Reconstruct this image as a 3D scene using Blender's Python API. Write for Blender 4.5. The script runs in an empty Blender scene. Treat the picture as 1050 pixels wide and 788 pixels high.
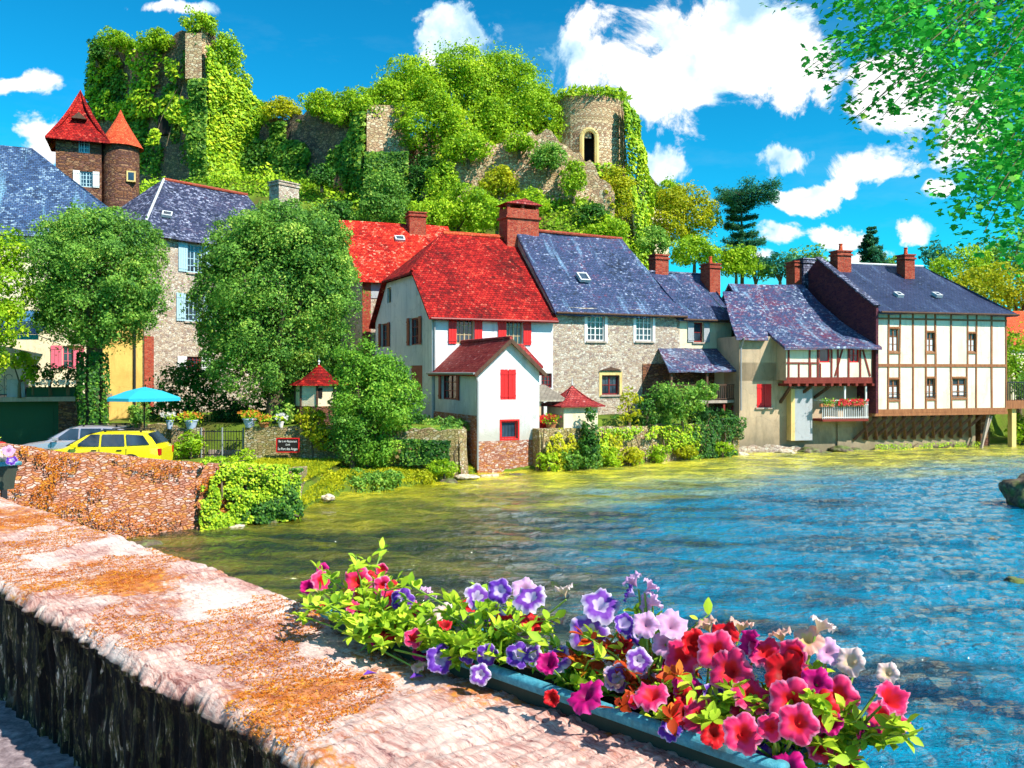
import bpy, bmesh, math, random
import numpy as np
from mathutils import Vector, Matrix, noise
R = math.radians
rng = np.random.default_rng(7)
random.seed(7)
scene = bpy.context.scene
col = scene.collection
F, HY, CX, HC = 900.0, 382.0, 525.0, 4.2      # lens (px), eye level row, centre column, eye height over the river

def at(px, py, Y):
    return Vector(((px-CX)/F*Y, Y, HC-(py-HY)*Y/F))
def zat(py, Y): return HC-(py-HY)*Y/F
def xat(px, Y): return (px-CX)/F*Y

# ------------------------------------------------------------------ mesh builder
def basis(n):
    n = Vector(n).normalized()
    h = Vector((0,0,1)).cross(n)
    if h.length < 0.05: h = Vector((1,0,0))
    h.normalize()
    return h, n.cross(h)
class MB:
    def __init__(s): s.v=[]; s.f=[]; s.uv=[]
    def face(s, pts, nrm=None):
        pts=[Vector(p) for p in pts]
        q=[pts[0]]
        for p in pts[1:]:
            if (p-q[-1]).length>1e-5: q.append(p)
        if len(q)>2 and (q[0]-q[-1]).length<1e-5: q.pop()
        if len(q)<3: return
        if nrm is None:
            nrm=Vector((0,0,0))
            for i in range(len(q)): nrm += q[i].cross(q[(i+1)%len(q)])
            if nrm.length<1e-10: return
        h,w=basis(nrm)
        b=len(s.v)
        s.v+=q; s.f.append(tuple(range(b,b+len(q))))
        s.uv+=[(p.dot(h),p.dot(w)) for p in q]
    def hexa(s, b, t):                         # b, t: four bottom and four top points, counter-clockwise from above
        s.face(b[::-1]); s.face(t)
        for i in range(len(b)):
            j=(i+1)%len(b); s.face([b[i],b[j],t[j],t[i]])
    def box(s,x0,x1,y0,y1,z0,z1):
        b=[(x0,y0,z0),(x1,y0,z0),(x1,y1,z0),(x0,y1,z0)]; t=[(x,y,z1) for x,y,_ in b]
        s.hexa(b,t)
    def prism(s, poly, vec):
        vec=Vector(vec); a=[Vector(p) for p in poly]; b=[p+vec for p in a]
        nr=Vector((0,0,0))
        for i in range(len(a)): nr+=a[i].cross(a[(i+1)%len(a)])
        if nr.dot(vec)>0: a,b=b,a
        s.face(a); s.face(b[::-1])
        n=len(a)
        for i in range(n):
            j=(i+1)%n; s.face([a[j],a[i],b[i],b[j]])
    def beam(s,p,q,w,h=None,up=(0,0,1)):
        h=h or w; p=Vector(p); q=Vector(q); d=(q-p).normalized(); up=Vector(up)
        if abs(d.dot(up))>.98: up=Vector((0,1,0))
        x=d.cross(up).normalized()*w/2; y=x.normalized().cross(d).normalized()*h/2
        b=[p-x-y,p+x-y,p+x+y,p-x+y]; t=[c+(q-p) for c in b]
        s.hexa(b,t)
    def tube(s,p,q,r0,r1=None,seg=10,cap=True):
        r1=r0 if r1 is None else r1; p=Vector(p); q=Vector(q); d=(q-p).normalized()
        x=d.orthogonal().normalized(); y=d.cross(x)
        A=[p+(x*math.cos(2*math.pi*i/seg)+y*math.sin(2*math.pi*i/seg))*r0 for i in range(seg)]
        B=[q+(x*math.cos(2*math.pi*i/seg)+y*math.sin(2*math.pi*i/seg))*r1 for i in range(seg)]
        for i in range(seg):
            j=(i+1)%seg; s.face([A[i],A[j],B[j],B[i]])
        if cap: s.face(A[::-1]); s.face(B)
    def path(s,pts,r0,r1,seg=7):
        n=len(pts)-1
        for i in range(n):
            s.tube(pts[i],pts[i+1],r0+(r1-r0)*i/n,r0+(r1-r0)*(i+1)/n,seg,cap=(i in(0,n-1)))
    def lathe(s,prof,c,seg=24,a0=0,a1=2*math.pi,jit=0):
        c=Vector(c)
        def P(r,z,k):
            a=a0+(a1-a0)*k/seg
            rr=r*(1+jit*noise.noise(Vector((math.cos(a)*3,math.sin(a)*3,z*.7))))
            return c+Vector((rr*math.cos(a),rr*math.sin(a),z))
        for i in range(len(prof)-1):
            for k in range(seg):
                s.face([P(*prof[i],k),P(*prof[i],k+1),P(*prof[i+1],k+1),P(*prof[i+1],k)])
    def patch(s,A,B,C,D,nu=16,nv=10,kick=0,amp=.03,thick=.12,seed=0,sag=0):
        A,B,C,D=[Vector(p) for p in (A,B,C,D)]
        nr=(B-A).cross(D-A)
        if nr.length<1e-6: nr=(C-A).cross(D-A)
        nr.normalize()
        if nr.z<0: nr=-nr
        g=[]
        for j in range(nv+1):
            t=j/nv; row=[]
            for i in range(nu+1):
                u=i/nu
                p=(A*(1-u)+B*u)*(1-t)+(D*(1-u)+C*u)*t
                k=-kick*math.sin(math.pi*t)
                wv=noise.noise(Vector((p.x*.35+seed,p.y*.35,p.z*.35)))*amp*2+noise.noise(Vector((p.x*1.6+seed,p.y*1.6,p.z*1.6)))*amp*.7
                p=p+nr*(k+wv)-Vector((0,0,sag*math.sin(math.pi*u)*(.3+.7*t)))
                row.append(p)
            g.append(row)
        dn=Vector((0,0,-thick))
        for j in range(nv):
            for i in range(nu):
                s.face([g[j][i],g[j][i+1],g[j+1][i+1],g[j+1][i]],nr)
                s.face([g[j][i]+dn,g[j+1][i]+dn,g[j+1][i+1]+dn,g[j][i+1]+dn])
        for i in range(nu):
            s.face([g[0][i]+dn,g[0][i+1]+dn,g[0][i+1],g[0][i]])
            s.face([g[nv][i],g[nv][i+1],g[nv][i+1]+dn,g[nv][i]+dn])
        for j in range(nv):
            s.face([g[j][0],g[j+1][0],g[j+1][0]+dn,g[j][0]+dn])
            s.face([g[j][nu]+dn,g[j+1][nu]+dn,g[j+1][nu],g[j][nu]])
        return g
    def build(s,name,m,parent=None,smooth=False,weld=False,bevel=0,label=None):
        me=bpy.data.meshes.new(name)
        me.from_pydata([tuple(v) for v in s.v],[],s.f)
        uvl=me.uv_layers.new(name='UVMap')
        uvl.data.foreach_set('uv',np.array(s.uv,dtype=np.float32).ravel())
        me.materials.append(m)
        if weld or bevel or smooth:
            bm=bmesh.new(); bm.from_mesh(me); bmesh.ops.remove_doubles(bm,verts=bm.verts,dist=1e-4)
            bmesh.ops.recalc_face_normals(bm,faces=bm.faces)
            bm.to_mesh(me); bm.free()
        o=bpy.data.objects.new(name,me); col.objects.link(o)
        if parent: o.parent=parent
        if smooth:
            me.polygons.foreach_set('use_smooth',[True]*len(me.polygons))
            try: me.set_sharp_from_angle(angle=R(40))
            except Exception: pass
        if bevel:
            b=o.modifiers.new('b','BEVEL'); b.width=bevel; b.segments=2; b.limit_method='ANGLE'; b.angle_limit=R(35)
        if label: o['label']=label
        return o

def thing(name,label,cat,loc=(0,0,0),rotz=0,group=None):
    o=bpy.data.objects.new(name,None); col.objects.link(o)
    o.empty_display_size=.3
    o.location=loc; o.rotation_euler=(0,0,rotz); o['label']=label; o['category']=cat
    if group: o['group']=group
    return o
def tag(o,label,cat,group=None):
    o['label']=label; o['category']=cat
    if group: o['group']=group
    return o
def struct(o,kind='structure'): o['kind']=kind; return o
def copy_tree(o,parent=None):
    c=o.copy(); col.objects.link(c)
    if parent: c.parent=parent
    for ch in list(o.children): copy_tree(ch,c)
    return c
def np_mesh(name,verts,faces_n,nper,m,parent=None,attrs=None,uv=None,smooth=False):
    """verts (V,3); faces given as consecutive runs of nper vertices unless faces_n is an index array"""
    me=bpy.data.meshes.new(name)
    V=len(verts)
    if faces_n is None:
        nf=V//nper; idx=np.arange(V,dtype=np.int32)
    else:
        idx=faces_n.astype(np.int32).ravel(); nf=len(idx)//nper
    me.vertices.add(V); me.vertices.foreach_set('co',np.asarray(verts,dtype=np.float32).ravel())
    me.loops.add(len(idx)); me.loops.foreach_set('vertex_index',idx)
    me.polygons.add(nf)
    me.polygons.foreach_set('loop_start',np.arange(0,nf*nper,nper,dtype=np.int32))
    me.polygons.foreach_set('loop_total',np.full(nf,nper,dtype=np.int32))
    if smooth: me.polygons.foreach_set('use_smooth',[True]*nf)
    me.update(calc_edges=True)
    for k,(dom,val) in (attrs or {}).items():
        a=me.attributes.new(k,'FLOAT',dom); a.data.foreach_set('value',np.asarray(val,dtype=np.float32))
    if uv is not None:
        l=me.uv_layers.new(name='UVMap'); l.data.foreach_set('uv',np.asarray(uv,dtype=np.float32).ravel())
    me.materials.append(m)
    o=bpy.data.objects.new(name,me); col.objects.link(o)
    if parent: o.parent=parent
    return o

# ------------------------------------------------------------------ materials
class NT:
    def __init__(s,name,world=False):
        if world:
            s.m=bpy.data.worlds.new(name)
        else: s.m=bpy.data.materials.new(name)
        s.m.use_nodes=True; s.t=s.m.node_tree; s.t.nodes.clear()
    def n(s,typ,ins=None,**kw):
        nd=s.t.nodes.new(typ)
        for k,v in kw.items(): setattr(nd,k,v)
        for k,v in (ins or {}).items(): s.set(nd.inputs[k],v)
        return nd
    def set(s,sock,v):
        if isinstance(v,bpy.types.NodeSocket): s.t.links.new(v,sock)
        elif isinstance(v,bpy.types.Node): s.t.links.new(v.outputs[0],sock)
        else:
            if sock.type=='RGBA' and len(v)==3: v=(*v,1)
            sock.default_value=v
    def math(s,op,a,b=0,c=0,clamp=False):
        nd=s.t.nodes.new('ShaderNodeMath'); nd.operation=op; nd.use_clamp=clamp
        s.set(nd.inputs[0],a); s.set(nd.inputs[1],b); s.set(nd.inputs[2],c); return nd.outputs[0]
    def mix(s,f,a,b,mode='MIX'):
        nd=s.t.nodes.new('ShaderNodeMix'); nd.data_type='RGBA'; nd.blend_type=mode; nd.clamp_factor=True
        s.set(nd.inputs[0],f); s.set(nd.inputs[6],a); s.set(nd.inputs[7],b); return nd.outputs[2]
    def ramp(s,f,stops,interp='LINEAR'):
        nd=s.t.nodes.new('ShaderNodeValToRGB'); nd.color_ramp.interpolation=interp
        e=nd.color_ramp.elements
        while len(e)<len(stops): e.new(.5)
        for i,(p,c) in enumerate(stops):
            e[i].position=p; e[i].color=(*c,1) if not isinstance(c,(int,float)) else (c,c,c,1)
        s.set(nd.inputs[0],f); return nd.outputs[0]
    def noise(s,vec,scale,detail=4,rough=.55,dist=0,out=0):
        nd=s.n('ShaderNodeTexNoise',{'Scale':scale,'Detail':detail,'Roughness':rough,'Distortion':dist})
        if vec is not None: s.set(nd.inputs['Vector'],vec)
        return nd.outputs[out]
    def mapping(s,vec,scale=(1,1,1),rot=(0,0,0),loc=(0,0,0)):
        nd=s.n('ShaderNodeMapping'); s.set(nd.inputs['Vector'],vec)
        nd.inputs['Scale'].default_value=scale; nd.inputs['Rotation'].default_value=rot; nd.inputs['Location'].default_value=loc
        return nd.outputs[0]
    def bump(s,h,strength=.5,dist=.02,normal=None):
        nd=s.n('ShaderNodeBump',{'Strength':strength,'Distance':dist,'Height':h})
        if normal is not None: s.set(nd.inputs['Normal'],normal)
        return nd.outputs[0]
    def done(s,color,rough=.85,spec=.3,normal=None,**kw):
        b=s.n('ShaderNodeBsdfPrincipled',{'Base Color':color,'Roughness':rough,'Specular IOR Level':spec})
        if normal is not None: s.set(b.inputs['Normal'],normal)
        for k,v in kw.items(): s.set(b.inputs[k],v)
        o=s.n('ShaderNodeOutputMaterial'); s.t.links.new(b.outputs[0],o.inputs[0]); s.b=b
        return s.m
def uvn(t): return t.n('ShaderNodeUVMap').outputs[0]
def objn(t): return t.n('ShaderNodeTexCoord').outputs['Object']
def geo(t): return t.n('ShaderNodeNewGeometry').outputs['Position']

def m_plaster(name,c,c2,scale=1.2,bump=.4,damp=None):
    t=NT(name); p=geo(t)
    f=t.ramp(t.noise(p,scale*.5,6,.65),[(.35,0.0),(.65,1.0)])
    cc=t.mix(f,c,c2)
    st=t.ramp(t.noise(t.mapping(p,(2.2,2.2,.35)),1.3,5,.7),[(.52,0.0),(.74,.7)])
    cc=t.mix(st,cc,tuple(x*.62 for x in c2))
    if damp:
        z=t.n('ShaderNodeSeparateXYZ',{0:p}).outputs[2]; dz=t.math('ADD',z,t.math('MULTIPLY',t.math('SUBTRACT',t.noise(t.mapping(p,(1,1,.5)),1.7,6,.7),.5),3.2))
        k=t.n('ShaderNodeMapRange',{'Value':dz,'From Min':damp[1],'From Max':damp[0],'To Min':0.0,'To Max':.8}); k.clamp=True
        cc=t.mix(k.outputs[0],cc,damp[2])
    crack=t.ramp(t.n('ShaderNodeTexVoronoi',{'Vector':t.n('ShaderNodeVectorMath',{0:p,1:t.n('ShaderNodeVectorMath',{0:t.noise(p,2.5,4,.6,out=1),'Scale':.7},operation='SCALE').outputs[0]},operation='ADD').outputs[0],'Scale':.55},feature='DISTANCE_TO_EDGE').outputs[0],[(.0,.35),(.012,0.0)])
    cc=t.mix(crack,cc,tuple(x*.4 for x in c2))
    n=t.noise(p,22,5,.6)
    return t.done(cc,.92,.15,t.bump(n,bump,.03))
def m_stone(name,cols,mortar,size=.22,mort_w=.09,bump=.9,asp=1.7,lich=None):
    t=NT(name); u=uvn(t)
    d=t.noise(u,3.2,3,.5,out=1)
    uv=t.n('ShaderNodeVectorMath',{0:u,1:t.n('ShaderNodeVectorMath',{0:d,'Scale':.16},operation='SCALE').outputs[0]},operation='ADD').outputs[0]
    uv=t.mapping(uv,(1/size/asp,1/size,1))
    v=t.n('ShaderNodeTexVoronoi',{'Vector':uv,'Scale':1.0},voronoi_dimensions='2D')
    e=t.n('ShaderNodeTexVoronoi',{'Vector':uv,'Scale':1.0},voronoi_dimensions='2D',feature='DISTANCE_TO_EDGE')
    sep=t.n('ShaderNodeSeparateColor',{0:v.outputs['Color']})
    n=len(cols); base=t.ramp(sep.outputs[0],[(i/n,c) for i,c in enumerate(cols)],'CONSTANT')
    base=t.mix(t.math('MULTIPLY',t.noise(u,9,5,.7),.5),base,tuple(x*.55 for x in cols[0]),'MIX')
    fn=t.noise(u,1.6/size,4,.7); base=t.mix(t.ramp(fn,[(.50,0.0),(.62,.75)]),base,tuple(x*.32 for x in cols[0])); base=t.mix(t.ramp(t.noise(u,.9/size,3,.6),[(.55,0.0),(.68,.6)]),base,tuple(min(.9,x*1.5) for x in cols[1]))
    m=t.ramp(t.math('ADD',e.outputs[0],t.math('MULTIPLY',t.math('SUBTRACT',fn,.5),.14)),[(mort_w*.4,0.0),(mort_w*1.5,1.0)])
    c=t.mix(m,mortar,base)
    big=t.ramp(t.noise(u,.35,4,.6),[(.4,0.0),(.7,.5)])
    c=t.mix(big,c,lich or tuple(x*.6 for x in cols[0]))
    h=t.math('ADD',t.math('MULTIPLY',m,1.0),t.math('MULTIPLY',t.noise(u,14,4,.6),.5))
    return t.done(c,.9,.2,t.bump(h,bump,.04))
def m_tile(name,cols,spot,tw=.20,th=.14,spotc=(.7,.68,.66),gap=(.02,.015,.02),spots=.62,streak=None,rough=.55,spec=.45,bump=1.0):
    t=NT(name); u=uvn(t)
    wob=t.noise(u,1.5,2,.5,out=1)
    uv=t.n('ShaderNodeVectorMath',{0:u,1:t.n('ShaderNodeVectorMath',{0:wob,'Scale':.05},operation='SCALE').outputs[0]},operation='ADD').outputs[0]
    b=t.n('ShaderNodeTexBrick',{'Vector':uv,'Color1':(0,0,0),'Color2':(1,1,1),'Mortar':(.5,.5,.5),'Scale':1.0,'Mortar Size':.012,'Mortar Smooth':.3,'Bias':0.0,'Brick Width':tw,'Row Height':th})
    n=len(cols)
    r=t.n('ShaderNodeSeparateColor',{0:b.outputs[0]}).outputs[0]
    big=t.noise(u,.45,5,.65)
    f=t.math('ADD',t.math('MULTIPLY',r,.35),t.math('MULTIPLY',t.math('SUBTRACT',big,.32),1.75),clamp=True)
    f=t.math('ADD',f,t.math('MULTIPLY',t.math('SUBTRACT',t.noise(u,3.6,5,.75),.5),1.5),clamp=True)
    c=t.ramp(f,[(i/(n-1),x) for i,x in enumerate(cols)])
    if streak is not None:
        st=t.ramp(t.noise(t.mapping(u,(1.1,.16,1)),1.1,5,.7),[(.55,0.0),(.66,.75)])
        c=t.mix(st,c,streak)
    sp=t.ramp(t.math('ADD',t.math('MULTIPLY',t.noise(u,5.2,4,.75),.8),t.math('MULTIPLY',r,.18)),[(spots-.04,0.0),(spots+.05,1.0)])
    sp=t.math('MULTIPLY',sp,t.ramp(t.noise(u,.7,3,.6),[(.38,.1),(.6,.9)]))
    c=t.mix(sp,c,spotc)
    c=t.mix(t.math('MULTIPLY',b.outputs['Fac'],.75),c,gap)
    # each course laps the one below: height ramps within the row
    sepu=t.n('ShaderNodeSeparateXYZ',{0:uv}).outputs[1]
    lap=t.math('FRACT',t.math('DIVIDE',sepu,th))
    h=t.math('ADD',t.math('MULTIPLY',t.math('SUBTRACT',1.0,lap),.8),t.math('MULTIPLY',r,.45))
    h=t.math('SUBTRACT',h,b.outputs['Fac'])
    h=t.math('ADD',h,t.math('MULTIPLY',t.noise(u,16,3,.6),.4))
    return t.done(c,rough,spec,t.bump(h,bump,.03))
def m_paint(name,c,rough=.5,var=.25,spec=.4,scale=14,**kw):
    t=NT(name); p=geo(t)
    f=t.noise(t.mapping(p,(1,1,.3)),scale,4,.6)
    cc=t.mix(t.math('MULTIPLY',f,var*2),c,tuple(x*.5 for x in c))
    return t.done(cc,rough,spec,t.bump(f,.25,.01),**kw)
def m_wood(name,c,c2,scale=9):
    t=NT(name); p=geo(t)
    f=t.noise(t.mapping(p,(1,1,.2)),scale,6,.7)
    return t.done(t.ramp(f,[(.3,c),(.7,c2)]),.8,.2,t.bump(f,.5,.02))
def m_leaf(name,c1,c2,c3=None,trans=.35,big=.5):
    t=NT(name)
    r=t.n('ShaderNodeAttribute',attribute_name='rnd').outputs['Fac']
    p=geo(t)
    f=t.math('ADD',t.math('MULTIPLY',r,.6),t.math('MULTIPLY',t.math('SUBTRACT',t.noise(p,big,4,.6),.25),.8),clamp=True)
    st=[(.15,c1),(.62,c2)]+([(.95,c3)] if c3 else [])
    c=t.ramp(f,st)
    b=t.n('ShaderNodeBsdfPrincipled',{'Base Color':c,'Roughness':.55,'Specular IOR Level':.25})
    tr=t.n('ShaderNodeBsdfTranslucent',{'Color':t.mix(.3,c,c2)})
    mx=t.n('ShaderNodeMixShader',{0:trans,1:b.outputs[0],2:tr.outputs[0]})
    o=t.n('ShaderNodeOutputMaterial'); t.t.links.new(mx.outputs[0],o.inputs[0])
    return t.m

M={}
M['white_wall']=m_plaster('white_plaster',(.80,.79,.79),(.62,.65,.70),.9,.6,damp=(1.4,3.0,(.40,.38,.33)))
M['cream_wall']=m_plaster('cream_plaster',(.80,.72,.52),(.70,.60,.40))
M['tan_wall']=m_plaster('tan_plaster',(.62,.46,.30),(.44,.34,.24),damp=(.1,1.9,(.17,.15,.10)))
M['yellow_wall']=m_plaster('ochre_plaster',(.80,.56,.16),(.62,.38,.10))
M['infill']=m_plaster('lime_infill',(.86,.79,.64),(.76,.66,.48),1.2,.6)
M['grey_wall']=m_plaster('grey_plaster',(.45,.47,.50),(.36,.38,.42))
M['stone_pale']=m_stone('pale_rubble',[(.62,.50,.42),(.72,.62,.50),(.42,.26,.18),(.80,.74,.64),(.55,.42,.30),(.30,.20,.18),(.7,.55,.4)],(.60,.50,.40),.105,mort_w=.07)
M['stone_brown']=m_stone('brown_rubble',[(.22,.09,.05),(.34,.16,.08),(.12,.06,.06),(.42,.24,.14),(.26,.12,.10)],(.10,.05,.04),.12,asp=2.8)
M['stone_red']=m_stone('mossy_rubble',[(.60,.28,.20),(.70,.42,.34),(.74,.52,.46),(.58,.20,.08),(.34,.14,.12),(.84,.74,.70),(.72,.34,.08)],(.34,.10,.05),.055,asp=3.0,lich=(.62,.20,.03))
M['stone_wall']=m_stone('garden_rubble',[(.45,.30,.18),(.55,.42,.24),(.34,.20,.12),(.68,.60,.48),(.40,.34,.14)],(.16,.13,.06),.085,asp=1.8,lich=(.34,.34,.06))
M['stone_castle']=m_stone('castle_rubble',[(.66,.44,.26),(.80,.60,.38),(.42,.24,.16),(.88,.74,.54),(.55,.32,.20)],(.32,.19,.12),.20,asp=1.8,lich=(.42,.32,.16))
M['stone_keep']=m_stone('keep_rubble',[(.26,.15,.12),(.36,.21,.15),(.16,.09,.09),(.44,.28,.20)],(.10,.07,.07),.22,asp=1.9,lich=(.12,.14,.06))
M['brick']=m_stone('red_brick',[(.42,.06,.03),(.50,.09,.05),(.34,.04,.03),(.55,.14,.08)],(.34,.12,.08),.09,asp=2.4,bump=.5)
M['brick_dark']=m_stone('maroon_brick',[(.13,.03,.05),(.18,.045,.06),(.09,.02,.05),(.24,.06,.06)],(.10,.04,.05),.09,asp=2.4,bump=.5)
M['slate']=m_tile('blue_slate',[(.010,.018,.045),(.022,.045,.115),(.038,.068,.17),(.06,.055,.14),(.15,.03,.07)],0,streak=(.20,.36,.56),spotc=(.36,.44,.62),spots=.58)
M['slate_dark']=m_tile('dark_slate',[(.010,.014,.03),(.022,.032,.08),(.04,.05,.12),(.08,.04,.07)],0,spots=.54,spotc=(.44,.48,.66))
M['slate_blue']=m_tile('pale_blue_slate',[(.015,.03,.07),(.03,.07,.17),(.05,.11,.25),(.05,.06,.15)],0,streak=(.18,.38,.55),spotc=(.36,.52,.66),spots=.56)
M['slate_mixed']=m_tile('mixed_slate',[(.015,.035,.10),(.04,.075,.18),(.06,.055,.15),(.17,.03,.07),(.08,.13,.23)],0,streak=(.24,.42,.62),spotc=(.42,.54,.70),spots=.55)
M['slate_half']=m_tile('plain_slate',[(.008,.014,.04),(.018,.034,.095),(.028,.042,.11),(.03,.06,.15)],0,spots=.64,streak=(.08,.13,.25),spotc=(.26,.33,.42))
M['tile_red']=m_tile('red_clay_tiles',[(.06,.004,.004),(.20,.006,.006),(.42,.012,.010),(.58,.045,.025)],0,tw=.19,th=.16,spotc=(.66,.22,.14),gap=(.06,.0,.0),spots=.62,rough=.8,spec=.2)
M['tile_orange']=m_tile('orange_clay_tiles',[(.50,.05,.02),(.66,.09,.03),(.74,.14,.05),(.60,.04,.02)],0,tw=.17,th=.13,spotc=(.8,.45,.3),gap=(.2,.01,.01),spots=.64,rough=.8,spec=.2)
M['tile_bright']=m_tile('bright_red_tiles',[(.16,.006,.004),(.42,.012,.008),(.62,.03,.012),(.68,.10,.04)],0,tw=.19,th=.16,spotc=(.8,.45,.3),gap=(.15,.0,.0),spots=.58,rough=.8,spec=.2)
M['tile_dark']=m_tile('maroon_clay_tiles',[(.20,.015,.02),(.32,.03,.03),(.42,.06,.05),(.50,.12,.10)],0,tw=.17,th=.13,spotc=(.6,.35,.35),gap=(.05,.0,.01),spots=.62,rough=.75,spec=.2)
M['tile_grey']=m_tile('grey_clay_tiles',[(.22,.18,.14),(.30,.26,.20),(.38,.33,.26)],0,tw=.2,th=.15,spotc=(.6,.55,.45))
M['red_paint']=m_paint('red_paint',(.72,.015,.015))
M['maroon_paint']=m_paint('maroon_paint',(.26,.02,.02))
M['blue_paint']=m_paint('pale_blue_paint',(.42,.62,.72))
M['white_paint']=m_paint('white_paint',(.8,.8,.8),var=.1)
M['frame_tan']=m_paint('tan_frame_paint',(.50,.38,.22))
M['pink_paint']=m_paint('pink_paint',(.78,.16,.24))
M['door_green']=m_paint('green_door_paint',(.015,.09,.04),rough=.7)
M['timber']=m_wood('orange_timber',(.20,.075,.035),(.40,.17,.075))
M['timber_red']=m_wood('red_timber',(.15,.022,.018),(.26,.05,.035))
M['timber_dark']=m_wood('dark_timber',(.06,.03,.025),(.14,.08,.05))
M['sill']=m_wood('stone_sill',(.30,.24,.20),(.46,.38,.32))
M['ochre_stone']=m_plaster('ochre_stone',(.78,.60,.26),(.66,.46,.18))
M['bark']=m_wood('bark',(.08,.06,.035),(.20,.15,.09),6)
M['iron']=m_paint('black_iron',(.02,.02,.025),rough=.5,var=.1)
M['zinc']=m_paint('zinc_sheet',(.30,.32,.34),rough=.4)
M['lead']=m_paint('pale_flashing',(.62,.64,.66),rough=.5)
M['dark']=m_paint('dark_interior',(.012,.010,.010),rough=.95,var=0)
def m_glass():
    t=NT('window_glass'); p=geo(t)
    n=t.noise(p,1.2,2,.5)
    c=t.ramp(n,[(.35,(.012,.018,.03)),(.7,(.05,.08,.12))])
    return t.done(c,.06,.8,t.bump(t.noise(p,3,2),.15,.02))
M['glass']=m_glass()
M['leaf_tree']=m_leaf('tree_leaf',(.02,.12,.03),(.24,.48,.06),(.80,.88,.16))
M['leaf_light']=m_leaf('light_leaf',(.08,.24,.01),(.44,.66,.02),(.82,.85,.05))
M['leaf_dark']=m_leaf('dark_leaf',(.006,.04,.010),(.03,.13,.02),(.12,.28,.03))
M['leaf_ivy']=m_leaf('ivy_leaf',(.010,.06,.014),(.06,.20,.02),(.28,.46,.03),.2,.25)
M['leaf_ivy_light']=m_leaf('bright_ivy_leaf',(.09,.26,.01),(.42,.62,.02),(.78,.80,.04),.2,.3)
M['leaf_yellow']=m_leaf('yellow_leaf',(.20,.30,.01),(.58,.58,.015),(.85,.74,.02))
M['leaf_ivy_mid']=m_leaf('mid_ivy_leaf',(.03,.12,.02),(.16,.34,.03),(.50,.62,.06),.25,.3)  # mid-green ivy tone between the dark and bright ones
M['leaf_bush']=m_leaf('bush_leaf',(.03,.15,.02),(.24,.50,.04),(.66,.80,.09))
M['leaf_blue']=m_leaf('cedar_needles',(.015,.12,.08),(.06,.28,.16),(.30,.50,.12))
M['leaf_maple']=m_leaf('maple_leaf',(.02,.30,.05),(.10,.70,.09),(.65,.86,.08),.66,.8)
M['leaf_petunia']=m_leaf('petunia_leaf',(.20,.40,.02),(.52,.72,.04),(.80,.88,.10),.35,9)
M['leaf_red']=m_leaf('coleus_leaf',(.30,.03,.01),(.62,.08,.01),(.75,.32,.02),.35,9)
M['moss']=m_leaf('rust_moss',(.34,.06,.005),(.62,.20,.01),(.72,.42,.02),.2,2)
M['flower_red']=m_paint('red_petals',(.75,.02,.03),var=.3,scale=30)
M['flower_white']=m_paint('white_petals',(.8,.75,.75),var=.1,scale=30)
# ------------------------------------------------------------------ camera, light, sky
cd=bpy.data.cameras.new('camera'); cam=bpy.data.objects.new('camera',cd); col.objects.link(cam)
cd.sensor_width=36; cd.lens=36*F/1050; cd.shift_y=-12/1050; cd.clip_end=5000; cd.clip_start=.05
cam.location=(0,0,HC); cam.rotation_euler=(R(90),0,0); scene.camera=cam
SUN=Vector((.80,-.62,1.02)).normalized()
sl=bpy.data.lights.new('sun','SUN'); sl.energy=5.0; sl.angle=R(.5); sl.color=(1,.93,.80)
so=bpy.data.objects.new('sun',sl); col.objects.link(so); so.rotation_euler=SUN.to_track_quat('Z','Y').to_euler()
scene.view_settings.view_transform='Standard'; scene.view_settings.look='None'
scene.view_settings.exposure=.70; scene.view_settings.gamma=1
try: scene.view_settings.use_curve_mapping=False
except Exception: pass
w=NT('World',True); scene.world=w.m
sky=w.n('ShaderNodeTexSky',sky_type='NISHITA'); sky.sun_disc=False
sky.sun_elevation=math.asin(SUN.z); sky.sun_rotation=math.atan2(SUN.x,SUN.y)
sky.air_density=1.0; sky.dust_density=.25; sky.ozone_density=2.5
gam=w.n('ShaderNodeGamma',{0:sky.outputs[0],1:1.35}); sk=w.mix(1.0,gam.outputs[0],(.03,.58,.62),'MULTIPLY')
tc=w.n('ShaderNodeTexCoord').outputs['Generated']
nz=w.n('ShaderNodeTexNoise',{'Vector':tc,'Scale':11.0,'Detail':12.0,'Roughness':.66,'Distortion':.4})
nz2=w.n('ShaderNodeTexNoise',{'Vector':tc,'Scale':3.2,'Detail':5.0,'Roughness':.6})
sx=w.n('ShaderNodeSeparateXYZ',{0:tc})
Yc=w.math('MAXIMUM',sx.outputs[1],.02)
U=w.math('DIVIDE',sx.outputs[0],Yc); V=w.math('DIVIDE',sx.outputs[2],Yc)
nzd=w.n('ShaderNodeSeparateColor',{0:w.noise(tc,14,5,.6,out=1)})
U=w.math('ADD',U,w.math('MULTIPLY',w.math('SUBTRACT',nz2.outputs[0],.5),.10))
U=w.math('ADD',U,w.math('MULTIPLY',w.math('SUBTRACT',nzd.outputs[0],.5),.075)); V=w.math('ADD',V,w.math('MULTIPLY',w.math('SUBTRACT',nzd.outputs[1],.5),.060))
clouds=[(640,62,75,48),(700,45,90,58),(765,62,88,50),(815,82,45,32),(690,90,70,24),(466,32,42,34),(448,56,26,14),(34,86,36,14),(182,6,40,10),(48,140,18,22),
        (808,158,26,20),(905,172,46,25),(872,193,22,11),(682,172,22,22),(925,95,48,40),(832,205,38,12),(802,242,30,14),(862,243,34,12),(953,240,20,13),(985,196,22,12),
        (1000,120,32,44),(880,264,40,8),(768,262,24,8)]
acc=None
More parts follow.
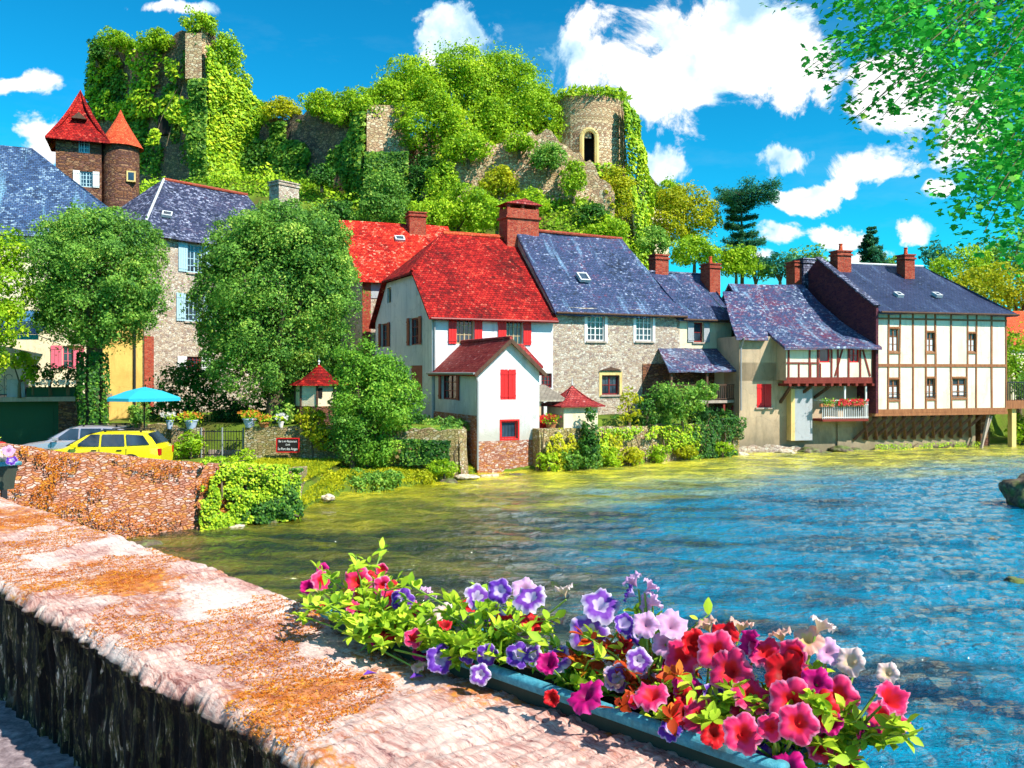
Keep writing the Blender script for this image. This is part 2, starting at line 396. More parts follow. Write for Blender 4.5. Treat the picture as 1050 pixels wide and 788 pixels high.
for (px,py,rx,ry) in clouds:
    cu,cv=(px-CX)/F,(HY-py)/F
    a=w.math('DIVIDE',w.math('SUBTRACT',U,cu),rx*1.15/F); b=w.math('DIVIDE',w.math('SUBTRACT',V,cv),ry*1.15/F)
    d=w.math('SQRT',w.math('ADD',w.math('MULTIPLY',a,a),w.math('MULTIPLY',b,b)))
    m_=w.math('SUBTRACT',1.0,d)
    acc=m_ if acc is None else w.math('MAXIMUM',acc,m_)
front=w.math('GREATER_THAN',sx.outputs[1],.05)
acc=w.math('SUBTRACT',w.math('MULTIPLY',w.math('ADD',acc,2.0),front),2.0)
# scattered unseen cloud added behind the viewer and overhead for the river to reflect
hi=w.math('SUBTRACT',w.math('MULTIPLY',w.noise(w.mapping(tc,(1,1,1.6)),3.4,6,.6),4.0),2.15)
away=w.math('GREATER_THAN',sx.outputs[2],.43)
hi=w.math('SUBTRACT',w.math('MULTIPLY',w.math('ADD',hi,2.0),w.math('MAXIMUM',away,w.math('SUBTRACT',1.0,front))),2.0)
acc=w.math('MAXIMUM',acc,hi)
body=w.math('ADD',acc,w.math('MULTIPLY',w.math('SUBTRACT',nz.outputs[0],.5),3.3))
mask=w.ramp(body,[(.04,0.0),(.46,1.0)],'EASE')
wisp=w.math('MULTIPLY',w.ramp(w.noise(w.mapping(tc,(1,1,3.5),(0,.3,0)),3.0,7,.65),[(.5,0.0),(.8,.35)]),w.ramp(V,[(.0,1.0),(.30,.35)]))
up_=w.noise(w.mapping(tc,(1,1,1),(0,0,0),(.012,0,.030)),7.0,6,.55); here=w.noise(tc,7.0,6,.55)
rel=w.math('MULTIPLY',w.math('SUBTRACT',here,up_),3.4)
shade=w.ramp(w.math('ADD',w.math('ADD',.56,rel),w.math('MULTIPLY',w.math('SUBTRACT',nz2.outputs[0],.5),.8)),[(.12,(.36,.60,.78)),(.38,(.68,.86,.97)),(.60,(1.0,1.0,1.0))])
skb=w.n('ShaderNodeBackground',{0:sk,1:.105})
clb=w.n('ShaderNodeBackground',{0:shade,1:.78})
whb=w.n('ShaderNodeBackground',{0:(.55,.85,1.0),1:.62})
m1=w.n('ShaderNodeMixShader',{0:wisp,1:skb.outputs[0],2:whb.outputs[0]})
m2=w.n('ShaderNodeMixShader',{0:mask,1:m1.outputs[0],2:clb.outputs[0]})
wo=w.n('ShaderNodeOutputWorld'); w.t.links.new(m2.outputs[0],wo.inputs[0])

# ------------------------------------------------------------------ terrain
BANK=[(-60,-28),(-14,17),(-11.3,20),(-6.45,25.4),(-6.2,27.2),(-5.8,30.2),(-4.3,31.2),(-3.1,32.9),(-1.9,34.6),(-1.45,36.6),(1.15,37.1),(5.3,39.8),(8.3,42.0),(11.5,44.6),(12.0,46.0),(19.6,48.4),(28,51),(70,66),(400,150)]
STEP=[(-60,44.5),(-18.8,44),(-18.5,37.9),(-14,36.8),(-9,35.9),(-2.75,35.25),(-2.3,38.5),(1.15,38.6),(5.3,41.0),(8.3,43.2),(11.5,45.9),(12.2,47.5),(19.6,51.6),(28,53),(70,68),(400,152)]
bx_,by_=np.array(BANK).T; sx_,sy_=np.array(STEP).T
def sstep(a,b,x):
    t=np.clip((x-a)/(b-a),0,1); return t*t*(3-2*t)
def ground(X,Y):
    X=np.asarray(X,float); Y=np.asarray(Y,float)
    bk=np.interp(X,bx_,by_)+np.where(X<-6.5,.40,0); st=np.interp(X,sx_,sy_)
    low=np.where(X<-6.6,.72,.12+.30*np.clip((Y-bk)/3,0,1))
    h=np.where(Y<bk,-1.0,low)
    t=sstep(0,.4,Y-bk); h=-1.0+(low+1.0)*t
    h=np.where(Y>st,np.maximum(h,low+(2.0-low)*sstep(0,.5,Y-st)),h)
    hill=18*sstep(53,76,Y)*sstep(-75,-45,X)*(1-sstep(5,17,X))*(1-.8*sstep(110,190,Y))
    hill=hill+5*sstep(58,85,Y)*sstep(5,20,X)*(1-sstep(120,300,Y))
    h=h+hill+np.where(Y>60,.8*np.sin(X*.21)*np.cos(Y*.17),0)
    near=sstep(9.5,11.5,X)*(1-sstep(8.5,10.5,Y))          # right bank beside the bridge
    h=np.where(Y<14,np.maximum(h,-1+3.6*near),h)
    return h
def gz(x,y): return float(ground(x,y))
xs=np.unique(np.concatenate([np.linspace(-600,-60,28),np.linspace(-60,60,241),np.linspace(60,700,32)]))
ys=np.unique(np.concatenate([np.linspace(-200,-10,12),np.linspace(-10,60,176),np.linspace(60,130,60),np.linspace(130,1500,30)]))
GX,GY=np.meshgrid(xs,ys); GZ=ground(GX,GY)
def grid_mesh(name,X,Y,Z,m,uv=None,smooth=True,parent=None,attrs=None):
    ny,nx=X.shape
    v=np.stack([X,Y,Z],-1).reshape(-1,3); i=np.arange(nx*ny).reshape(ny,nx)
    f=np.stack([i[:-1,:-1],i[:-1,1:],i[1:,1:],i[1:,:-1]],-1).reshape(-1,4)
    return np_mesh(name,v,f,4,m,parent,attrs,uv,smooth)
t=NT('grassy_ground'); p=geo(t)
n1=t.noise(p,.35,5,.6); n2=t.noise(p,9,4,.7)
c=t.ramp(n1,[(.3,(.12,.08,.03)),(.45,(.12,.18,.02)),(.6,(.20,.28,.03)),(.75,(.32,.26,.06))])
c=t.mix(t.math('MULTIPLY',n2,.7),c,(.05,.09,.01))
M['ground']=t.done(c,.95,.1,t.bump(n2,.8,.06))
struct(grid_mesh('ground',GX,GY,GZ,M['ground']))

# ------------------------------------------------------------------ river
t=NT('river_water'); p=geo(t)
sp=t.n('ShaderNodeSeparateXYZ',{0:p})
px_,py_=sp.outputs[0],sp.outputs[1]
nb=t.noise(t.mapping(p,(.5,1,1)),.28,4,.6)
# yellow-green reflection of walls and foliage painted into the colour: distance measured from the line of the far bank
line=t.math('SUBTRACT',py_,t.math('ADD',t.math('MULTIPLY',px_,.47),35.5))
bank_refl=t.ramp(t.math('ADD',t.math('MULTIPLY',line,.10),t.math('ADD',1.25,t.math('MULTIPLY',t.math('SUBTRACT',nb,.5),1.6))),[(.3,0.0),(1.0,1.0)])
quay=t.ramp(t.math('ADD',t.math('MULTIPLY',t.math('SUBTRACT',t.math('ADD',px_,-2.4),t.math('MULTIPLY',py_,.02)),-.22),t.math('MULTIPLY',t.math('SUBTRACT',nb,.5),1.2)),[(.0,0.0),(.7,1.0)])  # mask at left for dark tree reflections painted into the water colour
deep=t.mix(t.ramp(t.math('ADD',t.noise(t.mapping(p,(.45,1.3,1),(0,0,R(20))),.45,5,.65),t.math('MULTIPLY',px_,.012)),[(.44,0.0),(.62,1.0)]),(.002,.028,.050),(.0,.23,.40))  # reflected sky painted in as blue, brighter to the right
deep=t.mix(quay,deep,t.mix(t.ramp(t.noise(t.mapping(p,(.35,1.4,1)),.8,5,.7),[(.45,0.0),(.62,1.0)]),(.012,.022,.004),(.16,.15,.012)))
refl_tones=t.mix(t.ramp(t.noise(t.mapping(p,(.5,1,1)),.9,5,.65),[(.42,0.0),(.6,1.0)]),(.22,.22,.01),(.75,.66,.03))  # yellow-green tones of the painted bank reflection
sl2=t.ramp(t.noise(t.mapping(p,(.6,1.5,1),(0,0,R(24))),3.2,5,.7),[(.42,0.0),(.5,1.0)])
c=t.mix(t.math('MULTIPLY',bank_refl,.9),deep,refl_tones)
mv=t.mapping(p,(1.0,1.7,1),(0,0,R(24)))
h=t.math('ADD',t.math('MULTIPLY',t.noise(mv,1.1,3,.55),1.0),t.math('MULTIPLY',t.noise(mv,4.5,4,.6,.4),.42))
h=t.math('ADD',h,t.math('MULTIPLY',t.noise(mv,13,3,.6),.16))
nrm=t.bump(h,t.math('SUBTRACT',1.0,t.math('MULTIPLY',bank_refl,.55)),.50)
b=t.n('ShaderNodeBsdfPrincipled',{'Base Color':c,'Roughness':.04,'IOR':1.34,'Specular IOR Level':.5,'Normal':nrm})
g=t.n('ShaderNodeBsdfGlossy',{'Color':(.92,.97,1),'Roughness':.02,'Normal':nrm})
fr=t.n('ShaderNodeFresnel',{'IOR':1.62,'Normal':nrm})
mx=t.n('ShaderNodeMixShader',{0:t.math('MULTIPLY',fr.outputs[0],t.math('SUBTRACT',1.0,t.math('MULTIPLY',bank_refl,.30))),1:b.outputs[0],2:g.outputs[0]})
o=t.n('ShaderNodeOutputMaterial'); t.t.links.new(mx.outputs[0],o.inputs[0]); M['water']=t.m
wx=np.unique(np.concatenate([np.linspace(-80,-14,12),np.linspace(-14,32,300),np.linspace(32,300,20)]))
wy=np.unique(np.concatenate([np.linspace(-60,1,10),np.linspace(1,52,330),np.linspace(52,160,12)]))
WX,WY=np.meshgrid(wx,wy)
def wave(X,Y):
    z=0
    for k,(a,l,ang) in enumerate([(.022,1.9,.5),(.018,1.15,.9),(.015,.75,.2),(.011,.52,1.3),(.022,3.1,.7)]):
        kx,ky=math.cos(ang-1.57)*6.283/l,math.sin(ang-1.57)*6.283/l
        z=z+a*np.sin(kx*X-ky*Y+1.7*np.sin(X*.31+k)+1.3*np.cos(Y*.27+k*2))
    return z
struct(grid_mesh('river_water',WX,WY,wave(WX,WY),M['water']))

# ------------------------------------------------------------------ bridge parapet where the photographer stands
# local frame: s runs along the parapet (up-left, away from the viewer), q across it (towards the river)
ds=Vector((-1,1,0)).normalized(); dq=Vector((1,1,0)).normalized()
def par(s,q,z): return ds*s+dq*q+Vector((0,0,z))
q_in=1.23/math.sqrt(2); ZT=HC-.70
def q_out(s): return (1.93+.15*sstep(1.4,3.0,s))/math.sqrt(2)
def top_height(s,q):
    a=(q-q_in)/(q_out(s)-q_in); skew=s+.05*noise.noise(Vector((s*3,q*3,0)))+.10*(a-.5); kk=bisect.bisect_right(edges,skew)-1
    return ZT+eh[kk]*(.15+.9*noise.noise(Vector((q*8,kk*7.3,0))))+et[kk]*(a-.5)*.2+.007*fbm(s*2.2,q*2.6,1)+.0035*noise.noise(Vector((s*34,q*15,2)))+.008*noise.noise(Vector((s*8,q*9,4)))+.0035*noise.noise(Vector((s*60,q*60,4)))-.020*max(0,1-min(a,1-a)/.035)**2
def fbm(x,y,z=0,o=4):
    a=0;am=1
    for _ in range(o):
        a+=noise.noise(Vector((x,y,z)))*am; x*=2.1;y*=2.1;z*=2.1;am*=.5
    return a
S=np.concatenate([np.arange(-1.4,1.2,.0045),np.arange(1.2,3,.008),np.arange(3,9,.02),np.arange(9,26,.1)])
# slabs set on edge: every few centimetres a new stone with its own height, tilt and overhang
edges=[-1.6]; rr=random.Random(3)
while edges[-1]<27: edges.append(edges[-1]+rr.choice([.009,.012,.016,.02,.026,.036,.05]))
eh=[rr.gauss(0,.0042) for _ in edges]; eo=[rr.gauss(0,.006) for _ in edges]; et=[rr.gauss(0,.02) for _ in edges]
NA,NT_,NO=34,60,6
prof=[]
for k in range(NA): prof.append(('in',1-k/NA))          # inner face from the pavement up
for k in range(NT_+1): prof.append(('top',k/NT_))
for k in range(NO): prof.append(('out',(k+1)/NO))
V=np.zeros((len(S),len(prof),3)); 
ZG=HC-1.14
import bisect
for i,s in enumerate(S):
    k=bisect.bisect_right(edges,s)-1; w_=edges[k+1]-edges[k]; f=(s-edges[k])/w_
    groove=-.006*(1-min(1,min(f,1-f)*w_/.004)) if w_>.012 else 0
    qo=q_out(s)+.02*noise.noise(Vector((s*2.2,9,0)))+eo[k]*.3
    qi=q_in+.022*noise.noise(Vector((s*2.7,3,0)))+eo[k]
    for j,(kind,a) in enumerate(prof):
        if kind=='top':
            q=qi+(qo-qi)*a
            skew=s+.05*noise.noise(Vector((s*3,q*3,0)))+.10*(a-.5)
            kk=bisect.bisect_right(edges,skew)-1; w2=edges[kk+1]-edges[kk]; f2=(skew-edges[kk])/w2
            g2=-.007*(1-min(1,min(f2,1-f2)*w2/.005))
            z=ZT+eh[kk]*(.15+.9*noise.noise(Vector((q*8,kk*7.3,0))))+et[kk]*(a-.5)*.2+g2*.6+.007*fbm(s*2.2,q*2.6,1)+.0035*noise.noise(Vector((s*34,q*15,2)))+.008*noise.noise(Vector((s*8,q*9,4)))+.0035*noise.noise(Vector((s*60,q*60,4)))
            rnd=min(a,1-a); z-=.020*max(0,1-rnd/.035)**2
        elif kind=='in':
            z=ZT-.022-(ZT-ZG)*a
            aw=min(1,a*5+.15); q=qi+.012*aw+.022*aw*noise.noise(Vector((s*16,z*3,5)))+.014*aw*noise.noise(Vector((s*45,z*9,6)))+.03*min(1,(1-a)*0)+ (-.012 if a<.06 else 0.02*math.sin(min(1,a*6)*1.57))
        else:
            z=ZT-.022-.9*a; q=qo+.02*noise.noise(Vector((s*4,z*4,7)))-.01*a
        V[i,j]=par(s,q,z)
idx=np.arange(len(S)*len(prof)).reshape(len(S),len(prof))
fc=np.stack([idx[:-1,:-1],idx[1:,:-1],idx[1:,1:],idx[:-1,1:]],-1).reshape(-1,4)
t=NT('schist_coping'); p=geo(t)
loc=t.mapping(p,(1,1,1),(0,0,R(45)))     # x: across... aligned with the parapet
sl_=t.noise(t.mapping(loc,(9,80,12)),1.0,7,.75,1.2)
n1=t.noise(loc,5,5,.65); n2=t.noise(p,1.6,5,.62); n3=t.noise(p,60,4,.7)
c=t.ramp(t.math('ADD',t.math('MULTIPLY',sl_,.6),t.math('MULTIPLY',n1,.4)),[(.31,(.05,.010,.02)),(.39,(.30,.11,.09)),(.46,(.52,.28,.24)),(.54,(.72,.50,.43)),(.66,(.86,.76,.68))])
c=t.mix(t.ramp(t.noise(loc,2.6,5,.7),[(.50,0.0),(.60,.75)]),c,(.80,.66,.60))
c=t.mix(t.ramp(t.noise(t.mapping(loc,(14,60,20)),1.0,6,.8),[(.56,0.0),(.64,.85)]),c,(.16,.05,.06))
ms=t.math('ADD',t.math('MULTIPLY',n2,1.0),t.math('MULTIPLY',t.math('SUBTRACT',n3,.5),.35))
rust=t.ramp(ms,[(.53,0.0),(.60,1.0)])
rc=t.ramp(t.noise(p,22,4,.7),[(.3,(.22,.03,.005)),(.5,(.52,.14,.01)),(.68,(.70,.32,.02))])
c=t.mix(t.math('MULTIPLY',rust,.88),c,rc)
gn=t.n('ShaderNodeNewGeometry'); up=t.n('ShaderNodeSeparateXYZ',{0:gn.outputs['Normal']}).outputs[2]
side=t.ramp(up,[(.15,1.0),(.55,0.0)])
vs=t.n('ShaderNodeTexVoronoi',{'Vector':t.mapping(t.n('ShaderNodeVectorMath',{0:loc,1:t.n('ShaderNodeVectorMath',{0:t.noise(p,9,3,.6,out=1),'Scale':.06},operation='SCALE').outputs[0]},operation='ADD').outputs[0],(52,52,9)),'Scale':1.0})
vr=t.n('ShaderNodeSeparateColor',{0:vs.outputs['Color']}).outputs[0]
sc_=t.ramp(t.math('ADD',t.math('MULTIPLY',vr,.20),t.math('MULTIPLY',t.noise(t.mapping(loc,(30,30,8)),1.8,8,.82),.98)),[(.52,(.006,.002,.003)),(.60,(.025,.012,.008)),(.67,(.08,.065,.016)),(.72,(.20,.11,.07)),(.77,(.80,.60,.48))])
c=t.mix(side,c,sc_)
hh=t.math('ADD',t.math('MULTIPLY',sl_,1.0),t.math('MULTIPLY',n3,.55))
M['coping']=t.done(c,.85,.25,t.bump(hh,.8,.010))
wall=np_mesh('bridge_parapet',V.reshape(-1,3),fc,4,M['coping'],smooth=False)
tag(wall,'low parapet of pinkish schist slabs set on edge, rust-coloured moss on top, in the foreground','parapet')
# tufts of rust moss standing on the parapet
def on_parapet(n,thr,seed,smax=6.5):
    r=random.Random(seed); out=[]
    while len(out)<n:
        s=-1.0+(r.random()**1.6)*smax; a=r.random()
        P=par(s,q_in+(q_out(s)-q_in)*a,ZT)
        if noise.noise(Vector((P.x*2.1,P.y*2.1,3.3)))+.35*noise.noise(Vector((P.x*9,P.y*9,1)))>thr: out.append((P,s,a))
    return out
pts=on_parapet(60000,.20,5)
vv=[];rd=[]
for P,s,a in pts:
    h_=random.uniform(.0012,.0042); w_=random.uniform(.0008,.0019); an=random.uniform(0,6.28)
    dx,dy=math.cos(an)*w_,math.sin(an)*w_; lx,ly=random.uniform(-.006,.006),random.uniform(-.006,.006)
    z=top_height(s,q_in+(q_out(s)-q_in)*a)-.0015
    vv+=[(P.x-dx,P.y-dy,z),(P.x+dx,P.y+dy,z),(P.x+dx+lx,P.y+dy+ly,z+h_),(P.x-dx+lx,P.y-dy+ly,z+h_)]; rd.append(random.random())
o=np_mesh('moss',np.array(vv),None,4,M['moss'],attrs={'rnd':('FACE',rd)}); struct(o,'stuff')

# bridge deck behind the parapet
t=NT('gravel_pavement'); p=geo(t); n=t.noise(p,26,5,.7)
M['pavement']=t.done(t.ramp(n,[(.3,(.10,.07,.08)),(.55,(.28,.22,.24)),(.75,(.5,.42,.42))]),.95,.2,t.bump(n,.8,.01))
mb=MB(); A=[par(-8,q_in+.05,0),par(24,q_in+.05,0),par(24,-6,0),par(-8,-6,0)]
mb.hexa([Vector((a.x,a.y,ZG-.6)) for a in A],[Vector((a.x,a.y,ZG+.01)) for a in A]); struct(mb.build('pavement',M['pavement']))
# masonry of the bridge below the coping, with its piers in the water
mb=MB()
for s0,s1 in ((-9,-5),(4.5,6),(13,14.2),(20,26)):
    b=[par(s0,-5.5,-1),par(s0,1.33,-1),par(s1,1.33,-1),par(s1,-5.5,-1)]; mb.hexa(b,[v+Vector((0,0,3.2)) for v in b])
b=[par(-9,-5.9,2.2),par(-9,1.34,2.2),par(26,1.34,2.2),par(26,-5.9,2.2)]; mb.hexa(b,[v+Vector((0,0,.25)) for v in b])
bo=mb.build('bridge',M['stone_wall']); tag(bo,'stone bridge on piers carrying the foreground parapet','bridge')
# small red sandals of moss: left planter is built with the others
# ------------------------------------------------------------------ quay wall by the cars
def wall_run(name,pts,label,cat,m,thick=.45,base=-1.0,jag=.05,step=.35,seed=1):
    """masonry wall following pts = [(x, y, top z)], with an uneven top"""
    mb=MB(); r=random.Random(seed)
    def nrm(i):
        a=Vector(pts[max(0,i-1)][:2]); b=Vector(pts[min(len(pts)-1,i+1)][:2]); d=(b-a).normalized(); return Vector((-d.y,d.x))
    f=[];bk=[]
    for i in range(len(pts)-1):
        a=Vector(pts[i]); b=Vector(pts[i+1]); L=(b-a).length; n=max(1,int(L/step)); na=nrm(i); nb=nrm(i+1)
        for k in range(n+(i==len(pts)-2)):
            q=a.lerp(b,k/n); nn=na.lerp(nb,k/n); f.append(q+Vector((0,0,r.uniform(-jag,jag)))); bk.append(Vector((q.x+nn.x*thick,q.y+nn.y*thick,f[-1].z+r.uniform(-jag,jag))))
    for i in range(len(f)-1):
        a,b,c,d=f[i],f[i+1],bk[i+1],bk[i]
        dd=(Vector(b[:2])-Vector(a[:2])).normalized(); nn=Vector((dd.y,-dd.x,0))
        zz=[base+(1.0)*k/5*1.0 for k in range(6)]
        rows=6
        for k in range(rows):
            t0,t1=k/rows,(k+1)/rows
            P=lambda q,t: Vector((q.x,q.y,base+(q.z-base)*t))+nn*(.06*noise.noise(Vector((q.x*1.7,q.y*1.7,(base+(q.z-base)*t)*2)))+.10*(1-t))
            mb.face([P(a,t0),P(b,t0),P(b,t1),P(a,t1)],nn)
        P=lambda q:Vector((q.x,q.y,q.z))+nn*.06*noise.noise(Vector((q.x*1.7,q.y*1.7,q.z*2)))
        mb.face([P(a),P(b),c,d])
        mb.face([Vector((c.x,c.y,base)),Vector((d.x,d.y,base)),d,c],-nn)
    for e,(q,b_) in ((0,(f[0],bk[0])),(1,(f[-1],bk[-1]))):
        mb.face([Vector((q.x,q.y,base)),q,b_,Vector((b_.x,b_.y,base))])
    o=mb.build(name,m); tag(o,label,cat); return o
quay=[(-22,10.5,2.6),(-14,17,2.55)]+[(xat(px,Y),Y,zat(py,Y)) for px,Y,py in ((14,20,457),(60,20.9,463),(120,22.1,468),(200,23.6,474),(262,24.8,480),(300,25.5,482))]
wall_run('quay_wall',quay,'rust-red mossy stone quay wall in front of the yellow car','wall',M['stone_red'])
wall_run('quay_return_wall',[quay[-1],(-6.9,29.5,1.0)],'short end of quay wall turning back under ivy','wall',M['stone_wall'])
# ------------------------------------------------------------------ building kit
class Fr:
    """frame of a building: u along its front, v into its depth, z up from its base"""
    def __init__(s,px,Y,deg,z0=0.0):
        s.a=R(deg); s.X0=xat(px,Y); s.Y0=Y; s.z0=z0; s.c=math.cos(s.a); s.s=math.sin(s.a)
    def u(s,px,v=0):
        k=(px-CX)/F; return (k*s.Y0+k*v*s.c-s.X0+v*s.s)/(s.c-k*s.s)
    def v(s,px,u=0):
        k=(px-CX)/F; return (s.X0+u*s.c-k*(s.Y0+u*s.s))/(k*s.c+s.s)
    def Y(s,u,v=0): return s.Y0+u*s.s+v*s.c
    def z(s,py,u,v=0): return zat(py,s.Y(u,v))-s.z0
    def P(s,px,py,v=0):
        u=s.u(px,v); return Vector((u,v,s.z(py,u,v)))
    def root(s,name,label,cat,group=None): return thing(name,label,cat,(s.X0,s.Y0,s.z0),s.a,group)

class Plane:
    """vertical wall plane from plan point a to b (outside on the right when walking a to b)"""
    def __init__(s,a,b):
        s.a=Vector((a[0],a[1],0)); s.b=Vector((b[0],b[1],0)); s.d=(s.b-s.a).normalized(); s.n=Vector((s.d.y,-s.d.x,0)); s.L=(s.b-s.a).length
    def p(s,t,z,o=0): return s.a+s.d*t+s.n*o+Vector((0,0,z))
def pbox(mb,pl,t0,t1,z0,z1,o0,o1):
    b=[pl.p(t0,z0,o0),pl.p(t1,z0,o0),pl.p(t1,z0,o1),pl.p(t0,z0,o1)]
    b=[pl.p(t0,z0,o1),pl.p(t1,z0,o1),pl.p(t1,z0,o0),pl.p(t0,z0,o0)]
    mb.hexa(b,[x+Vector((0,0,z1-z0)) for x in b])
def wall(mb,pl,z0,z1,holes=(),depth=.22,t0=0,t1=None,top=None):
    """wall face with real openings; top: list of (t,z) above z1 closing a gable"""
    t1=pl.L if t1 is None else t1
    hs=[(max(t0,a),min(t1,b),max(z0,c),min(z1,d)) for a,b,c,d in holes]
    T=sorted({t0,t1,*[x for h in hs for x in h[:2]]}); Z=sorted({z0,z1,*[x for h in hs for x in h[2:]]})
    for i in range(len(T)-1):
        for j in range(len(Z)-1):
            cx,cz=(T[i]+T[i+1])/2,(Z[j]+Z[j+1])/2
            if any(h[0]<cx<h[1] and h[2]<cz<h[3] for h in hs): continue
            mb.face([pl.p(T[i],Z[j]),pl.p(T[i+1],Z[j]),pl.p(T[i+1],Z[j+1]),pl.p(T[i],Z[j+1])],pl.n)
    for a,b,c,d in hs:
        D=-depth
        mb.face([pl.p(a,c),pl.p(b,c),pl.p(b,c,D),pl.p(a,c,D)],(0,0,1)); mb.face([pl.p(a,d),pl.p(a,d,D),pl.p(b,d,D),pl.p(b,d)],(0,0,-1))
        mb.face([pl.p(a,c),pl.p(a,c,D),pl.p(a,d,D),pl.p(a,d)],pl.d); mb.face([pl.p(b,c),pl.p(b,d),pl.p(b,d,D),pl.p(b,c,D)],-pl.d)
    if top: mb.face([pl.p(t0,z1),pl.p(t1,z1)]+[pl.p(t,z) for t,z in top],pl.n)
def shutter_geo(mb,pl,t0,t1,z0,z1,o=.03,th=.035):
    n=max(2,int((t1-t0)/.13)); w=(t1-t0)/n
    for k in range(n): pbox(mb,pl,t0+k*w+.006,t0+(k+1)*w-.006,z0,z1,o,o+th)
    for zz in (z0+.12*(z1-z0),z0+.86*(z1-z0)): pbox(mb,pl,t0,t1,zz-.04,zz+.04,o+th,o+th+.02)
def window(root,pl,h,frame='frame_tan',nx=2,nz=3,depth=.16,shut=None,swide=None,sill=None,lintel=None,closed=False,sdz=0,bars=None,surround=None,curtain=False,open_angle=0):
    t0,t1,z0,z1=h; W=t1-t0; H=z1-z0
    w=MB(); f=min(.07,W*.11); D=-depth
    pbox(w,pl,t0,t0+f,z0,z1,D,D+.06); pbox(w,pl,t1-f,t1,z0,z1,D,D+.06)
    pbox(w,pl,t0+f,t1-f,z0,z0+f,D,D+.06); pbox(w,pl,t0+f,t1-f,z1-f,z1,D,D+.06)
    mw=min(.035,W*.05)
    for k in range(1,nx):
        x=t0+W*k/nx; ww=mw*(1.9 if nx%2==0 and k==nx//2 else 1); pbox(w,pl,x-ww/2,x+ww/2,z0+f,z1-f,D+.003,D+.05)
    for k in range(1,nz):
        z=z0+H*k/nz; pbox(w,pl,t0+f,t1-f,z-mw/2,z+mw/2,D+.006,D+.04)
    if W<.3: w=MB(); pbox(w,pl,t0,t1,z0,z0+.03,D,D+.04)
    fo=w.build('window',M[frame],root)
    g=MB(); pbox(g,pl,t0+.002,t1-.002,z0+.002,z1-.002,D-.02,D+.012); g.build('pane',M['glass'],fo)
    if curtain:
        for (a,b) in ((t0+f*1.2,t0+W*.40),(t1-W*.40,t1-f*1.2)):
            c=MB(); n=5
            for k in range(n):
                x0=a+(b-a)*k/n; x1=a+(b-a)*(k+1)/n
                c.face([pl.p(x0,z0+f,D+.016),pl.p(x1,z0+f,D+.022),pl.p(x1,z0+H*.62,D+.022),pl.p(x0,z0+H*.62,D+.016)])
            c.build('curtain',M['white_paint'],fo)
    if closed:
        s=MB(); m_=(t0+t1)/2
        shutter_geo(s,pl,t0,m_-.01,z0,z1,-.03); s.build('shutter',M[shut],fo)
        s=MB(); shutter_geo(s,pl,m_+.01,t1,z0,z1,-.03); s.build('shutter',M[shut],fo)
    elif shut:
        sw=swide or W/2
        for a,b in ((t0-sw,t0-.01),(t1+.01,t1+sw)):
            s=MB(); shutter_geo(s,pl,a,b,z0+sdz,z1+.02); s.build('shutter',M[shut],fo)
    if sill:
        s=MB(); pbox(s,pl,t0-.08,t1+.08,z0-.09,z0-.003,-.05,.09); s.build('sill',M[sill],fo)
    if lintel:
        s=MB(); pbox(s,pl,t0-.12,t1+.12,z1+.003,z1+.14,-.05,.03); s.build('lintel',M[lintel],fo)
    if surround:
        s=MB(); e=.16
        pbox(s,pl,t0-e,t0-.002,z0-e*.6,z1+e*1.2,-.05,.03); pbox(s,pl,t1+.002,t1+e,z0-e*.6,z1+e*1.2,-.05,.03)
        pbox(s,pl,t0-.001,t1+.001,z1+.003,z1+e*1.2,-.05,.031); s.build('surround',M[surround],fo)
    if bars:
        s=MB()
        for k in range(1,5): x=t0+W*k/5; s.tube(pl.p(x,z0,-.03),pl.p(x,z1,-.03),.008,seg=5)
        s.build('bar',M['iron'],fo)
    return fo
def rect(fr,pl,px0,px1,py0,py1,side=False):
    """pixel rectangle -> (t0,t1,z0,z1) on a wall plane in the building frame"""
    def t_of(px):
        k=(px-CX)/F
        # world = O + R(a + d t): solve X = kY
        a,d=pl.a,pl.d
        ax=fr.X0+a.x*fr.c-a.y*fr.s; ay=fr.Y0+a.x*fr.s+a.y*fr.c
        dx=d.x*fr.c-d.y*fr.s; dy=d.x*fr.s+d.y*fr.c
        return (k*ay-ax)/(dx-k*dy), ay, dy
    ta,ay,dy=t_of(px0); tb,_,_=t_of(px1); t0,t1=sorted((ta,tb)); Ym=ay+dy*(t0+t1)/2
    return (t0,t1,zat(py1,Ym)-fr.z0,zat(py0,Ym)-fr.z0)
def chimney(root,x0,x1,y0,y1,z0,z1,m='brick',cap=True,pots=0):
    c=MB(); c.box(x0,x1,y0,y1,z0,z1)
    if cap: c.box(x0-.07,x1+.07,y0-.07,y1+.07,z1-.22,z1-.12); c.box(x0-.06,x1+.06,y0-.06,y1+.06,z1+.003,z1+.08)
    o=c.build('chimney',M[m],root)
    for k in range(pots):
        p=MB(); xx=x0+(x1-x0)*(k+.5)/pots; yy=(y0+y1)/2
        p.lathe([(.13,0),(.11,.12),(.09,.36),(.12,.38),(.12,.42),(.07,.42)],(xx,yy,z1+.08),12); p.build('chimney_pot',M['tile_orange'],o)
    f=MB(); f.box(x0-.10,x1+.10,y0-.12,y0-.003,z0+.0,z0+.0); 
    return o
def ridge(root,a,b,m,r=.12,name='ridge_tiles'):
    mb=MB(); a=Vector(a); b=Vector(b); n=max(2,int((b-a).length/.38))
    for k in range(n):
        p=a.lerp(b,k/n); q=a.lerp(b,(k+1)/n); mb.tube(p,q+(b-a).normalized()*.03,r*.92,r*1.03,8)
    return mb.build(name,M[m],root,label=None)
def gutter(root,a,b,m='zinc'):
    mb=MB(); mb.tube(a,b,.055,seg=8); return mb.build('gutter',M[m],root)
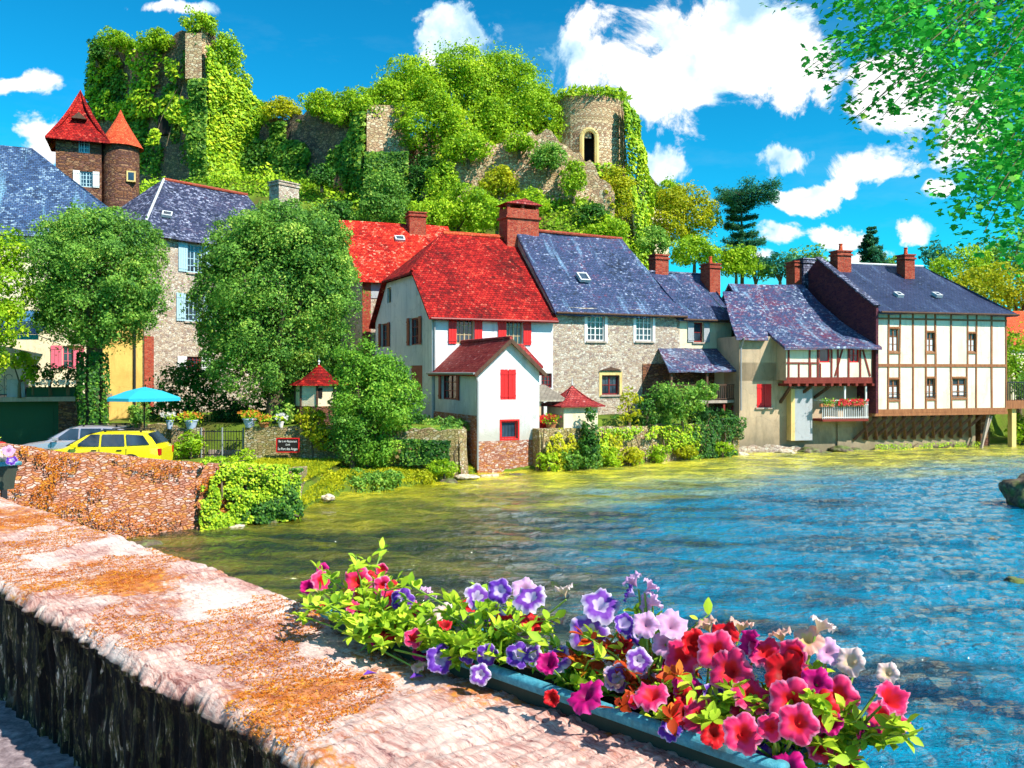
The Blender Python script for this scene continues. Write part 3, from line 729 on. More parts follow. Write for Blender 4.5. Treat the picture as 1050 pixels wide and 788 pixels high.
def skylight(root,c,du,dv,w,h):
    """roof window lying on a slope: centre c, in-plane axes du (across) and dv (up the slope)"""
    n=du.cross(dv).normalized()
    if n.z<0: n=-n
    fm=MB(); 
    def q(a,b,o): return c+du*a+dv*b+n*o
    for (a0,a1,b0,b1) in ((-w/2,w/2,-h/2,-h/2+.08),(-w/2,w/2,h/2-.08,h/2),(-w/2,-w/2+.08,-h/2+.08,h/2-.08),(w/2-.08,w/2,-h/2+.08,h/2-.08)):
        b=[q(a0,b0,-.05),q(a1,b0,-.05),q(a1,b1,-.05),q(a0,b1,-.05)]; fm.hexa(b,[x+n*.17 for x in b])
    o=fm.build('skylight',M['lead'],root)
    g=MB(); b=[q(-w/2+.08,-h/2+.08,.0),q(w/2-.08,-h/2+.08,.0),q(w/2-.08,h/2-.08,.0),q(-w/2+.08,h/2-.08,.0)]
    g.hexa(b,[x+n*.09 for x in b]); g.build('pane',M['glass'],o)
def on_quad(A,B,C,D,u,t): return (A*(1-u)+B*u)*(1-t)+(D*(1-u)+C*u)*t

# ================================================================== RED-ROOFED WHITE HOUSE
fr=Fr(443,41.5,25,1.6)
T=fr.root('white_house','white rendered house with bright red tiled roof and red shutters','house')
W=fr.u(567); D=fr.v(385); ze=fr.z(321,0); zb=-1.2
front=Plane((0,0),(W,0)); side=Plane((0,D),(0,0)); back=Plane((W,D),(0,D)); right=Plane((W,0),(W,D))
zr=fr.z(243,fr.u(480,D*.5),D*.5)             # ridge height
zh=fr.z(286,0,D*.5)                          # foot of the half-hip
hf=[rect(fr,front,468,486,324,353),rect(fr,front,519,536,326,354),rect(fr,front,555,566,383,398)]
hs=[rect(fr,side,427,432,290,303),rect(fr,side,397,401,295,311),rect(fr,side,420.5,430,326,354),rect(fr,side,391,398,332,356),rect(fr,side,422,433,375,405)]
sl_t=(ze,zh)
def slope_y(z): return (D/2)*(z-ze)/(zr-ze)
hy=slope_y(zh)
m=MB()
wall(m,front,zb,ze,hf); wall(m,right,zb,ze); wall(m,back,zb,ze)
# gable wall: lower part with openings, then the tapering part with the two attic slits
low=[h for h in hs if h[3]<ze]; hi=[h for h in hs if h[3]>=ze]
wall(m,side,zb,ze,low); 
ya=min(h[2] for h in hi)-.05
wall(m,side,ze,zh,[h for h in hi],t0=hy,t1=D-hy)
m.face([side.p(0,ze),side.p(hy,ze),side.p(hy,zh)],side.n); m.face([side.p(D-hy,ze),side.p(D,ze),side.p(D-hy,zh)],side.n)
m.face([right.p(0,ze),right.p(D,ze),right.p(D/2,zr)],right.n)
m.build('wall',M['white_wall'],T)
ov=.35; k=(zr-ze)/(D/2); hx=(zr-zh)*.95          # half-hip run along u
zo=ze-ov*k+.10
r=MB()
A=Vector((-.28,-ov,zo)); B=Vector((W+.12,-ov,zo)); C=Vector((W+.12,D/2,zr+.1)); E=Vector((hx,D/2,zr+.1))
G=Vector((-.28,hy,zh+.1))
g1=r.patch(A,B,Vector((W+.12,hy,zh+.1)),G,26,10,kick=.0,amp=.03,seed=1)
r.patch(G,Vector((W+.12,hy,zh+.1)),C,E,26,10,kick=.0,amp=.03,seed=1)
A2=Vector((W+.12,D+ov,zo)); B2=Vector((-.28,D+ov,zo))
r.patch(A2,B2,Vector((-.28,D-hy,zh+.1)),Vector((W+.12,D-hy,zh+.1)),12,6,seed=2)
r.patch(Vector((W+.12,D-hy,zh+.1)),Vector((-.28,D-hy,zh+.1)),E,C,12,6,seed=2)
r.patch(Vector((-.28,D-hy,zh+.08)),Vector((-.28,hy,zh+.08)),E,E,10,8,seed=3)
RT=r.build('roof',M['tile_red'],T)
ridge(T,E+Vector((0,0,.02)),C+Vector((0,0,.02)),'tile_orange'); ridge(T,G+Vector((0,0,.03)),E+Vector((0,0,.03)),'tile_red',.08,'hip_tiles')
gutter(T,(-.2,-ov-.05,zo-.05),(W+.1,-ov-.05,zo-.05),'maroon_paint')
window(T,front,hf[0],'frame_tan',4,3,shut='red_paint',swide=.42); window(T,front,hf[1],'frame_tan',4,3,shut='red_paint',swide=.45)
window(T,front,hf[2],'maroon_paint',3,4)
window(T,side,hs[0],nx=1,nz=1); window(T,side,hs[1],nx=1,nz=1)
window(T,side,hs[2],'maroon_paint',2,3,shut='maroon_paint',swide=.40); window(T,side,hs[3],'maroon_paint',2,3,shut='maroon_paint',swide=.40)
window(T,side,hs[4],'maroon_paint',2,3,closed=True,shut='maroon_paint')
dp=MB(); dp.tube((.10,-.08,zb+2),(.10,-.08,zo-.05),.045); dp.build('drainpipe',M['zinc'],T)
cu,cv=fr.u(532,D/2),D/2; cz=fr.z(216,cu,cv)
u0,u1=fr.u(516,D/2),fr.u(548,D/2)
ch=MB(); ch.box(u0,u1,cv-.55,cv+.55,zr-1.2,cz); ch.box(u0-.1,u1+.1,cv-.65,cv+.65,cz-.55,cz-.42); CH=ch.build('chimney',M['brick'],T)
cp=MB()
for x in (u0+.1,u1-.1,(u0+u1)/2):
    for y in (cv-.45,cv+.45): cp.box(x-.08,x+.08,y-.08,y+.08,cz+.003,cz+.22)
cp.build('chimney_leg',M['brick'],CH)
cr=MB(); P=lambda x,y,z:Vector((x,y,z))
cr.prism([P(u0-.2,cv-.7,cz+.23),P(u1+.2,cv-.7,cz+.23),P((u0+u1)/2,cv-.7,cz+.55)],(0,1.4,0)); cr.build('chimney_cap',M['tile_dark'],CH)

# ================================================================== WHITE ANNEXE
fr=Fr(490,36.7,25,0.0)
T=fr.root('white_annexe','small white gabled annexe on a stone plinth at the water, red shutters closed','annexe')
W=fr.u(553); D=fr.v(443); zeL=fr.z(380,0); zap=fr.z(349,W/2); zs=fr.z(453,0); zb=-.6
front=Plane((0,0),(W,0)); side=Plane((0,D),(0,0)); right=Plane((W,0),(W,D))
hf=[rect(fr,front,513,529,379,410),rect(fr,front,514,531,432,450)]
hs=[rect(fr,side,453,469,383,410)]
m=MB(); wall(m,front,zs,zeL,hf,top=[(W,zeL),(W/2,zap)][0:0] or None); m.face([front.p(0,zeL),front.p(W,zeL),front.p(W/2,zap)],front.n)
zs2=fr.z(424,0,D/2)
wall(m,side,zs2,zeL,hs); wall(m,right,zs,zeL)
m.build('wall',M['white_wall'],T)
m=MB(); f2=Plane((-.03,-.03),(W+.03,-.03)); s2=Plane((-.03,D),(-.03,-.03)); r2=Plane((W+.03,-.03),(W+.03,D))
wall(m,f2,zb,zs); m.face([f2.p(0,zs),f2.p(f2.L,zs),front.p(W,zs),front.p(0,zs)]); wall(m,s2,zb,zs2-.003); wall(m,r2,zb,zs)
m.face([s2.p(0,zs2-.003),s2.p(s2.L,zs2-.003),side.p(D,zs2),side.p(0,zs2)])
m.build('plinth',M['stone_red'],T)
ov=.22; k=(zap-zeL)/(W/2); zo=zeL-ov*k+.06
r=MB(); r.patch((-ov,-ov,zo),(-ov,D,zo),(W/2,D,zap+.07),(W/2,-ov,zap+.07),14,8,amp=.02,thick=.1,seed=5)
r.patch((W+ov,D,zo),(W+ov,-ov,zo),(W/2,-ov,zap+.07),(W/2,D,zap+.07),14,8,amp=.02,thick=.1,seed=6)
r.build('roof',M['tile_dark'],T); ridge(T,(W/2,-ov,zap+.1),(W/2,D,zap+.1),'tile_dark',.08)
vb=MB(); vb.beam((-ov,-ov-.02,zo-.09),(W/2,-ov-.02,zap-.02),.05,.16); vb.beam((W+ov,-ov-.02,zo-.09),(W/2,-ov-.02,zap-.02),.05,.16); vb.build('verge_board',M['timber_dark'],T)
window(T,front,hf[0],'red_paint',2,3,closed=True,shut='red_paint',depth=.16); window(T,front,hf[1],'red_paint',1,1,bars=1)
e=.07
fm=MB(); h=hf[1]; pbox(fm,front,h[0]-e,h[0],h[2]-e,h[3]+e,-.05,.02); pbox(fm,front,h[1],h[1]+e,h[2]-e,h[3]+e,-.05,.02); pbox(fm,front,h[0]+.001,h[1]-.001,h[3],h[3]+e,-.05,.019); pbox(fm,front,h[0]+.001,h[1]-.001,h[2]-e,h[2],-.05,.019)
fm.build('window_surround',M['red_paint'],T)
window(T,side,hs[0],'maroon_paint',2,3,shut='maroon_paint',swide=.3)
dp=MB(); dp.path([(-.16,-.12,zo),(-.05,-.1,zo-.35),(-.05,-.1,.15)],.045,.045); dp.build('drainpipe',M['zinc'],T); gutter(T,(-ov-.03,-ov,zo),(-ov-.03,D,zo))

# lean-to roof and doorway between annexe and stone house
fr=Fr(553,38.6,25,1.55)
T=fr.root('lean_to','grey-roofed lean-to porch between the annexe and the maroon-roofed hut','porch')
W=fr.u(577); z1=fr.z(410,0); z2=fr.z(397,0,1.6)
m=MB()
for x in (-.05,W-.05): m.box(x,x+.14,.0,.14,-.1,z1-.02)
m.box(-.6,W,1.9,2.0,-.1,z2); m.build('post',M['tan_wall'],T)
r=MB(); r.patch((-.5,-.2,z1),(W+.1,-.2,z1),(W+.1,1.9,z2+.1),(-.5,1.9,z2+.1),8,5,amp=.02,thick=.08); r.build('roof',M['tile_grey'],T)
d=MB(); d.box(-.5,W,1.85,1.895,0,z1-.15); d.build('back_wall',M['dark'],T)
# strip of red tiles over the far door of the white house
fr=Fr(536,40.0,25,4.0)
T=fr.root('door_canopy','short red tiled canopy on the white house beside the annexe roof','canopy')
a=fr.u(534); b=fr.u(557)
r=MB(); r.patch(Vector((a,0,fr.z(375,b))),Vector((b,0,fr.z(376,b))),Vector((b-.35,1.45,fr.z(353,b,1.45))),Vector((a-.2,1.45,fr.z(353,a,1.45))),8,5,amp=.02,thick=.1); r.build('roof',M['tile_dark'],T)
br=MB()
for x in (a+.2,b-.25): br.beam((x,.15,fr.z(375,b)-.1),(x,1.5,fr.z(375,b)-.7),.08)
br.build('bracket',M['timber_dark'],T)

# ================================================================== HUT WITH MAROON PYRAMID ROOF
fr=Fr(578,38.5,25,1.55)
T=fr.root('stone_hut','little cream hut with steep maroon pyramid roof and red half-door','hut')
W=fr.u(613); D=1.6; z1=fr.z(416,0); za=fr.z(395,W/2,D/2)
front=Plane((0,0),(W,0)); side=Plane((0,D),(0,0)); right=Plane((W,0),(W,D)); back=Plane((W,D),(0,D))
m=MB(); wall(m,front,-.4,z1); wall(m,side,-.4,z1); wall(m,right,-.4,z1); wall(m,back,-.4,z1); m.build('wall',M['cream_wall'],T)
r=MB(); o_=.25; ap=Vector((W/2,D/2,za)); c=[Vector((-o_,-o_,z1-.02)),Vector((W+o_,-o_,z1-.02)),Vector((W+o_,D+o_,z1-.02)),Vector((-o_,D+o_,z1-.02))]
for i in range(4): r.patch(c[i],c[(i+1)%4],ap,ap,8,8,kick=.12,amp=.01,thick=.06)
r.build('roof',M['tile_dark'],T)
f=MB(); f.tube(ap,ap+Vector((0,0,.35)),.04,.01,6); f.build('finial',M['lead'],T)
d=MB(); pbox(d,front,-.95,-.12,0.0,.75,-.6,-.55); shutter_geo(d,front,-.95,-.12,0,.75,-.55); d.build('door',M['red_paint'],T)

# ================================================================== STONE HOUSE WITH PURPLE SLATE ROOF
fr=Fr(567,44.3,25,1.6)
T=fr.root('stone_house','pale rubble stone house with steep purple-blue slate roof and white windows','house')
W=fr.u(697); D=8.6; ze=fr.z(317,W*.5); zb=-.8
front=Plane((0,0),(W,0)); side=Plane((0,D),(0,0)); right=Plane((W,0),(W,D)); back=Plane((W,D),(0,D))
hf=[rect(fr,front,602,620,324,350),rect(fr,front,652,669,325,350),rect(fr,front,617,635,385,405),rect(fr,front,619,632,425,440)]
zr=fr.z(236,fr.u(540,D/2),D/2)
m=MB(); wall(m,front,zb,ze,hf); wall(m,side,zb,ze); wall(m,right,zb,ze); wall(m,back,zb,ze)
m.face([side.p(0,ze),side.p(D,ze),side.p(D/2,zr-.1)],side.n)
uR=fr.u(637,D/2)                              # the ridge ends in a hip that runs down to the right
m.build('wall',M['stone_pale'],T)
ov=.35; k=(zr-ze)/(D/2); zo=ze-ov*k*.75
r=MB(); A=Vector((-.05,-ov,zo)); B=Vector((W+.25,-ov,zo)); E=Vector((-.05,D/2,zr)); C=Vector((uR,D/2,zr-.1))
hipz=ze+1.55; H=Vector((W+.25,D*.30,hipz))
g=r.patch(A,B,C,E,34,22,kick=.10,amp=.06,thick=.14,seed=9,sag=.10)
r.patch(Vector((W+.25,D+ov,zo)),Vector((-.05,D+ov,zo)),E,C,12,8,seed=3,thick=.14)
r.patch(B,Vector((W+.25,D+ov,zo)),C,C,10,10,seed=4,thick=.14)
r.build('roof',M['slate'],T)
ridge(T,E+Vector((0,0,.03)),C+Vector((0,0,.0)),'brick',.10)
gutter(T,(0,-ov-.06,zo-.05),(W+.2,-ov-.06,zo-.05),'timber_dark')
window(T,front,hf[0],'white_paint',4,4,sill='sill',depth=.12,lintel=None,surround='white_paint'); window(T,front,hf[1],'white_paint',4,4,sill='sill',depth=.12,surround='white_paint')
window(T,front,hf[2],'maroon_paint',2,2,depth=.2,surround='ochre_stone',sill='sill',bars=1); window(T,front,hf[3],'maroon_paint',1,1)
h=hf[2]; hd=MB(); a,b=front.p(h[0]-.15,h[3]+.25,.03),front.p(h[1]+.15,h[3]+.25,.03); 
hd.prism([a,b,(a+b)/2+Vector((0,0,.18))],(0,-.10,0)); hd.build('window_hood',M['timber_dark'],T)
cu=fr.u(621,D*.22); c=on_quad(A,B,C,E,.36,.42)
su=(B-A).normalized(); sv=(on_quad(A,B,C,E,.36,.5)-on_quad(A,B,C,E,.36,.4)).normalized()
skylight(T,c+su.cross(sv)*-.0,su,sv,.62,.62)
chimney(T,fr.u(668,D*.45),fr.u(681,D*.45),D*.40,D*.40+.7,fr.z(285,fr.u(674),D*.4),fr.z(262,fr.u(674,D*.4),D*.4),'brick')

# ================================================================== HOUSE WITH GREY SHUTTERS AND SLATE VERANDA ROOF
fr=Fr(697,47.6,25,1.6)
T=fr.root('veranda_house','narrow pale house with slate roof, grey-blue shutters and slate-roofed veranda','house')
W=fr.u(750); D=7.0; ze=fr.z(325,W/2); zb=-.6
front=Plane((0,0),(W,0)); side=Plane((0,D),(0,0)); right=Plane((W,0),(W,D)); back=Plane((W,D),(0,D))
hf=[rect(fr,front,711,721,331,351)]
zr=fr.z(280,fr.u(690,D/2),D/2)
m=MB(); wall(m,front,zb,ze,hf); wall(m,side,zb,ze); wall(m,right,zb,ze); wall(m,back,zb,ze); m.face([right.p(0,ze),right.p(D,ze),right.p(D/2,zr-.1)],right.n); m.build('wall',M['cream_wall'],T)
ov=.3; k=(zr-ze)/(D/2); zo=ze-ov*k*.7; x0=-2.0
r=MB(); A=Vector((-.25,-ov,zo)); B=Vector((W+.3,-ov,zo)); E=Vector((x0-.6,D/2,zr)); C=Vector((fr.u(722,D/2),D/2,zr))
r.patch(A,B,C,E,20,12,kick=.05,amp=.05,seed=12,thick=.14); r.patch(Vector((W+.3,D+ov,zo)),Vector((-.2,D+ov,zo)),E,C,8,6,seed=3,thick=.14)
r.patch(B,Vector((W+.3,D+ov,zo)),C,C,8,8,seed=3,thick=.14); r.build('roof',M['slate'],T)
gutter(T,(0,-ov-.06,zo-.05),(W+.3,-ov-.06,zo-.05),'timber_dark'); ridge(T,E,C,'slate_dark',.08)
window(T,front,hf[0],'maroon_paint',1,2,shut='grey_wall',swide=.40,sill='sill')
a=fr.u(728,D*.3); chimney(T,a,a+.75,D*.3,D*.3+.9,fr.z(312,a,D*.3)-.3,fr.z(271,a,D*.3),'brick',pots=1)
# veranda: lean-to roof on posts over a dark gallery
z2=fr.z(357,0,-.0); z1=fr.z(380,0,-2.0)
uA=fr.u(686,-2.3); uB=fr.u(763,-2.3)
r=MB(); r.patch(Vector((uA,-2.3,z1)),Vector((uB,-2.3,z1)),Vector((fr.u(745),-.003,z2)),Vector((fr.u(676,-.1),-.003,z2)),16,8,amp=.03,seed=14,thick=.10); V_=r.build('veranda_roof',M['slate_mixed'],T)
zf=fr.z(411,0,-2.0); 
m=MB(); m.box(uA+.2,uB-.15,-2.1,-.003,zf-.14,zf); m.build('veranda_floor',M['sill'],T)
m=MB()
for x in (uA+.25,(uA+uB)/2+.1,uB-.3): m.box(x,x+.12,-2.1,-1.98,zb,z1-.02)
m.build('veranda_post',M['timber_dark'],T)
m=MB(); m.box(uB-.2,uB-.06,-2.0,-.003,zb,z1+.1); m.build('veranda_side_wall',M['cream_wall'],T)
rl=MB(); rl.box(uA+.3,uB-.3,-2.09,-2.03,zf+.78,zf+.84); rl.box(uA+.3,uB-.3,-2.09,-2.03,zf+.06,zf+.10)
x=uA+.35
while x<uB-.3: rl.box(x,x+.03,-2.075,-2.045,zf+.10,zf+.78); x+=.13
rl.build('railing',M['timber_dark'],T)
m=MB(); m.box(uA-.1,uB-.2,-.06,-.004,zf,z1+.35); m.build('gallery_back',M['stone_brown'],T)
br=MB(); br.beam((uB-1.0,-1.95,zf-1.15),(uB-.3,-1.95,zf-.15),.1); br.build('brace',M['timber_red'],T); br=MB(); br.box(uB-1.15,uB-1.03,-2.02,-1.90,zb,zf-.15); br.build('lower_post',M['timber_red'],T)
m=MB(); m.box(uA+.2,uB-.15,-1.2,-1.1,zb,zf-.15); m.build('lower_wall',M['stone_brown'],T)
# ================================================================== TAN HOUSE WITH THE JETTIED TIMBER STOREY
fr=Fr(758,46.0,12,0.0)
T=fr.root('jettied_house','tan rendered riverside house with jettied red half-timbered storey and blue slate roof','house')
Wf=fr.u(897); ze1=fr.z(345,0); D=9.0; zb=-.6
front=Plane((0,0),(Wf,0)); side=Plane((0,D),(0,0))
zj=fr.z(390,fr.u(850)); zj0=zj-.03
uJ=fr.u(806,-1.0); uE=fr.u(896,-1.0); J=1.0
uS=fr.u(787)
hf=[rect(fr,front,776,779.5,366,372),rect(fr,front,776,791,394,418)]
lv=(fr.u(845),fr.u(888),fr.z(427,fr.u(865)),fr.z(392,fr.u(865)))
m=MB(); wall(m,front,zb,zj0,[h for h in hf]+[lv],depth=.4,t1=Wf); wall(m,front,zj0,ze1,[],t0=0,t1=uJ)
wall(m,side,zb,ze1); wall(m,Plane((Wf,0),(Wf,D)),zb,zj)
m.build('wall',M['tan_wall'],T)
m=MB(); pbox(m,front,lv[0]+.02,lv[1]-.02,lv[2]+.02,lv[3]-.02,-.40,-.35); m.build('loggia_back',M['tan_wall'],T)
window(T,front,hf[0],nx=1,nz=1); window(T,front,hf[1],'red_paint',2,2,closed=True,shut='red_paint',depth=.2,sill='sill')
# jettied storey (box standing out over the river)
jf=Plane((uJ,-J),(uE,-J)); js=Plane((uJ,.003),(uJ,-J)); ze=fr.z(354,fr.u(850,-J),-J)
h1=rect(fr,jf,840,851,356,372); h2=rect(fr,jf,871,881,357,372)
sJ=Plane((uS,2.5),(uS,.0))
m=MB(); wall(m,jf,zj,ze,[h1,h2],depth=.15); m.build('jetty_infill',M['infill'],T)
m=MB(); wall(m,js,zj,ze); wall(m,Plane((uE,-J),(uE,0)),zj,ze); 
m.face([(uJ,-J,zj),(uE,-J,zj),(uE,0.3,zj),(uJ,.3,zj)]); m.build('jetty_side',M['tan_wall'],T)
# verge gable over the jetty's left side
zrg=fr.z(291,fr.u(748,D/2),D/2)
tb=MB()
def post(px,py0,py1,w=.10,px2=None):
    a=rect(fr,jf,px,px+.01,py0,py1); b=rect(fr,jf,px2 if px2 else px,(px2 if px2 else px)+.01,py0,py1)
    p=jf.p(b[0],a[3],.0); q=jf.p(a[0],a[2],.0); tb.beam(q,p,w,.07,up=jf.n)
for px in (808.5,830,838.5,852.5,859,870,882,894.5): post(px,356,387)
for px in (819,831,841): post(px,373,387,.08)
post(856,357,386,.09,864); post(892,357,386,.09,884)
Lj=jf.L
for zz,t0,t1 in ((ze-.09,0,Lj),(zj+.08,0,Lj)): pbox(tb,jf,t0,t1,zz-.08,zz+.08,.036,.05)
zz=fr.z(372.5,fr.u(830,-J),-J); pbox(tb,jf,0,h1[0],zz-.04,zz+.04,.036,.048)
tb.build('timber_frame',M['timber_red'],T)
bm_=MB(); n=11
pbox(bm_,jf,-.15,Lj+.1,zj-.16,zj-.005,-.1,.06)
for k in range(n): x=uJ+.1+(uE-uJ-.3)*k/(n-1); bm_.box(x,x+.14,-J-.14,.3,zj-.30,zj-.165)
bm_.build('jetty_joist',M['timber_red'],T)
window(T,jf,h1,'red_paint',1,1,depth=.1); window(T,jf,h2,'red_paint',2,2,depth=.1)
for px,pv in ((800,808),(817,829),(835,848)):
    br=MB(); a=fr.P(px,413 if px<810 else 408,0); b=Vector((fr.u(pv+4,-J),-J+.1,zj-.3)); br.beam(a,b,.13); br.build('brace',M['timber_dark'],T)
# projecting stack on the river wall
px0,px1=fr.u(811,-.45),fr.u(833,-.45)
m=MB(); m.box(px0+.22,px1,-.45,-.003,fr.z(452,px0,-.4),fr.z(399,px0,-.4)); m.build('privy_shaft',M['grey_wall'],T)
m=MB(); m.box(px0,px0+.215,-.48,-.003,fr.z(452,px0,-.4),fr.z(399,px0,-.4)); m.build('shaft_pilaster',M['ochre_stone'],T)
# roofs
ov=.35; zt=zrg; A=Vector((uJ-.25,-J-ov,ze-.12)); B=Vector((uE+.25,-J-ov,ze-.12)); E=Vector((fr.u(747,D/2),D/2,zt)); C=Vector((fr.u(822,D/2),D/2,zt))
r=MB(); r.patch(A,B,C,E,30,22,kick=.22,amp=.06,thick=.14,seed=21,sag=.05); r.patch(Vector((uE+.2,D+ov,ze)),Vector((uJ-.3,D+ov,ze)),E,C,8,8,thick=.14); r.build('roof',M['slate_mixed'],T)
# infill wall under the sloping left verge
u8=fr.u(784); m=MB(); m.face([(u8,0.01,zj0),(uJ,0.01,zj0),(uJ,.01,ze+.12),(u8,.01,fr.z(347,u8))],(0,-1,0))
m.face([(uJ,-J,ze-.05),(uJ,-J,ze+.02),(uJ,0,ze+.55),(uJ,0,ze-.05)],(-1,0,0)); m.build('gable_wall',M['tan_wall'],T)
# small slate roof on the left bay
A=Vector((-.35,-.35,ze1-.08)); B=Vector((fr.u(788,-.35),-.35,ze1-.08)); C=Vector((fr.u(782,3.2),3.2,fr.z(299,fr.u(760,3.2),3.2))); E=Vector((fr.u(741,3.2),3.2,C.z))
r=MB(); r.patch(A,B,C,E,12,12,kick=.05,amp=.05,thick=.14,seed=24); r.build('lower_roof',M['slate_mixed'],T)
pp=MB(); pp.path([(.05,-.45,ze1-.1),(.05,-.1,ze1-.6),(.05,-.1,2.2)],.045,.045); pp.build('drainpipe',M['zinc'],T)
# balcony (with its floor slab) under the jetty
m=MB(); bu0,bu1=fr.u(843,-.9),fr.u(890,-.9); zf=fr.z(430,bu0,-.9)
m.box(bu0,bu1,-.95,-.003,zf-.13,zf); BL=m.build('balcony_floor',M['timber_red'],T)
rl=MB(); zt_=zf+1.0
rl.box(bu0,bu1,-.95,-.91,zt_-.05,zt_); rl.box(bu0,bu1,-.95,-.91,zf+.06,zf+.10); rl.box(bu0,bu1,-.95,-.91,zt_-.28,zt_-.25)
x=bu0
while x<=bu1: rl.box(x,x+.025,-.942,-.918,zf,zt_); x+=.11
rl.box(bu0,bu0+.04,-.905,-.0,zt_-.05,zt_); rl.box(bu1-.04,bu1,-.905,-.0,zt_-.05,zt_)
rl.build('balcony_railing',M['white_paint'],T)
cpx=MB()
for x in ((bu0+bu1)/2,bu1-.1): cpx.box(x-.04,x+.04,-.9,-.82,zf+.0,zj-.31)
cpx.build('balcony_post',M['white_paint'],T)
JB=(fr,bu0,bu1,zf,zt_)

# ================================================================== BIG HALF-TIMBERED HOUSE
fr=Fr(897,46.6,16,0.0)
T=fr.root('half_timbered_house','tall cream half-timbered house overhanging the river under a dark blue slate roof','house')
W=fr.u(1032); ze=fr.z(319,W/2); zb=fr.z(424,0); D=9.5
front=Plane((0,0),(W,0)); side=Plane((0,D),(0,0)); right=Plane((W,0),(W,D)); back=Plane((W,D),(0,D))
wr=[(911.5,921.5,337,361),(949.5,958.5,341,361),(992.5,1000.5,342,361),(911,922,389,410),(949.5,958.5,388,409),(976.5,990.5,388,408)]
hf=[rect(fr,front,a,b,c,d) for a,b,c,d in wr]
m=MB(); wall(m,front,zb,ze,hf,depth=.15); wall(m,right,zb,ze); wall(m,back,zb,ze); m.build('infill_wall',M['infill'],T)
tb=MB()
zs_=[fr.z(y,W/2) for y in (321,328,375,421)]
def hb(z,w=.13,t0=0,t1=W,o=.045): pbox(tb,front,t0,t1,z-w/2,z+w/2,-.02,o)
hb(zs_[0],.12,o=.05); hb(zs_[1],.10,o=.05); hb(zs_[2],.16,o=.05); hb(zs_[3],.2,o=.05)
for px in (898,910.6,922.5,936,949,959,975,1001,1016.5,1031):
    t_=rect(fr,front,px,px+.01,320,330)[0]; j_=[random.uniform(-.035,.035) for _ in range(3)]; wq=.045+random.uniform(-.008,.018)
    for (za_,zc_,ja,jc) in ((zb,zs_[2],j_[0],j_[1]),(zs_[2],ze,j_[1],j_[2])):
        b=[front.p(t_-wq+ja,za_,.04),front.p(t_+wq+ja,za_,.04),front.p(t_+wq+ja,za_,-.02),front.p(t_-wq+ja,za_,-.02)]; tb.hexa(b,[front.p(t_-wq+jc,zc_,.04),front.p(t_+wq+jc,zc_,.04),front.p(t_+wq+jc,zc_,-.02),front.p(t_-wq+jc,zc_,-.02)])
t_=rect(fr,front,992,992.1,320,330)[0]; pbox(tb,front,t_-.04,t_+.04,zs_[2],ze,-.02,.041)
t_=rect(fr,front,991.2,991.3,320,330)[0]; pbox(tb,front,t_-.04,t_+.04,zb,zs_[2],-.02,.041)
for h in hf:
    for zz in (h[2]-.06,h[3]+.04): pbox(tb,front,h[0]-.05,h[1]+.05,zz-.05,zz+.05,-.02,.046)
tb.build('timber_frame',M['timber'],T)
for h in hf: window(T,front,h,'timber',2,3,depth=.1,curtain=True)
m=MB()
for h in hf[3:]: 
    for zz in (.12,.26): pbox(m,front,h[0]-.02,h[1]+.02,h[2]+zz,h[2]+zz+.03,.047,.08)
m.build('window_rail',M['iron'],T)
# parapet gable of purple brick on the left
zr=fr.z(272,fr.u(905,D/2),D/2)
m=MB(); yb=-.25
gab=[Vector((-.12,yb,zb)),Vector((-.12,yb,ze+.15)),Vector((-.12,D/2,zr+.25)),Vector((-.12,D,ze+.15)),Vector((-.12,D,zb))]
m.prism(gab,(.15,0,0)); G_=m.build('gable_wall',M['brick_dark'],T)
m=MB(); m.beam((-.12,yb-.1,ze+.18),(-.12,D/2,zr+.30),.42,.08); m.build('coping',M['slate_dark'],T)
ov=.4; k=(zr-ze)/(D/2); zo=ze-ov*k*.5
A=Vector((.05,-ov,zo)); B=Vector((W+.4,-ov,zo)); E=Vector((.05,D/2,zr)); C=Vector((fr.u(946,D/2),D/2,zr))
r=MB(); r.patch(A,B,C,E,30,20,kick=.10,amp=.04,thick=.12,seed=31); r.patch(B,Vector((W+.4,D+ov,zo)),C,C,10,10,thick=.12,seed=32)
r.patch(Vector((W+.4,D+ov,zo)),Vector((0.05,D+ov,zo)),E,C,8,8,thick=.12); r.build('roof',M['slate_half'],T)
ridge(T,E+Vector((0,0,.02)),C+Vector((0,0,.02)),'lead',.07)
gutter(T,(.05,-ov-.06,zo-.04),(W+.4,-ov-.06,zo-.04),'timber_dark')
for (a,b,y0,y1,vv,mt) in ((859,873,258,287,D*.40,'brick'),(928,938,262,288,D*.36,'brick')):
    ua,ub=fr.u(a,vv),fr.u(b,vv); chimney(T,ua,ub,vv,vv+.7,fr.z(y1,ua,vv)-.5,fr.z(y0,ua,vv),mt,pots=1)
ua,ub=fr.u(824,D*.6),fr.u(837,D*.6); chimney(T,ua,ub,D*.6,D*.6+1.0,3,fr.z(266,ua,D*.6),'slate_dark')
ua,ub=fr.u(815,D*.62),fr.u(823.5,D*.62); chimney(T,ua,ub,D*.62,D*.62+.9,3,fr.z(269,ua,D*.62),'brick')
for uu,tt in ((.30,.33),(.62,.35)):
    c=on_quad(A,B,C,E,uu,tt); sv=(on_quad(A,B,C,E,uu,tt+.1)-c).normalized(); skylight(T,c,Vector((1,0,0)),sv,.4,.4)
# side wall to the ridge behind (purple slate-hung return between the two roofs)
m=MB(); wall(m,Plane((-.1,D),(-.1,1.5)),zb-1.2,zb); m.build('side_wall',M['tan_wall'],T)
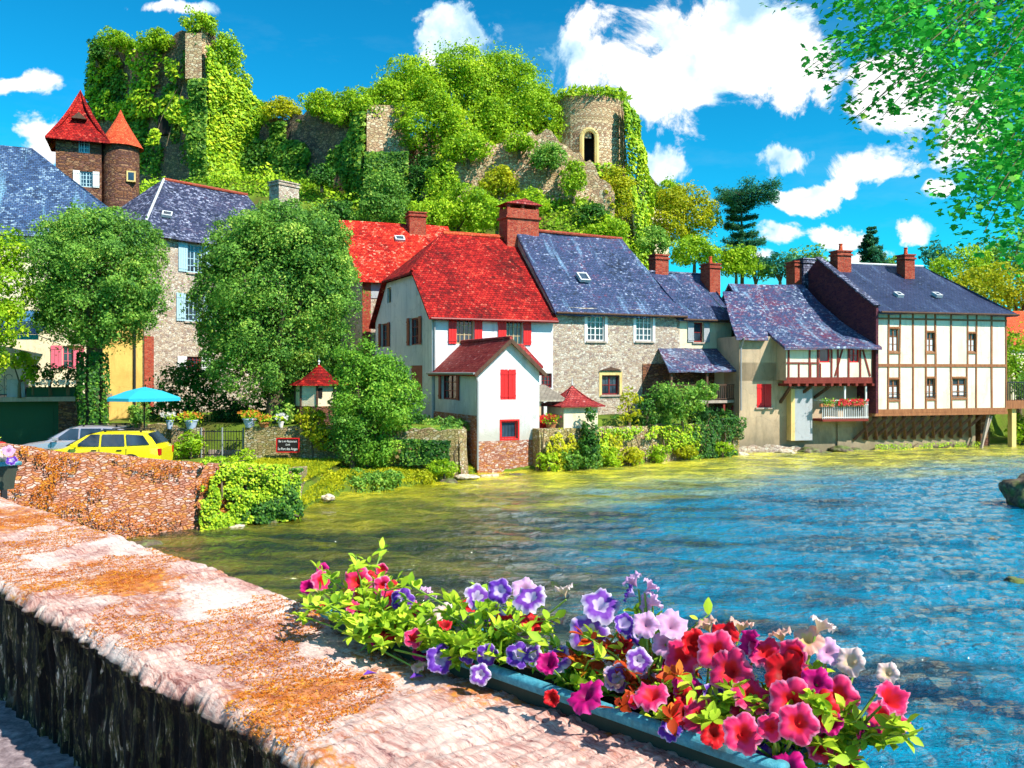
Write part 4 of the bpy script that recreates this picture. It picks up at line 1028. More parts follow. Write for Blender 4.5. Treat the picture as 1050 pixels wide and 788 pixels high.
# plinth set back, lattice of raking struts carrying the overhang
m=MB(); pl=Plane((-1.6,.95),(W*.86,.95)); wall(m,pl,-.6,zb+.1); wall(m,Plane((W*.86,.95),(W*.86,5)),-.6,zb+.1); m.build('river_wall',M['tan_wall'],T)
m=MB(); m.box(-.2,W+.05,-.05,.94,zb-.16,zb-.004); m.build('bressummer',M['timber'],T)
n=12
for k in range(n):
    lt=MB(); x=-.6+(W*.86)*k/n; lt.beam((x,.90,zb-1.45),(x+.8,.05,zb-.2),.15); lt.build('strut',M['timber_dark'],T); lt=MB(); lt.beam((x+.8,.88,zb-1.45),(x,.12,zb-.2),.14); lt.build('strut',M['timber_dark'],T)
m=MB(); m.box(W*.93,W+.02,1.2,2.4,-.6,zb-.17); m.build('pier',M['stone_brown'],T)
m=MB(); x=fr.u(1001,.3); m.beam((x,.0,-.2),(x+.75,.2,zb-.2),.12); m.build('prop',M['sill'],T); m=MB(); m.beam((x+.25,.3,-.2),(x+.95,.2,zb-.25),.09); m.build('prop',M['sill'],T)
# walkway and railing to the right of it
fr2=Fr(1034,49.3,16,0.0)
T2=fr2.root('walkway','timber footbridge with dark railing at the right end of the half-timbered house','footbridge')
zf=fr2.z(411,0); m=MB(); m.box(-.3,6,-.2,1.2,zf-.45,zf); m.build('deck',M['timber'],T2)
m=MB()
m.box(-.2,6,-.15,-.1,zf+1.0,zf+1.06)
x=-.2
while x<5.9: m.box(x,x+.03,-.14,-.11,zf+.0,zf+1.0); x+=.16
m.build('railing',M['iron'],T2); m=MB(); m.box(.25,.55,0,.3,-1,zf-.455); m.build('post',M['ochre_stone'],T2); m=MB(); m.box(4.5,4.8,0,.3,-1,zf-.455); m.build('post',M['ochre_stone'],T2)
# low red-tiled house beyond
fr3=Fr(1037,56,20,1.0)
T3=fr3.root('far_red_house','low house with red tiled roof at the right edge behind trees','house')
m=MB(); m.box(0,7,0,6,0,5.2); m.build('wall',M['cream_wall'],T3)
r=MB(); r.patch((-.4,-.4,5.0),(7.4,-.4,5.0),(7.4,3,7.4),(-.4,3,7.4),10,6); r.patch((7.4,6.4,5.0),(-.4,6.4,5.0),(-.4,3,7.4),(7.4,3,7.4),10,6); r.build('roof',M['tile_orange'],T3)

# ================================================================== HOUSE WITH RED ROOF BEHIND THE BIG TREE
fr=Fr(372,50.5,20,2.0)
T=fr.root('red_roofed_house','stone house with bright red tiled roof half hidden behind the big round tree','house')
W=fr.u(445); D=8; ze=fr.z(286,0); zr=fr.z(229,fr.u(400,D/2),D/2)
front=Plane((0,0),(W,0)); side=Plane((0,D),(0,0))
m=MB(); wall(m,front,-1,ze); wall(m,side,-1,ze); wall(m,Plane((W,0),(W,D)),-1,ze); wall(m,Plane((W,D),(0,D)),-1,ze); m.face([side.p(0,ze),side.p(D,ze),side.p(D/2,zr-.1)],side.n); m.build('wall',M['stone_pale'],T)
m=MB(); pbox(m,front,-.03,.45,-1,ze-.02,.0,.05); m.build('corner_quoins',M['brick'],T)
m=MB(); pbox(m,front,0.47,W,ze-1.1,ze-.02,.003,.04); m.build('eaves_band',M['grey_wall'],T)
r=MB(); A=Vector((-.3,-.4,ze-.15)); B=Vector((W+2,-.4,ze-.15)); C=Vector((W+2,D/2,zr)); E=Vector((-.8,D/2,zr)); r.patch(A,B,C,E,18,12,amp=.04,kick=.05,seed=41)
r.patch(Vector((W+2,D+.4,ze-.15)),Vector((-.3,D+.4,ze-.15)),E,C,8,6); r.build('roof',M['tile_bright'],T)
c=on_quad(A,B,C,E,.50,.72); sv=(on_quad(A,B,C,E,.5,.8)-c).normalized(); skylight(T,c,Vector((1,0,0)),sv,.6,.45)
a=fr.u(420,D*.4); chimney(T,a,fr.u(437,D*.4),D*.4,D*.4+1.0,zr-2,fr.z(218,a,D*.4),'brick')

# ================================================================== SLATE-ROOFED STONE HOUSE, LEFT
fr=Fr(148,45.5,52,2.0)
T=fr.root('slate_stone_house','tall rubble stone house with mottled violet slate roof and pale blue shutters','house')
W=fr.u(290); D=8; ze=fr.z(236,0)
front=Plane((0,0),(W,0)); side=Plane((0,D),(0,0))
uh=fr.u(168,D/2); zr=fr.z(184,uh,D/2)
hf=[rect(fr,front,192,208,251,280),rect(fr,front,190,208,302,330),rect(fr,front,191,206,366,380)]
m=MB(); wall(m,front,-1,ze,hf); wall(m,side,-1,ze); wall(m,Plane((W,0),(W,D)),-1,ze); wall(m,Plane((W,D),(0,D)),-1,ze); m.build('wall',M['stone_pale'],T)
o_=.4; A=Vector((-o_,-o_,ze-.2)); B=Vector((W+.3,-o_,ze-.2)); C=Vector((W+.3,D/2,zr)); E=Vector((uh,D/2,zr)); L=Vector((-o_,D+o_,ze-.2)); 
r=MB(); r.patch(A,B,C,E,30,16,kick=.08,amp=.05,seed=51,sag=.1); r.patch(L,A,E,E,10,10,seed=52); r.patch(Vector((W+.3,D+o_,ze-.2)),L,E,C,8,8); r.build('roof',M['slate_dark'],T)
ridge(T,E,C,'brick',.1); ridge(T,A,E,'lead',.07,'hip_flashing')
for i,h in enumerate(hf): window(T,front,h,'blue_paint' if i<2 else 'maroon_paint',4,4,shut='blue_paint' if i<2 else 'white_paint',swide=.55,depth=.14,sill='sill')
c=on_quad(A,B,C,E,.12,.35); sv=(on_quad(A,B,C,E,.12,.45)-c).normalized(); skylight(T,c,Vector((1,0,0)),sv,.6,.5)
a=fr.u(281,D/2); chimney(T,a,a+1.6,D/2-.5,D/2+.5,zr-1.5,zr+1.15,'stone_pale')
m=MB(); pbox(m,front,-.02,.5,-1,fr.z(345,0),.003,.05); m.build('corner_strip',M['brick'],T)

# ================================================================== TOWER HOUSE
fr=Fr(57,56,22,3.0)
T=fr.root('tower_house','square brown stone tower with steep red pyramid roof and joined round turret','tower')
W=fr.u(104); D=W; ze=fr.z(140,W/2)
front=Plane((0,0),(W,0)); side=Plane((0,D),(0,0))
hf=[rect(fr,front,80.5,92,142,157),rect(fr,front,82,95,176,192)]
m=MB(); wall(m,front,-2,ze,hf); wall(m,side,-2,ze); wall(m,Plane((W,0),(W,D)),-2,ze); wall(m,Plane((W,D),(0,D)),-2,ze); m.build('wall',M['stone_brown'],T)
za=fr.z(92,fr.u(83,D/2),D/2); o_=.55; ap=Vector((W/2,D/2,za)); zq=ze-.3
c=[Vector((-o_,-o_,zq)),Vector((W+o_,-o_,zq)),Vector((W+o_,D+o_,zq)),Vector((-o_,D+o_,zq))]
r=MB()
for i in range(4): r.patch(c[i],c[(i+1)%4],ap,ap,14,14,kick=.28,amp=.03,thick=.12)
r.build('roof',M['tile_red'],T)
window(T,front,hf[0],'blue_paint',4,3,shut=None,depth=.14); window(T,front,hf[1],'blue_paint',4,4,shut='white_paint',swide=.4,depth=.14)
p=on_quad(c[0],c[1],ap,ap,.5,.40); d=MB(); d.prism([p+Vector((-.45,-.1,0)),p+Vector((.45,-.1,0)),p+Vector((0,-.1,.42))],(0,1.0,0)); d.build('dormer',M['timber_dark'],T)
tc_=Vector((fr.u(123,-.2),.9,0)); rad=fr.u(143,.9)-tc_.x
m=MB(); m.lathe([(rad,-2),(rad,ze-.1)],tc_,28,jit=.02); TU=m.build('turret_wall',M['stone_brown'],T,smooth=True)
zc=fr.z(113,tc_.x,.9); m=MB(); m.lathe([(rad+.28,ze-.35),(rad*.62,ze+(zc-ze)*.38),(rad*.25,ze+(zc-ze)*.72),(.02,zc)],tc_,28,jit=.02); m.build('turret_roof',M['tile_orange'],T,smooth=True)
for py in (178,212):
    zz=fr.z(py,tc_.x,-.9); w_=MB(); x=fr.u(133,-.6)-.2; yy=.9-rad*.93
    w_.box(x,x+.55,yy-.12,yy+.4,zz-.35,zz+.35); fo=w_.build('window_surround',M['ochre_stone'],T)
    w_=MB(); w_.box(x+.1,x+.45,yy-.14,yy-.1,zz-.25,zz+.25); w_.build('pane',M['glass'],fo)

# ================================================================== FAR-LEFT HOUSE WITH BLUE SLATE ROOF
fr=Fr(40,42.5,24,2.0)
T=fr.root('blue_slate_house','house with big blue slate roof and pink shutters behind the left tree','house')
uL=-9; W=fr.u(146); D=8.5; ze=fr.z(241,W/2)
front=Plane((uL,0),(W,0)); 
hf=[]
m=MB()
px_sh=[rect(fr,front,64,75,355,378)]
wall(m,front,-1.2,ze,px_sh); wall(m,Plane((W,0),(W,D)),-1.2,ze); wall(m,Plane((uL,D),(uL,0)),-1.2,ze); wall(m,Plane((W,D),(uL,D)),-1.2,ze); m.build('wall',M['cream_wall'],T)
m=MB(); a=fr.u(105); pbox(m,front,a-uL,W-uL,-1.2,fr.z(330,W),.003,.05); m.build('ochre_panel',M['yellow_wall'],T)
zr=fr.z(151,fr.u(20,D/2),D/2); o_=.4
A=Vector((uL,-o_,ze-.15)); B=Vector((W+o_,-o_,ze-.15)); C=Vector((fr.u(33,D/2),D/2,zr)); E=Vector((uL,D/2,zr)); Bk=Vector((W+o_,D+o_,ze-.15))
r=MB(); r.patch(A,B,C,E,26,18,kick=.1,amp=.05,seed=61); r.patch(B,Bk,C,C,10,12,seed=62); r.patch(Bk,Vector((uL,D+o_,ze-.15)),E,C,8,8); r.build('roof',M['slate_blue'],T)
window(T,front,px_sh[0],'pink_paint',2,3,shut='pink_paint',swide=.5)
for uu,tt in ((.48,.22),(.36,.62)):
    c=on_quad(A,B,C,E,uu,tt); sv=(on_quad(A,B,C,E,uu,tt+.1)-c).normalized(); skylight(T,c,Vector((1,0,0)),sv,.6,.5)
dp=MB(); x=fr.u(138); dp.tube((x,-.12,-1),(x,-.12,ze-.2),.06); dp.build('drainpipe',M['iron'],T)
# balcony / garage below it
fr=Fr(60,38.2,14,.72)
T=fr.root('garage','garage with dark green doors, stone pillar and flower-lined terrace on its flat roof','garage')
x0=-9.0; xp=fr.u(86); zt=fr.z(407,0); 
m=MB(); m.box(0,xp,0,.9,-.6,zt-.2); m.build('stone_pillar',M['stone_brown'],T)
m=MB(); m.box(x0,xp+.15,-.15,5.5,zt-.2,zt); m.build('terrace_slab',M['sill'],T)
d=MB(); gp=Plane((x0,.45),(-.02,.45))
t_=0
while t_<9: pbox(d,gp,t_,min(t_+2.96,8.95),0,zt-.22,0,.05); pbox(d,gp,t_+.2,t_+2.7,.2,1.0,.05,.07); pbox(d,gp,t_+.2,t_+2.7,1.15,1.95,.05,.07); t_+=3.0
d.build('garage_door',M['door_green'],T)
m=MB(); m.box(x0,xp,.91,5.5,-.6,zt-.21); m.build('side_wall',M['stone_brown'],T)
pb=MB(); xr=fr.u(27)
pb.box(xr,xp-.2,0.0,.35,zt+.003,zt+.42); pb.build('planter_trough',M['door_green'],T)
pb=MB(); pb.box(xr-.75,xr-.05,-.05,.5,zt+.003,zt+.75); pb.build('balcony_pier',M['grey_wall'],T)
ir=MB(); x=x0; ir.box(x0,xr-.76,.1,.14,zt+1.25,zt+1.3); ir.box(x0,xr-.76,.1,.14,zt+.08,zt+.12)
while x<xr-.8:
    ir.tube((x,.12,zt),(x,.12,zt+1.25),.014,seg=5)
    for zc_,rr_ in ((.4,.13),(.85,.13)):
        pts=[Vector((x+.18+rr_*math.cos(a),.12,zt+zc_+rr_*math.sin(a))) for a in np.linspace(0,5.6,9)]; ir.path(pts,.011,.011,4)
    x+=.36
ir.build('iron_railing',M['iron'],T)
m=MB(); ax0,ax1=-9,fr.u(50,1.0); za_=fr.z(333,0,2.0); zb_=fr.z(343,0,-.4)
def awning():
    r=MB(); r.patch((ax0,-.6,zb_),(ax1,-.6,zb_),(ax1+.0,3.4,za_+.7),(ax0,3.4,za_+.7),12,4,amp=.01,thick=.03); return r
M['awning']=m_paint('blue_canvas',(.03,.16,.36),rough=.8); M['canvas_teal']=m_paint('teal_canvas',(.02,.42,.60),rough=.85,var=.12)
AW=thing('awning','blue canvas awning over the terrace at the left edge','awning',(fr.X0,fr.Y0,fr.z0),fr.a)
awning().build('canopy',M['awning'],AW)
v_=MB(); v_.box(ax0,ax1,-.62,-.60,zb_-.25,zb_-.035); v_.build('valance',M['canvas_teal'],AW)
v_=MB(); v_.tube((ax1-.1,-.5,zb_-.04),(ax1-.1,3.3,zb_-.3),.025); v_.build('arm',M['white_paint'],AW)

# ================================================================== GARDEN PAVILION, SIGN, GATE, RETAINING WALL
ret=[(-18.6,37.7,1.95),(-14.2,36.45,2.05)]+[(xat(px,Y),Y,zat(py,Y)) for px,Y,py in ((176,35.9,439),(205,35.7,438))]
wall_run('terrace_wall',ret,'mottled garden wall behind the cars topped with potted plants','wall',M['stone_wall'],base=.2,thick=.4)
ret2=[(xat(px,Y),Y,zat(py,Y)) for px,Y,py in ((251,35.3,438),(345,34.9,438),(470,34.6,442),(478,35.2,441),(474,38.8,436))]
wall_run('terrace_wall',ret2,'long garden retaining wall behind the lawn, carrying the dark sign','wall',M['stone_wall'],base=.1,thick=.4)
fr=Fr(206,35.7,-5,.72)
T=fr.root('garden_gate','black iron garden gate between two stretches of garden wall','gate')
W=fr.u(250); H=fr.z(441,0)
g=MB()
for z_ in (.12,.7,H-.08): g.box(0,W,-.02,.02,z_,z_+.035)
x=0
while x<W: g.tube((x,0,.05),(x,0,H),.013,seg=5); x+=.115
g.build('bars',M['iron'],T); g=MB()
for x in (.02,W*.5,W-.02): g.tube((x,0,0),(x,0,H+.1),.035,seg=8)
g.build('post',M['zinc'],T)
st=MB()
for k in range(5): st.box(0,W,.4+k*.3,3.5,k*.24-.2,k*.24+.02)
tag(st.build('garden_steps',M['sill']),'stone steps climbing behind the iron gate','steps'); bpy.data.objects['garden_steps'].location=(fr.X0,fr.Y0,fr.z0); bpy.data.objects['garden_steps'].rotation_euler=(0,0,fr.a)

def pyr_pavilion():
    Y=37.6; cx=xat(327,Y); z0=2.0
    T=thing('garden_pavilion','small octagonal cream pavilion with red pointed roof and white finial','pavilion',(cx,Y,z0),R(8))
    zb0=zat(416,Y)-z0; z1=zat(394,Y)-z0; za=zat(374,Y)-z0; r=.98
    m=MB(); m.lathe([(r+.04,-1.0),(r+.04,zb0)],(0,0,0),8); m.face([Vector(((r+.04)*math.cos(a),(r+.04)*math.sin(a),zb0)) for a in np.arange(8)*math.pi/4]); m.build('base_wall',M['stone_brown'],T)
    m=MB(); m.lathe([(r,zb0),(r,z1)],(0,0,0),8); m.build('wall',M['cream_wall'],T)
    m=MB()
    for k in range(8):
        a=k*math.pi/4; p=Vector((r*math.cos(a),r*math.sin(a),0)); m.tube(p+Vector((0,0,zb0)),p+Vector((0,0,z1)),.05,seg=6)
    m.build('corner_post',M['timber_dark'],T)
    m=MB(); m.lathe([(r+.27,z1-.05),(r*.55,z1+(za-z1)*.42),(.03,za)],(0,0,0),8); m.build('roof',M['tile_red'],T)
    m=MB(); m.tube((0,0,za-.02),(0,0,za+.40),.03,.015,6); m.lathe([(.0,.0),(.06,.05),(.06,.1),(0,.14)],(0,0,za+.05),8); m.build('finial',M['white_paint'],T)
    m=MB()
    a=-math.pi/2+.1; 
    p=Vector((math.cos(a),math.sin(a),0)); q=Vector((-p.y,p.x,0)); c=p*(r*.95)+Vector((0,0,(zb0+z1)/2+.1)); m.prism([c-q*.12-Vector((0,0,.2)),c+q*.12-Vector((0,0,.2)),c+q*.12+Vector((0,0,.2)),c-q*.12+Vector((0,0,.2))],p*.05); m.build('window',M['dark'],T)
pyr_pavilion()
# sign on the wall
Y=34.75; sx0,sx1=xat(284,Y),xat(308,Y); sz0,sz1=zat(464,Y),zat(449,Y)
T=thing('restaurant_sign','dark board with white lettering in a red frame on the garden wall','sign',((sx0+sx1)/2,Y-.12,sz0),R(-3))
w2,h2=(sx1-sx0)/2,sz1-sz0
m=MB(); m.box(-w2+.04,w2-.04,-.02,.02,.04,h2-.04); m.build('board',M['dark'],T)
m=MB(); m.box(-w2,w2,-.035,.03,0,.04); m.box(-w2,w2,-.035,.03,h2-.04,h2); m.box(-w2,-w2+.04,-.035,.03,.041,h2-.041); m.box(w2-.04,w2,-.035,.03,.041,h2-.041); m.build('frame',M['red_paint'],T)
def text(s,size,loc,mt,parent,rot=(R(90),0,0),sx=1):
    c=bpy.data.curves.new('lettering','FONT'); c.body=s; c.size=size; c.align_x='CENTER'; c.extrude=.004
    o=bpy.data.objects.new('lettering',c); col.objects.link(o); c.materials.append(mt); o.parent=parent; o.location=loc; o.rotation_euler=rot; o.scale=(sx,1,1)
    dg=bpy.context.evaluated_depsgraph_get(); me=bpy.data.meshes.new_from_object(o.evaluated_get(dg)); n_=bpy.data.objects.new('lettering',me); col.objects.link(n_); n_.parent=parent; n_.location=loc; n_.rotation_euler=rot; n_.scale=(sx,1,1); bpy.data.objects.remove(o); n_.name='lettering'; return n_
text('Bar à vin Restaurant',.125,(0,-.026,h2*.70),M['white_paint'],T,sx=.72); text('Grill',.10,(0,-.026,h2*.48),M['white_paint'],T); text('La Part des Anges',.15,(0,-.026,h2*.17),M['white_paint'],T,sx=.72)
for x in (-w2*.7,w2*.7):
    m=MB(); m.tube((x,.02,h2*.3),(x,.22,h2*.3),.015); m.build('bracket',M['iron'],T)

# parasol
Y=34.2; c=Vector((xat(148,Y),Y,.72))
T=thing('parasol','teal canvas parasol standing on the terrace behind the cars','parasol',c)
zc=zat(397,Y)-c.z; ze_=zat(408,Y)-c.z; rx=xat(185,Y)-c.x
m=MB(); m.lathe([(rx,ze_),(rx*.5,ze_+(zc-ze_)*.62),(.02,zc)],(0,0,0),8); m.lathe([(rx,ze_-.12),(rx,ze_)],(0,0,0),8); m.build('canopy',M['canvas_teal'],T)
m=MB(); m.tube((0,0,0),(0,0,zc),.03); m.build('pole',M['timber_dark'],T)
m=MB()
for k in range(8):
    a=k*math.pi/4; m.tube((0,0,zc-.75),(rx*.55*math.cos(a),rx*.55*math.sin(a),ze_+(zc-ze_)*.50),.012,seg=5)
m.build('rib',M['timber_dark'],T)
m=MB(); m.box(-.35,.35,-.35,.35,0,.1); m.build('base',M['sill'],T)

# garden wall by the water (right of the annexe) and the rubble toe
gw=[(xat(px,Y),Y,zat(py,Y)) for px,Y,py in ((553,37.3,440),(600,38.7,440),(640,40.1,437),(700,42.2,436),(757,44.6,437))]
wall_run('river_garden_wall',gw,'overgrown garden wall rising from the river below the stone house','wall',M['stone_wall'],thick=.5)
fw=[(xat(px,Y),Y,z_) for px,Y,z_ in ((757,45.6,.30),(790,46.0,.35),(823,46.6,.25))]
wall_run('wall_footing',fw,'low pale stone footing along the foot of the tan house','footing',M['stone_pale'],thick=.6,jag=.1)

# ================================================================== CASTLE RUINS (walls)
def ruin(name,outline_px,Ya,Yb,zbase,label,m,thick=1.6,jag=.5,seed=0,cat='ruin'):
    """outline_px: (px, top py) left to right; depth runs from Ya at the left to Yb at the right"""
    r=random.Random(seed); xa,xb=outline_px[0][0],outline_px[-1][0]
    ia,ib=1/Ya,1/Yb
    top=[]
    for i in range(len(outline_px)-1):
        (p0,q0),(p1,q1)=outline_px[i],outline_px[i+1]; n=max(2,int(abs(p1-p0)/5))
        for k in range(n+(i==len(outline_px)-2)):
            t=k/n; px=p0+(p1-p0)*t; py=q0+(q1-q0)*t; f=(px-xa)/(xb-xa); Y=1/(ia+(ib-ia)*f); z=zat(py,Y)+r.uniform(-jag,jag)
            top.append((px,Y,z))
    mb=MB(); a=Vector((xat(xa,Ya),Ya,0)); b=Vector((xat(xb,Yb),Yb,0)); d=(b-a).normalized(); nn=Vector((d.y,-d.x,0))
    pts=[Vector((xat(px,Y),Y,z)) for px,Y,z in top]
    rows=14
    for i in range(len(pts)-1):
        p,q=pts[i],pts[i+1]
        for k in range(rows):
            t0,t1=k/rows,(k+1)/rows
            G=lambda c,t:Vector((c.x,c.y,zbase+(c.z-zbase)*t))+nn*(.35*noise.noise(Vector((c.x*.5,c.y*.5,(zbase+(c.z-zbase)*t)*.5)))+.6*(1-t))
            mb.face([G(p,t0),G(q,t0),G(q,t1),G(p,t1)],nn)
        P=lambda c:c+nn*.35*noise.noise(Vector((c.x*.5,c.y*.5,c.z*.5)))
        c,d_=q-nn*thick,p-nn*thick
        mb.face([P(p),P(q),c,d_]); mb.face([Vector((c.x,c.y,zbase)),Vector((d_.x,d_.y,zbase)),d_,c],-nn)
    for c in (pts[0],pts[-1]):
        k=c-nn*thick; mb.face([Vector((c.x,c.y,zbase)),Vector((k.x,k.y,zbase)),k,c])
    return mb
mb=ruin('k',[(92,46),(110,38),(130,50),(150,48),(175,40),(192,30),(206,28)],84,76,15,'',None,seed=1,jag=.25)
mb2=ruin('k',[(206,28),(214,40),(235,78),(250,92),(264,120)],76,81,15,'',None,seed=2,jag=.3)
def off(mb,c):
    mb.v=[v-Vector(c) for v in mb.v]; return mb
kc=(xat(206,76),76,15)
T=thing('castle_keep','tall ruined castle keep smothered in ivy at the upper left','castle ruin',kc)
off(mb,kc).build('shaded_wall',M['stone_keep'],T); off(mb2,kc).build('sunlit_wall',M['stone_castle'],T)  # one keep in two stone tones: shade painted into the darker wall
m=MB(); Y=75.6; m.hexa([Vector((xat(a,Y+o),Y+o,29.5)) for a,o in ((190,0),(207,0),(207,1.2),(190,1.2))],[Vector((xat(a,Y+o),Y+o,zat(34,Y))) for a,o in ((190,0),(207,0),(207,1.2),(190,1.2))]); off(m,kc).build('corner_buttress',M['stone_castle'],T)
m=MB(); Y=78.2; p=at(168,127,Y); 
for k in range(6):
    a=math.pi*k/5
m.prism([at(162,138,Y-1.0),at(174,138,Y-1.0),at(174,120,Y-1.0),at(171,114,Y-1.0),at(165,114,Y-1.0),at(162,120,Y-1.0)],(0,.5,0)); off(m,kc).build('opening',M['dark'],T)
# rear walls so that the keep is a hollow ruin from the side too
bk=MB(); a=Vector((xat(92,84),84,15)); b=a+Vector((8,7,0)); c_=Vector((xat(264,81),81,15)); 
bk.hexa([a,b,b+Vector((.8,1,0)),a+Vector((-.2,1.2,0))],[x+Vector((0,0,14)) for x in (a,b,b+Vector((.8,1,0)),a+Vector((-.2,1.2,0)))]); bk.hexa([b,c_,c_+Vector((0,1,0)),b+Vector((0,1,0))],[x+Vector((0,0,11)) for x in (b,c_,c_+Vector((0,1,0)),b+Vector((0,1,0)))]); off(bk,kc).build('rear_wall',M['stone_keep'],T)

T=tag(ruin('c',[(262,126),(300,118),(350,106),(378,112)],80,72.5,10,'',None,seed=3,jag=.3).build('curtain_wall',M['stone_keep']),'ivy-covered curtain wall joining the keep to the middle tower','castle wall')
def boxruin(name,px0,px1,Y,deg,ytop,zb_,dep,m,label,cat,jag=.25,seed=0):
    fr=Fr(px0,Y,deg,zb_); T=fr.root(name,label,cat); W=fr.u(px1); r=random.Random(seed); zt=zat(ytop,Y)-zb_
    mb=MB(); n=max(4,int(W/.6))
    P=[(W*k/n,0) for k in range(n)]+[(W,dep*k/4) for k in range(4)]+[(W-W*k/n,dep) for k in range(n)]+[(0,dep-dep*k/4) for k in range(4)]
    H=[zt+r.uniform(-jag,jag) for _ in P]; N=len(P)
    for i in range(N):
        j=(i+1)%N; mb.face([Vector((*P[i],0)),Vector((*P[j],0)),Vector((*P[j],H[j])),Vector((*P[i],H[i]))])
        mb.face([Vector((*P[i],H[i])),Vector((*P[j],H[j])),Vector((W/2,dep/2,zt-.2))])
    mb.build('wall',M[m],T); return fr,T
boxruin('middle_tower',376,419,72,20,108,10,4,'stone_castle','square stone tower stump on the hill, ivy skirting its lower half','castle ruin',seed=5)
T=tag(ruin('c',[(419,140),(450,128),(490,122),(520,130),(548,124),(575,120)],77,76,8,'',None,seed=7,jag=.35,thick=2).build('inner_ward_wall',M['stone_castle']),'broken pale castle wall on the hilltop half buried in bushes','castle wall')
# round tower with arched window
Y=77; cx=xat(603,Y); r_=xat(640,Y)-cx; zt=zat(108,Y)
T=thing('round_tower','round ruined castle tower with tall arched window and grassy top','castle ruin',(cx,Y,8))
m=MB(); seg=44; rows=26
def rt(a,z): 
    return r_*(1+.02*noise.noise(Vector((math.cos(a)*2.5,math.sin(a)*2.5,z*.5))))+.9*max(0,1-(z)/14)
win=(-math.pi/2-.24,-math.pi/2+.12,zat(170,Y-3)-8,zat(138,Y-3)-8)
for k in range(seg):
    a0,a1=2*math.pi*k/seg,2*math.pi*(k+1)/seg
    h0=zt-8+.35*noise.noise(Vector((math.cos(a0)*3,math.sin(a0)*3,0))); h1=zt-8+.35*noise.noise(Vector((math.cos(a1)*3,math.sin(a1)*3,0)))
    for j in range(rows):
        z00,z01=h0*j/rows,h0*(j+1)/rows; z10,z11=h1*j/rows,h1*(j+1)/rows
        am=((a0+a1)/2+math.pi)%(2*math.pi)-math.pi; zm=(z00+z01)/2
        if win[0]<am<win[1] and win[2]<zm<win[3]: continue
        m.face([Vector((rt(a,z)*math.cos(a),rt(a,z)*math.sin(a),z)) for a,z in ((a0,z00),(a1,z10),(a1,z11),(a0,z01))])
m.face([Vector((r_*.98*math.cos(2*math.pi*k/seg),r_*.98*math.sin(2*math.pi*k/seg),zt-8.2)) for k in range(seg)])
m.build('wall',M['stone_castle'],T)
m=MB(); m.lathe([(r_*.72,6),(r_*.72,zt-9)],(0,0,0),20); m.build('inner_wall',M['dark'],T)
m=MB(); am=(win[0]+win[1])/2; rr_=r_+.12; c0=Vector((rr_*math.cos(am),rr_*math.sin(am),0)); q=Vector((-math.sin(am),math.cos(am),0)); hw=r_*(win[1]-win[0])/2+.05
arc=[c0+q*hw*s_+Vector((0,0,z)) for s_,z in ((-1,win[2]),(-1,win[3]-.3))]+[c0+q*hw*math.cos(a)+Vector((0,0,win[3]-.3+hw*math.sin(a))) for a in np.linspace(math.pi,0,9)]+[c0+q*hw+Vector((0,0,win[2]))]
m.path(arc,.20,.20,6); m.build('window_arch',M['ochre_stone'],T)
# little slate-roofed building behind the round tower
fr=Fr(659,84,35,8); T=fr.root('hilltop_cottage','small stone cottage with steep grey roof beside the round tower','cottage')
m=MB(); zt=zat(205,84)-8; m.box(0,3.5,0,5,-2,zt); m.build('wall',M['cream_wall'],T)
r=MB(); zr=zat(180,84)-8; r.patch((3.9,-.4,zt-.2),(3.9,5.4,zt-.2),(.6,5.4,zr),(.6,-.4,zr),8,6); r.patch((-.4,5.4,zt-.2),(-.4,-.4,zt-.2),(.6,-.4,zr),(.6,5.4,zr),8,6); r.build('roof',M['tile_grey'],T)
